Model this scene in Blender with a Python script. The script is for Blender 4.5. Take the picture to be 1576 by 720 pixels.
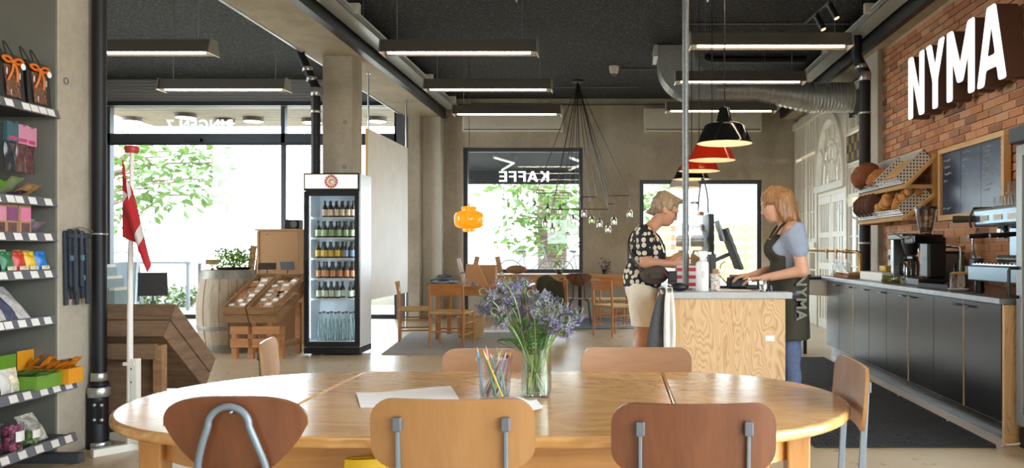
import bpy, math, random
import numpy as np
from mathutils import Vector, Matrix, Quaternion
random.seed(7)
PI = math.pi
SC = bpy.context.scene
COL = SC.collection
for _o in list(bpy.data.objects): bpy.data.objects.remove(_o)

# ------------------------------------------------------------------ camera
CH = 1.22            # camera height
FP = 1250.0          # focal length in pixels of the 1576 px wide frame
VX, VY = 945.0, 385.0
cam_d = bpy.data.cameras.new('camera'); cam = bpy.data.objects.new('camera', cam_d); COL.objects.link(cam)
cam.location = (0, 0, CH); cam.rotation_euler = (PI/2, 0, 0)
cam_d.sensor_width = 36; cam_d.lens = FP/1576*36
cam_d.shift_x = -(VX-788)/1576; cam_d.shift_y = (VY-360)/1576
cam_d.clip_start = .05; cam_d.clip_end = 300
SC.camera = cam
# ------------------------------------------------------------------ world, sun, exposure
SKY = 10.0
wd = bpy.data.worlds.new('sky'); SC.world = wd; wd.use_nodes = True
bg = wd.node_tree.nodes['Background']; bg.inputs[0].default_value = (.80, .91, 1.0, 1); bg.inputs[1].default_value = SKY
sd = bpy.data.lights.new('sun', 'SUN'); sun = bpy.data.objects.new('sun', sd); COL.objects.link(sun)
sd.energy = 9.0; sd.angle = .01; sd.color = (1, .95, .86); sun.rotation_euler = (math.radians(-27), math.radians(-8), 0)
vs = SC.view_settings
vs.view_transform = 'Standard'; vs.look = 'None'; vs.gamma = 1; vs.use_curve_mapping = False; vs.exposure = 0.55
cy = SC.cycles
cy.max_bounces = 9; cy.diffuse_bounces = 6; cy.glossy_bounces = 4; cy.transmission_bounces = 8; cy.transparent_max_bounces = 24
cy.sample_clamp_indirect = 6; cy.caustics_reflective = False; cy.caustics_refractive = False; cy.blur_glossy = .5

def portal(name, loc, rot, sx, sy):      # sampling portal in a window opening: gives off nothing itself
    l = bpy.data.lights.new(name, 'AREA'); l.shape = 'RECTANGLE'; l.size = sx; l.size_y = sy; l.cycles.is_portal = True
    o = bpy.data.objects.new(name, l); COL.objects.link(o); o.location = loc; o.rotation_euler = rot
    return o

# ------------------------------------------------------------------ helpers
def W(px, py, Y):                         # the point at depth Y that the photograph shows at px, py
    return Vector(((px-VX)/FP*Y, Y, CH-(py-VY)/FP*Y))
def XW(px, Y): return (px-VX)/FP*Y
def ZW(py, Y): return CH-(py-VY)/FP*Y
def YF(py, z=0): return (CH-z)*FP/(py-VY)
def V(*a): return Vector(a)

class MB:
    def __init__(s): s.v = []; s.f = []
    def add(s, vs, fs):
        b = len(s.v); s.v += [tuple(p) for p in vs]; s.f += [tuple(b+i for i in f) for f in fs]; return s
    def bb(s, x0, x1, y0, y1, z0, z1):
        return s.add([(x0,y0,z0),(x1,y0,z0),(x1,y1,z0),(x0,y1,z0),(x0,y0,z1),(x1,y0,z1),(x1,y1,z1),(x0,y1,z1)],
                     [(0,3,2,1),(4,5,6,7),(0,1,5,4),(1,2,6,5),(2,3,7,6),(3,0,4,7)])
    def box(s, c, size, rot=None):
        m = MB(); hx, hy, hz = [q/2 for q in size]; m.bb(-hx,hx,-hy,hy,-hz,hz)
        R = Matrix(rot) if rot is not None else None
        if rot is not None and not isinstance(rot, Matrix): pass
        vs = [(rot @ Vector(p) if rot is not None else Vector(p)) + Vector(c) for p in m.v]
        return s.add(vs, m.f)
    def bar(s, p, q, w, h=None, up=(0,0,1)):     # a beam of section w x h from p to q
        p, q = Vector(p), Vector(q); h = w if h is None else h
        d = (q-p).normalized(); u = Vector(up)
        if abs(d.dot(u)) > .98: u = Vector((0,1,0))
        a = d.cross(u).normalized(); b = a.cross(d).normalized()
        vs = [c + a*sx*w/2 + b*sz*h/2 for c in (p, q) for sx, sz in ((-1,-1),(1,-1),(1,1),(-1,1))]
        return s.add(vs, [(3,2,1,0),(4,5,6,7),(0,1,5,4),(1,2,6,5),(2,3,7,6),(3,0,4,7)])
    def tube(s, pts, r, n=8, closed=False):
        pts = [Vector(p) for p in pts]; N = len(pts); rs = r if isinstance(r, (list, tuple)) else [r]*N
        rings = []; nrm = None
        for i, p in enumerate(pts):
            if closed: t = pts[(i+1)%N]-pts[i-1]
            else: t = pts[min(i+1,N-1)]-pts[max(i-1,0)]
            t = t.normalized() if t.length > 1e-9 else Vector((0,0,1))
            if nrm is None:
                nrm = t.cross(Vector((0,0,1)) if abs(t.z) < .9 else Vector((1,0,0))).normalized()
            else:
                nrm = nrm - t*nrm.dot(t)
                nrm = nrm.normalized() if nrm.length > 1e-6 else t.orthogonal().normalized()
            bn = t.cross(nrm)
            rings.append([p + (nrm*math.cos(2*PI*k/n)+bn*math.sin(2*PI*k/n))*rs[i] for k in range(n)])
        vs = [q for R in rings for q in R]; fs = []
        for i in range(N if closed else N-1):
            a, b = i*n, ((i+1)%N)*n
            for k in range(n): fs.append((a+k, a+(k+1)%n, b+(k+1)%n, b+k))
        if not closed: fs += [tuple(range(n-1,-1,-1)), tuple((N-1)*n+k for k in range(n))]
        return s.add(vs, fs)
    def lathe(s, prof, n=24, c=(0,0,0), caps=True, sx=1, sy=1):
        vs = []; fs = []; M = len(prof)
        for r, z in prof:
            for k in range(n): vs.append((c[0]+sx*r*math.cos(2*PI*k/n), c[1]+sy*r*math.sin(2*PI*k/n), c[2]+z))
        for i in range(M-1):
            for k in range(n): fs.append((i*n+k, i*n+(k+1)%n, (i+1)*n+(k+1)%n, (i+1)*n+k))
        if caps:
            fs.append(tuple(range(n-1,-1,-1))); fs.append(tuple((M-1)*n+k for k in range(n)))
        return s.add(vs, fs)
    def prism(s, poly, a0, a1, M):            # poly: 2-D outline, M(u, v, a) -> point
        n = len(poly)
        vs = [M(u,v,a0) for u,v in poly] + [M(u,v,a1) for u,v in poly]
        fs = [tuple(range(n-1,-1,-1)), tuple(range(n,2*n))] + [(i,(i+1)%n,n+(i+1)%n,n+i) for i in range(n)]
        return s.add(vs, fs)
    def sheet(s, fn, nu, nv, th=0):           # a surface fn(u,v), optionally with thickness th along its normal
        P = [[Vector(fn(i/nu, j/nv)) for j in range(nv+1)] for i in range(nu+1)]
        def nor(i, j):
            a = P[min(i+1,nu)][j]-P[max(i-1,0)][j]; b = P[i][min(j+1,nv)]-P[i][max(j-1,0)]
            c = a.cross(b); return c.normalized() if c.length > 1e-12 else Vector((0,0,1))
        w = nv+1; vs = [P[i][j] for i in range(nu+1) for j in range(nv+1)]
        fs = [(i*w+j, (i+1)*w+j, (i+1)*w+j+1, i*w+j+1) for i in range(nu) for j in range(nv)]
        if th:
            o = len(vs); vs += [P[i][j]-nor(i,j)*th for i in range(nu+1) for j in range(nv+1)]
            fs += [tuple(reversed([o+q for q in f])) for f in fs[:]]
            edge = [i*w for i in range(nu+1)] + [nu*w+j for j in range(1,nv+1)] + [i*w+nv for i in range(nu-1,-1,-1)] + [j for j in range(nv-1,0,-1)]
            for k in range(len(edge)):
                a, b = edge[k], edge[(k+1)%len(edge)]; fs.append((b, a, o+a, o+b))
        return s.add(vs, fs)
    def ball(s, c, r, n=10, m=6, sc=(1,1,1)):
        prof = [(max(1e-4, r*math.sin(PI*i/m)), -r*math.cos(PI*i/m)) for i in range(m+1)]
        vs = []; fs = []
        for q, z in prof:
            for k in range(n): vs.append((c[0]+sc[0]*q*math.cos(2*PI*k/n), c[1]+sc[1]*q*math.sin(2*PI*k/n), c[2]+sc[2]*z))
        for i in range(m):
            for k in range(n): fs.append((i*n+k, i*n+(k+1)%n, (i+1)*n+(k+1)%n, (i+1)*n+k))
        return s.add(vs, fs)
    def move(s, fn): s.v = [tuple(fn(Vector(p))) for p in s.v]; return s
    def mesh(s, name, mat, smooth=False):
        me = bpy.data.meshes.new(name); me.from_pydata(s.v, [], s.f)
        if smooth: me.polygons.foreach_set('use_smooth', [True]*len(me.polygons))
        me.materials.append(MAT[mat] if isinstance(mat, str) else mat); me.update(); return me
    def build(s, name, mat, parent=None, smooth=False, bevel=0, seg=2, sub=0, ang=40, kind=None, label=None):
        o = bpy.data.objects.new(name, s.mesh(name, mat, smooth)); COL.objects.link(o)
        if parent is not None: o.parent = parent
        if bevel:
            b = o.modifiers.new('bevel', 'BEVEL'); b.width = bevel; b.segments = seg; b.limit_method = 'ANGLE'; b.angle_limit = math.radians(ang)
        if sub:
            b = o.modifiers.new('sub', 'SUBSURF'); b.levels = sub; b.render_levels = sub
        if smooth == 'auto' or (smooth and not sub):
            try: o.data.set_sharp_from_angle(angle=math.radians(ang))
            except Exception: pass
        if kind: o['kind'] = kind
        if label: o['label'] = label
        return o

def tag(o, label, cat, group=None):
    o['label'] = label; o['category'] = cat
    if group: o['group'] = group
    return o
def thing(name, label, cat, loc=(0,0,0), rz=0, group=None):
    o = bpy.data.objects.new(name, None); COL.objects.link(o); o.empty_display_size = .1
    o.location = loc; o.rotation_euler = (0,0,rz)
    return tag(o, label, cat, group)
def struct(o): o['kind'] = 'structure'; return o
def kids(o): return [c for c in bpy.data.objects if c.parent == o]
def dup(root, loc=None, rz=None, label=None, group=None, parent=None):
    r = root.copy(); COL.objects.link(r)
    if parent is not None: r.parent = parent
    if loc is not None: r.location = loc
    if rz is not None: r.rotation_euler = (root.rotation_euler[0], root.rotation_euler[1], rz)
    if label: r['label'] = label
    if group: r['group'] = group
    for c in KID.get(root.name) or kids(root): dup(c, parent=r)
    return r
KID = {}
def rotz(a): return Matrix.Rotation(a, 3, 'Z')
def rotx(a): return Matrix.Rotation(a, 3, 'X')
def roty(a): return Matrix.Rotation(a, 3, 'Y')
def rrect(w, h, r, n=5):                      # rounded rectangle outline, centred
    out = []
    for cx, cy, a0 in ((w/2-r,h/2-r,0),(-w/2+r,h/2-r,PI/2),(-w/2+r,-h/2+r,PI),(w/2-r,-h/2+r,3*PI/2)):
        for k in range(n+1):
            a = a0+PI/2*k/n; out.append((cx+r*math.cos(a), cy+r*math.sin(a)))
    return out
def arc(c, r, a0, a1, n, M=lambda u,v: (u,v)):
    return [M(c[0]+r*math.cos(a0+(a1-a0)*k/n), c[1]+r*math.sin(a0+(a1-a0)*k/n)) for k in range(n+1)]
def smooth_path(pts, n=6):                   # Catmull-Rom
    pts = [Vector(p) for p in pts]; out = []
    for i in range(len(pts)-1):
        p0, p1, p2, p3 = pts[max(i-1,0)], pts[i], pts[i+1], pts[min(i+2,len(pts)-1)]
        for k in range(n):
            t = k/n
            out.append(.5*((2*p1)+(p2-p0)*t+(2*p0-5*p1+4*p2-p3)*t*t+(3*p1-p0-3*p2+p3)*t**3))
    out.append(pts[-1]); return out

# ------------------------------------------------------------------ materials
MAT = {}
def _nt(name):
    m = bpy.data.materials.new(name); m.use_nodes = True; MAT[name] = m
    nt = m.node_tree; b = nt.nodes['Principled BSDF']; return m, nt, b
def N(nt, t, **kw):
    n = nt.nodes.new(t)
    for k, v in kw.items():
        if hasattr(n, k): setattr(n, k, v)
    return n
def coords(nt, scale=(1,1,1), rot=(0,0,0), kind='Object'):
    tc = N(nt, 'ShaderNodeTexCoord'); mp = N(nt, 'ShaderNodeMapping'); nt.links.new(tc.outputs[kind], mp.inputs[0])
    mp.inputs['Scale'].default_value = scale; mp.inputs['Rotation'].default_value = rot; return mp.outputs[0]
def noise(nt, vec, scale, detail=4, rough=.55, dist=0):
    n = N(nt, 'ShaderNodeTexNoise'); n.inputs['Scale'].default_value = scale; n.inputs['Detail'].default_value = detail
    n.inputs['Roughness'].default_value = rough; n.inputs['Distortion'].default_value = dist
    if vec is not None: nt.links.new(vec, n.inputs['Vector'])
    return n.outputs['Fac']
def ramp(nt, fac, stops):
    r = N(nt, 'ShaderNodeValToRGB'); e = r.color_ramp.elements
    while len(e) < len(stops): e.new(.5)
    for i, (p, c) in enumerate(stops): e[i].position = p; e[i].color = (*c, 1)
    nt.links.new(fac, r.inputs[0]); return r.outputs[0]
def mathn(nt, op, a, b=None, c=None):
    m = N(nt, 'ShaderNodeMath'); m.operation = op
    for i, x in enumerate((a, b, c)):
        if x is None: continue
        if isinstance(x, (int, float)): m.inputs[i].default_value = x
        else: nt.links.new(x, m.inputs[i])
    return m.outputs[0]
def mixc(nt, fac, a, b, mode='MIX'):
    m = N(nt, 'ShaderNodeMix'); m.data_type = 'RGBA'; m.blend_type = mode
    for i, x in ((0, fac), (6, a), (7, b)):
        if isinstance(x, (int, float)): m.inputs[i].default_value = x
        elif isinstance(x, tuple): m.inputs[i].default_value = (*x, 1)
        else: nt.links.new(x, m.inputs[i])
    return m.outputs[2]
def bumpn(nt, b, h, strength=.3, dist=.01):
    n = N(nt, 'ShaderNodeBump'); n.inputs['Strength'].default_value = strength; n.inputs['Distance'].default_value = dist
    nt.links.new(h, n.inputs['Height']); nt.links.new(n.outputs[0], b.inputs['Normal'])
def lin(c): return tuple(((x/255)/12.92 if x/255 <= .04045 else ((x/255+.055)/1.055)**2.4) for x in c)
def mk(name, rgb, rough=.5, metal=0, var=0, vscale=6, bump=0, bscale=40, spec=.5, stretch=(1,1,1), trans=0, coat=0, sheen=0, alpha=1):
    """plain procedural material; rgb is sRGB 0..255"""
    m, nt, b = _nt(name); c = lin(rgb)
    b.inputs['Base Color'].default_value = (*c, 1); b.inputs['Roughness'].default_value = rough; b.inputs['Metallic'].default_value = metal
    b.inputs['Specular IOR Level'].default_value = spec; b.inputs['Transmission Weight'].default_value = trans; b.inputs['Coat Weight'].default_value = coat
    b.inputs['Sheen Weight'].default_value = sheen; b.inputs['Alpha'].default_value = alpha
    if var:
        f = noise(nt, coords(nt, stretch), vscale, 5)
        r = ramp(nt, f, [(.3, tuple(x*(1-var) for x in c)), (.7, tuple(min(1, x*(1+var)) for x in c))]); nt.links.new(r, b.inputs['Base Color'])
    if bump: bumpn(nt, b, noise(nt, coords(nt, stretch), bscale, 4), bump, .01)
    return m
def wood(name, dark, light, axis='x', scale=1.0, rough=.4, coat=0, grain=1.0, contrast=(.3,.7)):
    m, nt, b = _nt(name); d, l = lin(dark), lin(light)
    st = {'x': (.12,1,1), 'y': (1,.12,1), 'z': (1,1,.12)}[axis]
    v = coords(nt, tuple(s*scale for s in st))
    f1 = noise(nt, v, 9, 6, .6, 1.2); f2 = noise(nt, v, 90, 3, .7)
    f = mathn(nt, 'ADD', mathn(nt, 'MULTIPLY', f1, .75), mathn(nt, 'MULTIPLY', f2, .25*grain))
    nt.links.new(ramp(nt, f, [(contrast[0], d), (contrast[1], l)]), b.inputs['Base Color'])
    b.inputs['Roughness'].default_value = rough; b.inputs['Coat Weight'].default_value = coat; b.inputs['Coat Roughness'].default_value = .2
    bumpn(nt, b, f2, .08, .004); return m
def emit(name, rgb, strength):
    m, nt, b = _nt(name); c = lin(rgb)
    b.inputs['Base Color'].default_value = (*c,1); b.inputs['Emission Color'].default_value = (*c,1); b.inputs['Emission Strength'].default_value = strength; b.inputs['Roughness'].default_value = .5
    return m
def thin_glass(name, tint=(1,1,1), refl=.06, rough=0, fres=.8):
    m = bpy.data.materials.new(name); m.use_nodes = True; MAT[name] = m; nt = m.node_tree; nt.nodes.clear()
    out = N(nt,'ShaderNodeOutputMaterial'); mx = N(nt,'ShaderNodeMixShader'); t = N(nt,'ShaderNodeBsdfTransparent'); g = N(nt,'ShaderNodeBsdfGlossy')
    t.inputs[0].default_value = (*tint,1); g.inputs['Roughness'].default_value = rough
    fr = N(nt,'ShaderNodeFresnel'); fr.inputs[0].default_value = 1.5
    f = mathn(nt, 'ADD', mathn(nt, 'MULTIPLY', fr.outputs[0], fres), refl-.04)
    nt.links.new(f, mx.inputs[0]); nt.links.new(t.outputs[0], mx.inputs[1]); nt.links.new(g.outputs[0], mx.inputs[2]); nt.links.new(mx.outputs[0], out.inputs[0]); return m

# concrete, floor, ceiling
def concrete(name, a, b_, c, rough=.8, bump=.15):
    m, nt, b = _nt(name); v = coords(nt)
    f = noise(nt, v, 1.1, 8, .62, .4); g = noise(nt, v, 14, 6, .7); s = noise(nt, coords(nt,(1,1,.25)), 3, 4, .5)
    t = mathn(nt,'ADD', mathn(nt,'ADD', mathn(nt,'MULTIPLY',f,.5), mathn(nt,'MULTIPLY',g,.25)), mathn(nt,'MULTIPLY',s,.25))
    nt.links.new(ramp(nt, t, [(.33, lin(a)), (.5, lin(b_)), (.66, lin(c))]), b.inputs['Base Color'])
    b.inputs['Roughness'].default_value = rough; bumpn(nt, b, g, bump, .006); return m
concrete('concrete', (144,135,118), (172,162,144), (192,183,166))
concrete('concrete_light', (172,166,152), (192,186,172), (205,200,188))
m, nt, b = _nt('floor')
v = coords(nt); f = noise(nt, v, .7, 4, .5, .3); g = noise(nt, v, 7, 4, .6)
t = mathn(nt,'ADD', mathn(nt,'MULTIPLY',f,.7), mathn(nt,'MULTIPLY',g,.3))
nt.links.new(ramp(nt, t, [(.3, lin((166,146,116))), (.5, lin((190,169,137))), (.7, lin((208,190,160)))]), b.inputs['Base Color'])
nt.links.new(ramp(nt, g, [(.3,(.26,)*3),(.7,(.38,)*3)]), b.inputs['Roughness']); bumpn(nt, b, g, .03, .004)
m, nt, b = _nt('ceiling_black')
v = coords(nt); g = noise(nt, v, 38, 5, .75, 1.2); f = noise(nt, v, 22, 4, .7, 2)
nt.links.new(ramp(nt, g, [(.40,(.004,.005,.007)),(.54,(.022,.024,.028)),(.66,(.2,.205,.215))]), b.inputs['Base Color']); b.inputs['Roughness'].default_value = .9
bumpn(nt, b, f, .9, .03)
mk('black_steel', (38,40,43), .45, .3); mk('black_pipe', (22,23,25), .5, spec=.35); mk('frame_dark', (58,64,72), .4, .2)
mk('galvanised', (164,166,164), .36, .55, .16, 30); mk('galv_bright', (200,202,200), .35, .45, .1, 12); mk('steel', (172,176,178), .28, .9); mk('steel_brushed', (150,154,156), .35, .9, .08, 20, stretch=(1,.05,1))
mk('chrome', (205,208,210), .12, 1); mk('grey_paint', (112,122,129), .4, .2); mk('white_paint', (226,223,212), .45, 0, .05, 4); mk('white_gloss', (232,232,230), .3)
mk('board_white', (240,237,230), .6, 0, .05, 3); mk('grey_metal', (96,97,103), .5, .1); mk('grey_metal_dark', (66,68,72), .6); mk('black_plastic', (24,25,27), .4); mk('black_gloss', (14,14,16), .12, 0, spec=.6)
mk('white_plastic', (236,236,232), .35); mk('rubber_mat', (30,30,32), .75, 0, .2, 60, .6, 90); mk('dark_panel', (52,56,62), .5); mk('paper', (244,242,240), .8); mk('paper_tag', (232,228,222), .8)
mk('shutter', (140,142,147), .5, .1)
wood('oak', (170,116,62), (206,152,90), 'x', 1.4, .3, .35); wood('oak_v', (166,114,60), (200,146,86), 'z', 1.4, .35, .2)
wood('ply_chair', (148,103,58), (168,124,76), 'z', 1.2, .38, .2, .6); wood('ply_dark', (92,50,27), (124,73,42), 'z', 1.2, .36, .25, .7); wood('ply_mid', (138,94,58), (162,118,78), 'x', 1.2, .34, .3, .6)
wood('beech', (168,104,52), (202,142,84), 'z', 1.5, .45); wood('beech_x', (168,104,52), (202,142,84), 'x', 1.5, .45); wood('pine', (196,150,90), (226,188,130), 'x', 1.2, .5); wood('pine_y', (200,156,98), (230,194,138), 'y', 1.2, .5); wood('pine_z', (196,148,88), (226,186,128), 'z', 1.2, .5)
wood('crate_old', (78,58,42), (138,108,80), 'x', 1.6, .8, 0, 1.4); wood('crate_old_y', (78,58,42), (134,104,78), 'y', 1.6, .8, 0, 1.4); wood('crate_mid', (112,80,50), (164,124,84), 'x', 1.6, .7, 0, 1.2); wood('crate_mid_y', (112,80,50), (164,124,84), 'y', 1.6, .7, 0, 1.2)
wood('crate_orange', (150,96,52), (190,132,80), 'x', 1.5, .6); wood('barrel', (128,112,92), (176,158,134), 'z', 1.6, .75, 0, 1.4); mk('hoop', (132,126,116), .55, .5, .2, 20)
mk('post_zinc', (124,128,128), .45, .4, .2, 40); mk('straw', (196,164,112), .8, 0, .25, 60, .4, 120)
# plywood with cathedral figure
def plywood(name, st=(1,1,.26)):
    m, nt, b = _nt(name); v = coords(nt, st)
    f = noise(nt, v, 3.6, 3, .5, .4); w = mathn(nt,'FRACT', mathn(nt,'MULTIPLY', f, 36)); w = mathn(nt,'ABSOLUTE', mathn(nt,'SUBTRACT', w, .5))
    fine = noise(nt, coords(nt,(1,1,.05)), 60, 3); t = mathn(nt,'ADD', mathn(nt,'MULTIPLY', w, 1.5), mathn(nt,'MULTIPLY', fine, .35))
    nt.links.new(ramp(nt, t, [(.1, lin((184,138,90))), (.4, lin((208,168,120))), (.85, lin((218,182,136)))]), b.inputs['Base Color']); b.inputs['Roughness'].default_value = .55
plywood('plywood')
mk('chipboard', (178,134,92), .7, 0, .1, 80); mk('cardboard', (184,144,104), .75, 0, .06, 8)
# oak table veneer with figure
m, nt, b = _nt('table_oak'); v = coords(nt, (.35,1,1)); f = noise(nt, v, 5, 4, .5, 1.0); w = mathn(nt,'FRACT', mathn(nt,'MULTIPLY', f, 9)); w = mathn(nt,'ABSOLUTE', mathn(nt,'SUBTRACT', w, .5))
fine = noise(nt, coords(nt,(.06,1,1)), 70, 4); t = mathn(nt,'ADD', mathn(nt,'MULTIPLY', w, .8), mathn(nt,'MULTIPLY', fine, .7))
nt.links.new(ramp(nt, t, [(.2, lin((184,130,72))), (.55, lin((204,152,90))), (.85, lin((218,170,108)))]), b.inputs['Base Color']); b.inputs['Roughness'].default_value = .22; b.inputs['Coat Weight'].default_value = .5; b.inputs['Coat Roughness'].default_value = .12
bumpn(nt, b, fine, .05, .002)
# bricks, colour by object
m, nt, b = _nt('brick'); oi = N(nt,'ShaderNodeObjectInfo'); v = coords(nt); g = noise(nt, v, 18, 6, .7)
base = ramp(nt, oi.outputs['Random'], [(0, lin((118,66,46))), (.16, lin((176,104,64))), (.4, lin((206,132,84))), (.65, lin((218,154,106))), (.86, lin((208,158,122))), (1, lin((140,98,78)))])
nt.links.new(mixc(nt, mathn(nt,'MULTIPLY', g, .55), base, lin((196,160,130)), 'MIX'), b.inputs['Base Color']); b.inputs['Roughness'].default_value = .85; bumpn(nt, b, noise(nt, v, 60, 5), .5, .006)
m, nt, b = _nt('brick_rest'); at = N(nt,'ShaderNodeAttribute'); at.attribute_name = 'tone'; v = coords(nt); g = noise(nt, v, 18, 6, .7)
base = ramp(nt, at.outputs['Fac'], [(0, lin((118,66,46))), (.16, lin((176,104,64))), (.4, lin((206,132,84))), (.65, lin((218,154,106))), (.86, lin((208,158,122))), (1, lin((140,98,78)))])
nt.links.new(mixc(nt, mathn(nt,'MULTIPLY', g, .55), base, lin((196,160,130)), 'MIX'), b.inputs['Base Color']); b.inputs['Roughness'].default_value = .85; bumpn(nt, b, noise(nt, v, 60, 5), .5, .006)
mk('mortar', (206,182,152), .95, 0, .15, 20, .4, 80)
thin_glass('pane', (.97,.99,.98), .045, 0, .5); thin_glass('pane_clear', (.985,.99,.99), .045); thin_glass('plastic_clear', (.95,.96,.97), .07, .06, .35)
m, nt, b = _nt('glass'); b.inputs['Transmission Weight'].default_value = 1; b.inputs['Roughness'].default_value = 0; b.inputs['IOR'].default_value = 1.45; b.inputs['Base Color'].default_value = (.97,.99,.98,1)
m, nt, b = _nt('water'); b.inputs['Transmission Weight'].default_value = 1; b.inputs['Roughness'].default_value = 0; b.inputs['IOR'].default_value = 1.33; b.inputs['Base Color'].default_value = (.93,.97,.93,1)
mk('letter_white', (238,240,240), .4); mk('chalk', (214,218,222), .9)
# ================================================================== THE ROOM
BW = 14.8            # back wall
CZ = 3.98            # ceiling
def wall_holes(name, mat, M, xs, zs, holes, th):
    """one connected wall: M(u, z, d) maps to world; holes = [(u0,u1,z0,z1)]; d=0 room face, d=th outer face"""
    us = sorted(set(xs) | {h[0] for h in holes} | {h[1] for h in holes}); ws = sorted(set(zs) | {h[2] for h in holes} | {h[3] for h in holes})
    mb = MB(); idx = {}
    def vt(i, j, d):
        k = (i, j, d)
        if k not in idx: idx[k] = len(mb.v); mb.v.append(tuple(M(us[i], ws[j], d*th)))
        return idx[k]
    def solid(i, j):
        if not (0 <= i < len(us)-1 and 0 <= j < len(ws)-1): return False
        u, w = (us[i]+us[i+1])/2, (ws[j]+ws[j+1])/2
        return not any(a < u < b and c < w < d for a, b, c, d in holes)
    for i in range(len(us)-1):
        for j in range(len(ws)-1):
            if not solid(i, j): continue
            mb.f.append((vt(i,j,0), vt(i+1,j,0), vt(i+1,j+1,0), vt(i,j+1,0)))
            mb.f.append((vt(i,j+1,1), vt(i+1,j+1,1), vt(i+1,j,1), vt(i,j,1)))
            if not solid(i-1,j): mb.f.append((vt(i,j,1), vt(i,j,0), vt(i,j+1,0), vt(i,j+1,1)))
            if not solid(i+1,j): mb.f.append((vt(i+1,j,0), vt(i+1,j,1), vt(i+1,j+1,1), vt(i+1,j+1,0)))
            if not solid(i,j-1): mb.f.append((vt(i,j,1), vt(i+1,j,1), vt(i+1,j,0), vt(i,j,0)))
            if not solid(i,j+1): mb.f.append((vt(i,j+1,0), vt(i+1,j+1,0), vt(i+1,j+1,1), vt(i,j+1,1)))
    return struct(mb.build(name, mat))

struct(MB().bb(-9.9, 4.0, -4.4, 15.1, -.2, 0).build('floor', 'floor'))
struct(MB().bb(-3.4, 4.0, -4.4, 15.1, CZ, CZ+.22).build('ceiling', 'ceiling_black'))
struct(MB().bb(-10.0, -3.4, -4.4, 15.1, 4.25, 4.45).build('ceiling', 'ceiling_black'))
W1 = (-2.76, -.57, .80, 3.10); W2 = (.47, 2.70, .12, 2.51)
wall_holes('wall_back', 'concrete', lambda u,z,d: (u, BW+d, z), (-3.55, 3.75), (0, CZ+.1), [W1, W2], .3)
# wall behind the viewer and left bay wall, unseen windows added for light
wall_holes('wall_front', 'concrete_light', lambda u,z,d: (u, -4-d, z), (-10, 4.0), (0, 4.4), [(-2.8,-1.4,1.5,2.5), (.6,2.0,1.5,2.5)], .3)
wall_holes('wall_left', 'concrete_light', lambda u,z,d: (-9.6-d, u, z), (-4.2, 15.1), (0, 4.4), [(5.4,9.8,.3,3.8)], .3)
struct(MB().bb(-4.25, -3.95, -4.0, 4.75, 0, 4.25).build('wall_divider', 'concrete'))
portal('portal_w1', ((W1[0]+W1[1])/2, BW+.02, (W1[2]+W1[3])/2), (-PI/2,0,0), W1[1]-W1[0], W1[3]-W1[2])
portal('portal_w2', ((W2[0]+W2[1])/2, BW+.02, (W2[2]+W2[3])/2), (-PI/2,0,0), W2[1]-W2[0], W2[3]-W2[2])
portal('portal_bay', (-6.75, 14.5, 1.95), (-PI/2,0,0), 5.7, 3.7)
portal('portal_front_a', (-2.1, -4.0, 2.0), (PI/2,0,0), 1.4, 1.0); portal('portal_front_b', (1.3, -4.0, 2.0), (PI/2,0,0), 1.4, 1.0)
portal('portal_left_a', (-9.6, 7.6, 2.05), (0,-PI/2,0), 3.5, 4.4)

def window(name, x0, x1, z0, z1, y, fw=.075):
    fr = MB()
    o = [(x0,z0),(x1,z0),(x1,z1),(x0,z1)]; i = [(x0+fw,z0+fw),(x1-fw,z0+fw),(x1-fw,z1-fw),(x0+fw,z1-fw)]
    vs = [(a,y,b) for a,b in o]+[(a,y,b) for a,b in i]+[(a,y+.08,b) for a,b in o]+[(a,y+.08,b) for a,b in i]
    fs = []
    for k in range(4):
        l = (k+1)%4; fs += [(k,l,4+l,4+k), (8+l,8+k,12+k,12+l), (4+k,4+l,12+l,12+k), (l,k,8+k,8+l)]
    f = struct(fr.add(vs, fs).build(name, 'frame_dark'))
    MB().bb(x0+fw-.01, x1-fw+.01, y+.035, y+.045, z0+fw-.01, z1-fw+.01).build('pane', 'pane', f)
    return f
win1 = window('window_1', *W1, BW+.10); win2 = window('window_2', *W2, BW+.10)
MB().bb(W1[0]-.02, W1[1]+.02, BW-.03, BW+.1, W1[2]-.03, W1[2]).build('window_sill', 'white_paint', win1)
MB().bb(W2[0]-.02, W2[1]+.02, BW-.03, BW+.1, W2[2]-.03, W2[2]).build('window_sill', 'white_paint', win2)

# glazed front of the left bay
GY = 14.6
g = struct(MB().bb(-9.6, -3.86, GY-.05, GY+.07, 3.13, 3.31).build('window_3', 'frame_dark'))
MB().bb(-9.6, -3.86, GY-.09, GY-.05, 3.10, 3.14).build('drip_rail', 'black_steel', g)
MB().bb(-9.6, -3.86, GY-.05, GY+.07, 3.78, 3.86).build('head_rail', 'frame_dark', g)
MB().bb(-9.6, -3.86, GY-.05, GY+.07, 0.0, .07).build('threshold', 'black_steel', g)
for a, b_ in ((167,172),(434,440),(608,614)):
    MB().bb(XW(a,GY), XW(b_,GY), GY-.05, GY+.07, .07, 3.78).build('mullion', 'frame_dark', g)
xs = [-9.6, XW(167,GY), XW(434,GY), XW(608,GY)]; xe = [XW(167,GY), XW(434,GY), XW(608,GY)]
for a, b_ in zip(xs[:3], (xe[0], xe[1], xe[2])):
    a = a + (.06 if a > -8.7 else 0)
    MB().bb(a, b_, GY+.005, GY+.015, .06, 3.14).build('pane', 'pane', g); MB().bb(a, b_, GY+.005, GY+.015, 3.30, 3.79).build('pane', 'pane', g)
    MB().bb(a, a+.035, GY-.03, GY+.05, .07, 3.13).build('pane_frame', 'steel', g); 
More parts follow.
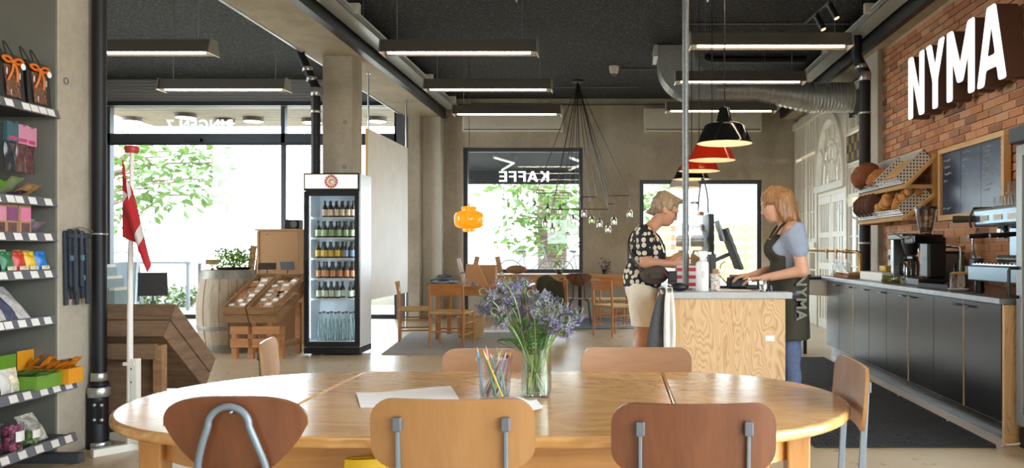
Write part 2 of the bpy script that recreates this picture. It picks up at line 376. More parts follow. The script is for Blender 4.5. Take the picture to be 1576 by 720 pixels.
# small dark closer on the transom and the ribbed roller shutter above
MB().bb(XW(288,GY), XW(313,GY), GY-.12, GY-.05, 3.16, 3.22).build('door_closer', 'black_plastic', g)
sh = struct(MB().bb(-9.6, -3.72, 14.42, 14.5, 3.84, 4.25).build('trim_1', 'shutter'))
for k in range(7): MB().bb(-9.6, -3.72, 14.395, 14.42, 3.86+k*.055, 3.895+k*.055).build('shutter_slat', 'shutter', sh)
MB().bb(-9.6, -3.72, 14.36, 14.5, 3.78, 3.85).build('bottom_rail', 'black_steel', sh)
struct(MB().bb(-3.86, -3.72, 14.40, 14.75, 0, 4.25).build('trim_2', 'grey_metal'))
struct(MB().bb(-3.72, -3.5, 14.52, 14.9, 0, 4.25).build('wall_return', 'concrete_light'))
struct(MB().bb(-3.62, -3.42, 14.28, 14.52, 0, 3.7).build('concrete_pier', 'concrete', bevel=.01))
struct(MB().bb(-3.42, -3.1, 14.5, 14.81, 0, 3.7).build('concrete_pier', 'concrete_light', bevel=.01))
# columns and beams
struct(MB().bb(-3.95, -3.24, 4.73, 5.18, 0, 3.62).build('concrete_column', 'concrete', bevel=.012))
struct(MB().bb(XW(496,9.93), XW(543,9.93), 9.93, 10.30, 0, 3.62).build('concrete_column', 'concrete', bevel=.012))
struct(MB().bb(-3.72, -3.08, -4, 14.5, 3.6, 4.25).build('concrete_beam', 'concrete', bevel=.015))
struct(MB().bb(3.05, 3.75, -4, 14.8, 3.6, 4.1).build('concrete_beam', 'concrete', bevel=.015))
for x0, x1 in ((-3.08,-3.02), (2.98,3.05)):
    o = struct(MB().bb(x0, x1, -4, 14.6, 3.6, 3.80).build('steel_angle', 'black_steel'))
    MB().bb(x0-.0, x1+.03 if x0 < 0 else x1, -4, 14.6, 3.59, 3.6).build('flange', 'black_steel', o)
# tie holes in the concrete (recess rings)
for p, nrm in (((-3.238,4.80,2.22),'x'), ((XW(530,9.93),9.928,ZW(257,9.93)),'y'), ((XW(531,9.93),9.928,ZW(188,9.93)),'y')):
    mb = MB(); M = (lambda u,v,p=p: (p[0], p[1]+u, p[2]+v)) if nrm == 'x' else (lambda u,v,p=p: (p[0]+u, p[1], p[2]+v))
    mb.tube([Vector(M(.018*math.cos(2*PI*k/14), .018*math.sin(2*PI*k/14))) for k in range(14)], .004, 6, True)
    o = struct(mb.build('tie_hole', 'grey_metal'))

# ------------------------------------------------------------------ right side: brick wall with bricks
BX = 3.18
wr = struct(MB().bb(BX+.012, 3.75, 3.2, 9.62, 0, 3.6).build('wall_right', 'mortar'))
L, H, J = .222, .058, .013
rows = int((3.6-.85)/(H+J)); cells = []
for r in range(rows):
    z = .86+r*(H+J); off = 0 if r % 2 else (L+J)/2
    y = 4.3-off
    while y < 9.6:
        y0, y1 = max(y, 4.3), min(y+L, 9.6)
        if y1-y0 > .04 and z+H < 3.6: cells.append((y0, y1, z))
        y += L+J
def hid(c):
    y0, y1, z = c; m = (y0+y1)/2; px = VX+FP*BX/m; py = VY-(z-CH)/m*FP
    return px > 1580 or py < -8 or (1450 < px < 1550 and 205 < py < 335) or (px > 1556 and py > 195)
rb = random.Random(3)
vis = [c for c in cells if not hid(c)]; vis.sort(key=lambda c: (c[0]+c[1])/2 + (3 if c[2] < 1.35 else 0)); near = set(vis[:300])
proto = {}
rest = MB(); tones = []
for c in cells:
    y0, y1, z = c; l = y1-y0; dx = rb.uniform(-.004, .004); dz = rb.uniform(-.002, .002)
    if c in near:
        k = (round(l,3), rb.randrange(3))
        if k not in proto:
            mb = MB().bb(0, .03, -l/2, l/2, -H/2, H/2)
            mb.v = [(x+rb.uniform(-.002,.002), y+rb.uniform(-.003,.003), zz+rb.uniform(-.002,.002)) for x,y,zz in mb.v]
            proto[k] = mb.mesh('brick', 'brick')
        o = bpy.data.objects.new('brick', proto[k]); COL.objects.link(o); o.parent = wr; o.location = (BX+dx-.006, (y0+y1)/2, z+H/2+dz)
    else:
        if (VX+FP*BX/((y0+y1)/2)) > 1640: continue
        n0 = len(rest.f); rest.bb(BX+dx-.006, BX+.024, y0, y1, z+dz, z+H+dz); tones += [rb.random()]*(len(rest.f)-n0)
o = rest.build('brickwork', 'brick_rest', wr, kind='stuff')
a = o.data.attributes.new('tone', 'FLOAT', 'FACE'); a.data.foreach_set('value', tones)
# pilaster between brick and the white joinery wall
struct(MB().bb(3.12, 3.75, 9.62, 10.15, 0, 3.6).build('concrete_pier', 'concrete_light', bevel=.01))

# ------------------------------------------------------------------ white salvaged joinery wall (right, behind)
JX = 3.3
wj = struct(MB().bb(JX+.05, JX+.10, 10.15, 14.8, 3.35, 3.62).build('wall_joinery', 'white_paint'))
def jp(y0, y1, z0, z1, x0=JX, x1=JX+.06, name='rail', mat='white_paint', parent=None, bev=.004):
    return MB().bb(x0, x1, y0, y1, z0, z1).build(name, mat, parent if parent is not None else wj, bevel=bev)
def sash(y0, y1, z0, z1, ny, nz, fw=.05, glass='pane_clear', name='sash', x0=JX, solid=False):
    """a frame with glazing bars; panes are its sub-parts"""
    mb = MB(); f = jp(y0, y1, z0, z0+fw, x0, x0+.05, name)
    jp(y0, y1, z1-fw, z1, x0, x0+.05, 'rail', parent=f); jp(y0, y0+fw, z0+fw, z1-fw, x0, x0+.05, 'stile', parent=f); jp(y1-fw, y1, z0+fw, z1-fw, x0, x0+.05, 'stile', parent=f)
    for i in range(1, ny): y = y0+fw+(y1-y0-2*fw)*i/ny; jp(y-.014, y+.014, z0+fw, z1-fw, x0+.005, x0+.045, 'glazing_bar', parent=f)
    for j in range(1, nz): z = z0+fw+(z1-z0-2*fw)*j/nz; jp(y0+fw, y1-fw, z-.012, z+.012, x0+.008, x0+.042, 'glazing_bar', parent=f)
    jp(y0+fw-.01, y1-fw+.01, z0+fw-.01, z1-fw+.01, x0+.024, x0+.03, 'panel' if solid else 'pane', 'white_paint' if solid else glass, f, 0)
    return f
for y in (14.72, 13.2, 11.52, 10.7, 10.2): jp(y-.05, y+.05, 0, 3.5, JX-.02, JX+.08, 'post')
# far bay: two rows of panelled shutters over a window
sash(13.98, 14.66, 2.85, 3.48, 3, 1, .06, solid=True); sash(13.26, 13.94, 2.85, 3.48, 3, 1, .06, solid=True)
sash(13.98, 14.66, 1.36, 2.80, 3, 3, .06, solid=True); sash(13.26, 13.94, 1.36, 2.80, 3, 3, .06, solid=True)
jp(13.2, 14.72, 1.26, 1.35, JX-.05, JX+.06)
sash(13.98, 14.66, .55, 1.24, 1, 2, .06); sash(13.26, 13.94, .55, 1.24, 1, 2, .06); jp(13.2, 14.72, 0, .55, JX, JX+.05, 'panel')
# middle bay: double door with a round-arched fanlight
jp(11.52, 13.2, 2.13, 2.24, JX-.06, JX+.08)
ca = (12.36, 2.26); RA = .74
mb = MB()
for k in range(20):
    a0, a1 = PI*k/20, PI*(k+1)/20
    q = [(ca[0]+r*math.cos(a), ca[1]+1.28*r*math.sin(a)) for r, a in ((RA,a0),(RA+.09,a0),(RA+.09,a1),(RA,a1))]
    mb.add([(JX-.05,y,z) for y,z in q]+[(JX+.06,y,z) for y,z in q], [(3,2,1,0),(4,5,6,7),(0,1,5,4),(1,2,6,5),(2,3,7,6),(3,0,4,7)])
arch = mb.build('fanlight', 'white_paint', wj)
for r in (.5, .27):
    MB().tube([(JX+.01, ca[0]+r*math.cos(PI*k/16), ca[1]+1.28*r*math.sin(PI*k/16)) for k in range(17)], .016, 6).build('glazing_bar', 'white_paint', arch)
for a in (PI*.2, PI*.35, PI/2, PI*.65, PI*.8):
    MB().bar((JX+.01, ca[0]+.05*math.cos(a), ca[1]+.05*math.sin(a)), (JX+.01, ca[0]+RA*math.cos(a), ca[1]+1.28*RA*math.sin(a)), .03).build('glazing_bar', 'white_paint', arch)
MB().tube([(JX-.01, ca[0]+.085*math.cos(2*PI*k/16), ca[1]+.42+.13*math.sin(2*PI*k/16)) for k in range(16)], .014, 6, True).build('glazing_bar', 'white_paint', arch)
poly = [(ca[0]+RA*math.cos(PI*k/16), ca[1]+1.28*RA*math.sin(PI*k/16)) for k in range(17)]
MB().prism(poly, JX+.025, JX+.03, lambda u,v,a: (a,u,v)).build('pane', 'pane_clear', arch)
# spandrels around the arch
for s in (-1, 1):
    poly = [(ca[0]+s*(RA+.08)*math.cos(PI/2*k/8), ca[1]+1.28*(RA+.08)*math.sin(PI/2*k/8)) for k in range(9)] + [(ca[0], 3.4), (ca[0]+s*.84, 3.4), (ca[0]+s*.84, ca[1])]
    MB().prism(poly, JX, JX+.04, lambda u,v,a: (a,u,v)).build('spandrel', 'white_paint', wj)
door = struct(jp(11.58, 13.14, 2.06, 2.12, JX, JX+.05, 'door_1', parent=wj)); door.parent = None
for y0, y1 in ((11.58, 12.35), (12.37, 13.14)):
    fw = .1; lf = jp(y0, y1, 0.0, .14, JX, JX+.05, 'door_leaf', parent=door)
    for args in ((y0, y1, 1.94, 2.06), (y0, y0+fw, .14, 1.94), (y1-fw, y1, .14, 1.94), (y0+fw, y1-fw, .92, 1.02), (y0+fw, y1-fw, 1.42, 1.5)): jp(*args, JX, JX+.05, 'rail', parent=lf)
    for k in range(1, 4): y = y0+fw+(y1-y0-2*fw)*k/4; jp(y-.014, y+.014, .14, 1.94, JX+.008, JX+.042, 'glazing_bar', parent=lf)
    jp(y0+fw, y1-fw, .9, 1.94, JX+.022, JX+.028, 'pane', 'pane_clear', lf, 0); jp(y0+fw, y1-fw, .14, .92, JX+.02, JX+.03, 'panel', 'white_paint', lf, 0)
# near bay: glazed sashes under a strip of patterned tiles
sash(10.76, 11.46, .1, 1.88, 2, 4, .05); sash(10.25, 10.66, .1, 1.88, 1, 4, .05)
sash(10.76, 11.46, 1.96, 2.42, 4, 1, .05, solid=True); sash(10.25, 10.66, 1.96, 2.42, 2, 1, .05, solid=True)
mk('tile_ochre', (168,138,78), .4, 0, .3, 30); mk('tile_blue', (62,74,84), .4, 0, .3, 30)
tp = jp(10.72, 11.5, 2.45, 2.82, JX-.01, JX+.04, 'tile_panel', 'grey_metal_dark')
for i in range(6):
    for j in range(3):
        jp(10.745+i*.124, 10.745+i*.124+.115, 2.47+j*.112, 2.47+j*.112+.105, JX-.018, JX-.01, 'tile', 'tile_ochre' if (i+j)%2 else 'tile_blue', tp, 0)
sash(10.76, 11.46, 2.86, 3.36, 2, 1, .05); sash(10.25, 10.66, 2.46, 3.36, 1, 2, .05)
jp(10.15, 14.8, 3.38, 3.5, JX-.05, JX+.06)
wall_holes('wall_outer', 'concrete_light', lambda u,z,d: (5.6+d, u, z), (9.9, 15.1), (-.1, 3.7), [(10.3,12.0,.1,2.9),(12.3,14.2,.1,2.9)], .2)  # back room added behind the joinery panes to dim what shows through
struct(MB().bb(3.75, 5.8, 9.9, 15.1, 3.6, 3.75).build('ceiling', 'white_paint')); struct(MB().bb(3.75, 5.8, 9.8, 9.98, -.1, 3.6).build('wall_side', 'concrete_light')); struct(MB().bb(3.75, 5.8, 14.9, 15.1, -.1, 3.6).build('wall_side', 'concrete_light')); struct(MB().bb(4.0, 5.8, 9.9, 15.1, -.12, -.05).build('floor', 'floor'))
portal('portal_outer_a', (5.62, 11.15, 1.5), (0,PI/2,0), 2.8, 1.7); portal('portal_outer_b', (5.62, 13.25, 1.5), (0,PI/2,0), 2.8, 1.9)
0 and portal('portal_joinery', (JX+.12, 11.7, 1.2), (0,PI/2,0), 2.3, 3.0)

# ================================================================== OUTSIDE
mk('ground', (150,144,134), .9, 0, .12, 2, .2, 30); mk('deck', (150,156,160), .7, 0, .1, 8, stretch=(.2,1,1))
wood('soffit', (112,102,86), (138,126,106), 'x', 1.2, .7)
struct(MB().bb(-80, 80, 15.1, 140, -.35, -.12).build('ground', 'ground'))
struct(MB().bb(-80, 80, 19.9, 140, -.12, .3).build('bank', 'ground'))
struct(MB().bb(-80, 80, -60, -4.4, -.35, -.12).build('ground', 'ground'))
struct(MB().bb(4.0, 40, -4.4, 15.1, -.35, -.12).build('ground', 'ground')); struct(MB().bb(-60, -10.0, -4.4, 15.1, -.35, -.12).build('ground', 'ground'))
dk = struct(MB().bb(-9, -3.4, 15.1, 17.2, -.12, -.08).build('deck', 'deck'))
for k in range(14): MB().bb(-9, -3.4, 15.11+k*.148, 15.24+k*.148, -.08, -.05).build('plank', 'deck', dk)
sf = struct(MB().bb(-10, -3.55, 15.1, 17.7, 3.94, 4.1).build('soffit', 'soffit'))
for k in range(13): MB().bb(-10, -3.55, 15.12+k*.2, 15.28+k*.2, 3.915, 3.94).build('board', 'soffit', sf)
mk('lamp_rim', (96,86,78), .5); emit('lamp_face', (255,250,240), 3.5)
for i, (px, py) in enumerate(((203,185),(286,179),(346,187),(390,185),(480,187),(580,185))):
    Y = (3.915-CH)*FP/(VY-py+4); x = XW(px, Y)
    t = thing('ceiling_lamp', 'round flush lamp with brown rim under the outdoor canopy, ' + ('first','second','third','fourth','fifth','sixth')[i] + ' from the left', 'lamp', (x, Y, 3.915), 0, 'round lamps under the outdoor canopy')
    MB().lathe([(.19,-.08),(.2,-.07),(.2,0)], 24).build('rim', 'lamp_rim', t, True); MB().lathe([(.02,-.092),(.17,-.09),(.185,-.081)], 24).build('diffuser', 'lamp_face', t, True)
# lettering on the top light, read from outside
def text_obj(body, size, ext, mat, name, M, parent=None, bold=0, align='CENTER', space=1):
    cu = bpy.data.curves.new('text', 'FONT'); cu.body = body; cu.size = size; cu.extrude = ext; cu.offset = bold; cu.align_x = align; cu.align_y = 'CENTER'; cu.space_character = space; cu.resolution_u = 3
    to = bpy.data.objects.new('text', cu); COL.objects.link(to); dg = bpy.context.evaluated_depsgraph_get()
    me = bpy.data.meshes.new_from_object(to.evaluated_get(dg)); bpy.data.objects.remove(to); bpy.data.curves.remove(cu)
    for v in me.vertices: v.co = Vector(M(*v.co))
    me.materials.clear(); me.materials.append(MAT[mat]); o = bpy.data.objects.new(name, me); COL.objects.link(o)
    if parent is not None: o.parent = parent
    return o
def vinyl(name, rgb):
    m, nt, b = _nt(name); b.inputs['Base Color'].default_value = (*lin(rgb),1); ts = N(nt,'ShaderNodeBsdfTranslucent'); ts.inputs[0].default_value = (*lin(rgb),1); mx = N(nt,'ShaderNodeMixShader'); mx.inputs[0].default_value = .6
    nt.links.new(b.outputs[0], mx.inputs[1]); nt.links.new(ts.outputs[0], mx.inputs[2]); nt.links.new(mx.outputs[0], nt.nodes['Material Output'].inputs[0])
vinyl('vinyl_white', (246,246,246))
cxt = XW(307, GY)
text_obj('RINGEN 7', .24, .0005, 'vinyl_white', 'lettering', lambda x,y,z: (cxt-x, GY+.02+z, 3.47+y), g, .014, space=1.15)
# awning over the first window
mk('awning', (38,43,50), .85, 0, .08, 3); mk('letter_awning', (244,246,246), .6)
t = thing('awning', 'dark grey fabric awning with white café lettering outside the tall window', 'awning', (0,0,0))
t['label'] = 'dark grey fabric awning with white lettering outside the tall window'
ax0, ax1 = -3.3, .3
MB().add([(ax0,15.12,3.55),(ax1,15.12,3.55),(ax1,17.0,2.93),(ax0,17.0,2.93),(ax0,15.12,3.53),(ax1,15.12,3.53),(ax1,17.0,2.91),(ax0,17.0,2.91)], [(0,1,2,3),(7,6,5,4),(0,4,5,1),(1,5,6,2),(2,6,7,3),(3,7,4,0)]).build('canopy', 'awning', t)
def letter_curve(polys, ext, rnd=.028):
    cu = bpy.data.curves.new('letter','CURVE'); cu.dimensions = '2D'; cu.fill_mode = 'BOTH'; cu.extrude = ext
    for pl in polys:
        pts = []
        n = len(pl)
        for i in range(n):                   # round the corners
            p0, p1, p2 = Vector(pl[i-1]), Vector(pl[i]), Vector(pl[(i+1)%n]); r = min(rnd, (p0-p1).length*.45, (p2-p1).length*.45)
            a, b_ = p1+(p0-p1).normalized()*r, p1+(p2-p1).normalized()*r
            for k in range(5): tt = k/4; pts.append(a*(1-tt)**2+p1*2*tt*(1-tt)+b_*tt**2)
        sp_ = cu.splines.new('POLY'); sp_.points.add(len(pts)-1); sp_.use_cyclic_u = True
        for q, p in zip(sp_.points, pts): q.co = (p.x,p.y,0,1)
    ob = bpy.data.objects.new('l',cu); COL.objects.link(ob); me = bpy.data.meshes.new_from_object(ob.evaluated_get(bpy.context.evaluated_depsgraph_get())); bpy.data.objects.remove(ob); bpy.data.curves.remove(cu); return me
LT = {'K': (.43, [[(0,0),(.11,0),(.11,.2),(.16,.26),(.3,0),(.43,0),(.235,.345),(.42,.61),(.29,.61),(.11,.35),(.11,.61),(0,.61)]]),
 'A': (.50, [[(0,0),(.115,0),(.155,.13),(.345,.13),(.385,0),(.50,0),(.31,.61),(.19,.61)], [(.185,.225),(.25,.44),(.315,.225)]]),
 'F': (.36, [[(0,0),(.11,0),(.11,.25),(.33,.25),(.33,.345),(.11,.345),(.11,.515),(.36,.515),(.36,.61),(0,.61)]]),
 'E': (.37, [[(0,0),(.37,0),(.37,.095),(.11,.095),(.11,.26),(.34,.26),(.34,.35),(.11,.35),(.11,.515),(.37,.515),(.37,.61),(0,.61)]])}
kz = .218/.61; kx = (XW(845,17)-XW(768,17))/(.43+.50+.36+.36+.37+4*.075); xk = XW(845,17); holes = []
for ch_ in 'KAFFE':                          # white letters let into the dark valance
    w_, pl = LT[ch_]; pp = [[(xk-x*kx, 2.655+z*kz) for x,z in q] for q in pl]; holes += pp
    me = letter_curve(pp, .0003, .001)
    for v in me.vertices: v.co = Vector((v.co.x, 16.995+v.co.z, v.co.y))
    me.materials.clear(); me.materials.append(MAT['vinyl_white']); o = bpy.data.objects.new('letter', me); COL.objects.link(o); o.parent = t
    xk -= (w_+.075)*kx
me = letter_curve([[(ax0,2.60),(ax1,2.60),(ax1,2.93),(ax0,2.93)]]+holes, .003, .001)
for v in me.vertices: v.co = Vector((v.co.x, 16.995+v.co.z, v.co.y))
me.materials.clear(); me.materials.append(MAT['awning']); o = bpy.data.objects.new('valance', me); COL.objects.link(o); o.parent = t
MB().bar((ax0,17,2.92),(ax1,17,2.92),.05).build('front_bar', 'frame_dark', t)
for px in (770, 880):
    x = XW(px,16); MB().tube([(x,15.13,2.95),(x+.25,16.1,2.95),(x-.1,16.97,2.9)], .025, 8).build('folding_arm', 'white_gloss', t)
# trees, bushes, pillar, bicycles and fence
mk('bark', (110,96,82), .9, 0, .2, 12, .5, 30)
def leafmat(name, a, b_):
    m, nt, b = _nt(name); v = coords(nt); nt.links.new(ramp(nt, noise(nt, v, 6, 3), [(.3, lin(a)), (.7, lin(b_))]), b.inputs['Base Color']); b.inputs['Roughness'].default_value = .5
    ts = N(nt,'ShaderNodeBsdfTranslucent'); ts.inputs[0].default_value = (*lin(b_),1); mx = N(nt,'ShaderNodeMixShader'); mx.inputs[0].default_value = .2
    nt.links.new(b.outputs[0], mx.inputs[1]); nt.links.new(ts.outputs[0], mx.inputs[2]); nt.links.new(mx.outputs[0], nt.nodes['Material Output'].inputs[0])
leafmat('leaf', (46,76,26), (86,112,46)); leafmat('leaf_dark', (34,58,26), (66,90,40)); leafmat('herb', (74,116,36), (132,170,62))
def leaves(mb, c, n, spread, size, rnd):
    for _ in range(n):
        d = Vector([max(-1.5,min(1.5,rnd.gauss(0,1))) for _q in range(3)]); p = Vector(c)+Vector((d.x*spread[0], d.y*spread[1], d.z*spread[2]))*.5
        a = Vector((rnd.uniform(-1,1), rnd.uniform(-1,1), rnd.uniform(-.8,.3))).normalized(); b_ = a.orthogonal().normalized(); b_ = Quaternion(a, rnd.uniform(0,6.28)) @ b_
        s = size*rnd.uniform(.6,1.3); nn = a.cross(b_)
        mb.add([p, p+a*s*.5+b_*s*.22+nn*s*.05, p+a*s, p+a*s*.5-b_*s*.22+nn*s*.05], [(0,1,2),(0,2,3)])
def tree(label, base, h, clusters, size, mat, seed, n=90, sp=(.6,.6,.4), trunk_r=.12):
    rnd = random.Random(seed); t = thing('tree', label, 'tree', base)
    B = Vector(base); mb = MB(); br = MB()
    MB().tube([(0,0,0),(.05,0,h*.35),(-.03,.05,h*.65),(0,0,h)], [trunk_r,trunk_r*.85,trunk_r*.6,trunk_r*.25], 10).build('trunk', 'bark', t, True)
    for c in clusters:
        c = Vector(c)-B; z = max(h*.3, min(h*.95, c.z-.3))
        MB().tube(smooth_path([(0,0,z-.2), (c*.5)+Vector((0,0,z*.5+.1)), c], 4), [trunk_r*.3]*4+[trunk_r*.2]*4+[.012], 6).build('branch', 'bark', t, True)
        leaves(mb, c, n, sp, size, rnd)
    mb.build('foliage', mat, t, kind='stuff'); return t
tree('leafy tree beyond the wide glazing, its branches hanging over the flag', Vector((XW(120,20.6), 20.6, .3)), 5.2,
     [W(px,py,19+((px*7)%13)/9) for px,py in ((180,240),(200,262),(190,300),(225,245),(245,265),(262,240),(235,290),(265,300),(290,280),(300,250),(322,275),(310,300),(185,330),(215,310),(345,250),(180,352),(205,228),(285,232))], .27, 'leaf', 5, 40, (.8,.6,.5))
tree('tree seen through the tall window, growing behind the brick pillar', Vector((XW(905,24), 24, .3)), 5.1,
     [W(px,py,22+((px*5)%11)/8) for px,py in ((790,288),(815,292),(845,290),(870,288),(885,305),(860,310),(835,322),(800,328),(815,335),(880,330),(845,335),(775,285),(862,368),(835,372),(800,370),(880,360),(1000,300),(995,320),(988,295))], .3, 'leaf', 9, 36, (.8,.6,.45))
rnd = random.Random(4)
for i, (px, py, Y, s) in enumerate(((212,470,18.3,.5),(292,462,19.2,.5))):
    t = thing('bush', ('low green bush outside beside the flagpole','low green bush outside nearest the oak barrel','small low bush at the edge of the outdoor deck')[i], 'bush', (XW(px,Y), Y, -.12))
    mb = MB(); leaves(mb, (0,0,s*.45), 420, (s*1.5,s,s*.7), .14, rnd); mb.build('foliage', 'leaf_dark', t, kind='stuff')
    for k in range(5): a = k*1.26; MB().tube([(0,0,0),(.2*math.cos(a),.2*math.sin(a),s*.5)], .012, 5).build('stem', 'bark', t)
mk('pillar_mortar', (120,112,104), .9)
m, nt, b = _nt('pillar_brick'); oi = N(nt,'ShaderNodeObjectInfo'); nt.links.new(ramp(nt, oi.outputs['Random'], [(0, lin((86,66,56))), (1, lin((122,100,86)))]), b.inputs['Base Color']); b.inputs['Roughness'].default_value = .9
pil = thing('brick_pillar', 'pale brick pillar standing outside the tall window', 'pillar', (XW(851,24), 24, .3))
MB().bb(-.42,.42,-.3,.4,0,2.9).build('core', 'pillar_mortar', pil)
pm = [MB().bb(-.13,.13,-.02,.02,-.033,.033).mesh('brick','pillar_brick')]
for r in range(34):
    for k in range(3):
        x = -.29+k*.29+(.07 if r%2 else -.07)
        o = bpy.data.objects.new('brick', pm[0]); COL.objects.link(o); o.parent = pil; o.location = (max(-.3,min(.3,x)), -.31, .05+r*.083)
def bicycle(label, loc, rz):
    t = thing('bicycle', label, 'bicycle', loc, rz)
    for x in (-.52, .52):
        w = MB().tube([(x+.33*math.cos(2*PI*k/24),0,.34+.33*math.sin(2*PI*k/24)) for k in range(24)], .02, 6, True).build('wheel', 'black_plastic', t, True)
        for k in range(8): a = PI*k/8; MB().bar((x-.32*math.cos(a),0,.34-.32*math.sin(a)), (x+.32*math.cos(a),0,.34+.32*math.sin(a)), .004).build('spoke', 'steel', w)
    fr = MB(); 
    for p, q in (((-.52,0,.34),(-.08,0,.3)),((-.08,0,.3),(-.2,0,.86)),((-.52,0,.34),(-.18,0,.78)),((-.18,0,.78),(.36,0,.8)),((-.08,0,.3),(.36,0,.72)),((.34,0,.98),(.52,0,.34))): fr.tube([p,q], .017, 6)
    fr.build('frame', 'frame_dark', t); MB().ball((-.22,0,.9), .12, 10, 6, (1.1,.6,.35)).build('saddle', 'black_plastic', t, True)
    MB().tube([(.2,-.26,1.0),(.36,-.2,1.03),(.36,.2,1.03),(.2,.26,1.0)], .014, 6).build('handlebar', 'black_steel', t, True)
    MB().tube([(.34,0,.95),(.36,0,1.03)], .015, 6).build('stem', 'black_steel', t)
    return t
bicycle('bicycle parked outside left of the brick pillar', (XW(816,21), 21, .3), .25)
bicycle('bicycle parked outside right of the brick pillar', (XW(893,20.4), 20.4, .3), -.5)
# pale timber fence beyond the second window
f = thing('timber_fence', 'pale timber fence standing outside the low wide window', 'fence', (0, 21, .3)); wood('fence_wood', (140,112,76), (176,146,104), 'x', 1, .8)
for k in range(9): x = 1.2+k*.55; MB().bb(x-.04, x+.04, -.04, .04, 0, 1.62).build('post', 'fence_wood', f)
for k in range(6): MB().bb(1.0, 5.9, -.06, -.04, .2+k*.24, .36+k*.24).build('rail', 'fence_wood', f)
# bench and leaning sign board seen through the bay glazing
b_ = thing('outdoor_table', 'grey outdoor table standing on the deck beyond the flag', 'table', (XW(250,17.45), 17.45, -.12))
MB().bb(-.75,.75,-.3,.3,1.05,1.1).build('tabletop', 'grey_metal', b_)
for x in (-.68,.68):
    for y in (-.25,.25): MB().bb(x-.03,x+.03,y-.03,y+.03,0,1.05).build('leg', 'grey_metal', b_)
s_ = thing('pavement_sign', 'folding pavement sign with a curved metal frame outside', 'sign', (XW(187,16.6), 16.6, -.05), .3)
for k, s in enumerate((-1, 1)):
    MB().tube([(-.32,s*.3,0),(-.3,s*.04,1.05),(-.2,s*.02,1.2),(0,s*.015,1.25),(.2,s*.02,1.2),(.3,s*.04,1.05),(.32,s*.3,0)], .018, 8).build('frame', 'grey_paint', s_, True)
    MB().add([(-.28,s*.24,.2),(.28,s*.24,.2),(.28,s*.05,1.02),(-.28,s*.05,1.02),(-.28,s*.26,.2),(.28,s*.26,.2),(.28,s*.07,1.02),(-.28,s*.07,1.02)], [(0,1,2,3),(7,6,5,4),(0,4,5,1),(1,5,6,2),(2,6,7,3),(3,7,4,0)]).build('panel', 'frame_dark', s_)

# ================================================================== CEILING SERVICES
emit('tube_light', (255,226,190), 20); mk('fixture', (92,88,82), .45, .2); mk('fixture_end', (176,172,166), .35, .6); mk('wire', (110,110,108), .5, .5)
def fixture(label, x, y, z=3.13, L=1.5):
    t = thing('ceiling_light', label, 'light', (x,y,z), 0, 'long suspended strip lights')
    h = L/2
    MB().prism([(-.10,.0),(-.085,.0),(-.05,.09),(.05,.09),(.085,.0),(.10,.0),(.062,.125),(-.062,.125)], -h, h, lambda u,v,a: (a,u,v)).build('housing', 'fixture', t)
    MB().tube([(-h+.06,-.035,.006),(h-.06,-.035,.006)], .015, 10).build('tube', 'tube_light', t, True)
    MB().bb(-h+.02, h-.02, -.045, .045, .082, .088).build('reflector', 'white_gloss', t)
    for s in (-1, 1):
        MB().prism([(-.115,-.012),(.115,-.012),(.07,.135),(-.07,.135)], s*h, s*(h+.012), lambda u,v,a: (a,u,v)).build('end_plate', 'fixture_end', t)
        ctop = 4.25 if x < -3.4 else CZ
        MB().tube([(s*(h-.14),0,.12),(s*(h-.14),0,ctop-z)], .004, 6).build('wire', 'wire', t)
    return t
ord_ = ('nearest','second','farthest')
for i, (Y, Z) in enumerate(((7.9,3.13),(9.7,3.13),(11.4,3.12))): fixture(ord_[i]+' strip light of the row left of the chandelier', -1.5, Y, Z)
for i, (Y, Z) in enumerate(((7.65,3.13),(9.5,3.18),(11.2,3.13))): fixture(ord_[i]+' strip light of the row above the order counter', 1.47, Y, Z)
for X_ in (-1.5, 1.47):                      # unseen strip lights added overhead to brighten the foreground
    for Y in (6.1, 4.35, 2.6, .85, -.9):
        o = fixture('unseen added strip light', X_, Y, 3.13); o['kind'] = 'structure'
        for k_ in ('label','category','group'): del o[k_]
for i, Y in enumerate((7.9, 9.7)): fixture(('nearest','second')[i]+' strip light in the bay above the flag', -4.65, Y, 3.13)

# perforated cable trays along both beams
m, nt, b = _nt('perforated'); v = coords(nt, (26,26,26)); vo = N(nt,'ShaderNodeTexVoronoi'); vo.inputs['Randomness'].default_value = 0; vo.inputs['Scale'].default_value = 1; nt.links.new(v, vo.inputs['Vector'])
hole = mathn(nt,'LESS_THAN', vo.outputs['Distance'], .33)
nt.links.new(mixc(nt, hole, (.5,.54,.54), (.03,.03,.03)), b.inputs['Base Color']); b.inputs['Roughness'].default_value = .38; b.inputs['Metallic'].default_value = .3
for s, lab in ((-1, 'perforated metal cable tray along the left concrete beam'), (1, 'perforated metal cable tray along the beam above the brick wall')):
    t = thing('cable_tray', lab, 'cable tray', (0,0,0)); xa, xb = (-2.98,-2.78) if s < 0 else (2.74,2.94)
    MB().bb(xa, xb, 4, 14.5, 3.72, 3.724).build('tray_floor', 'perforated', t)
    MB().bb(xa, xa+.004, 4, 14.5, 3.72, 3.80).build('tray_side', 'perforated', t); MB().bb(xb-.004, xb, 4, 14.5, 3.72, 3.80).build('tray_side', 'perforated', t)
    xi = xb if s < 0 else xa
    MB().tube([(xi+s*-.0,4,3.80),(xi,14.5,3.80)], .008, 6).build('rolled_edge', 'galv_bright', t)
    for k in range(6):
        y = 5.2+k*1.75; MB().bb(xi-.06, xi+.06, y-.03, y+.03, 3.76, 3.86).build('junction_box', 'white_paint', t)
        MB().tube([(xi,y+.3,3.8),(xi,y+.3,CZ)], .006, 6).build('hanger', 'wire', t)
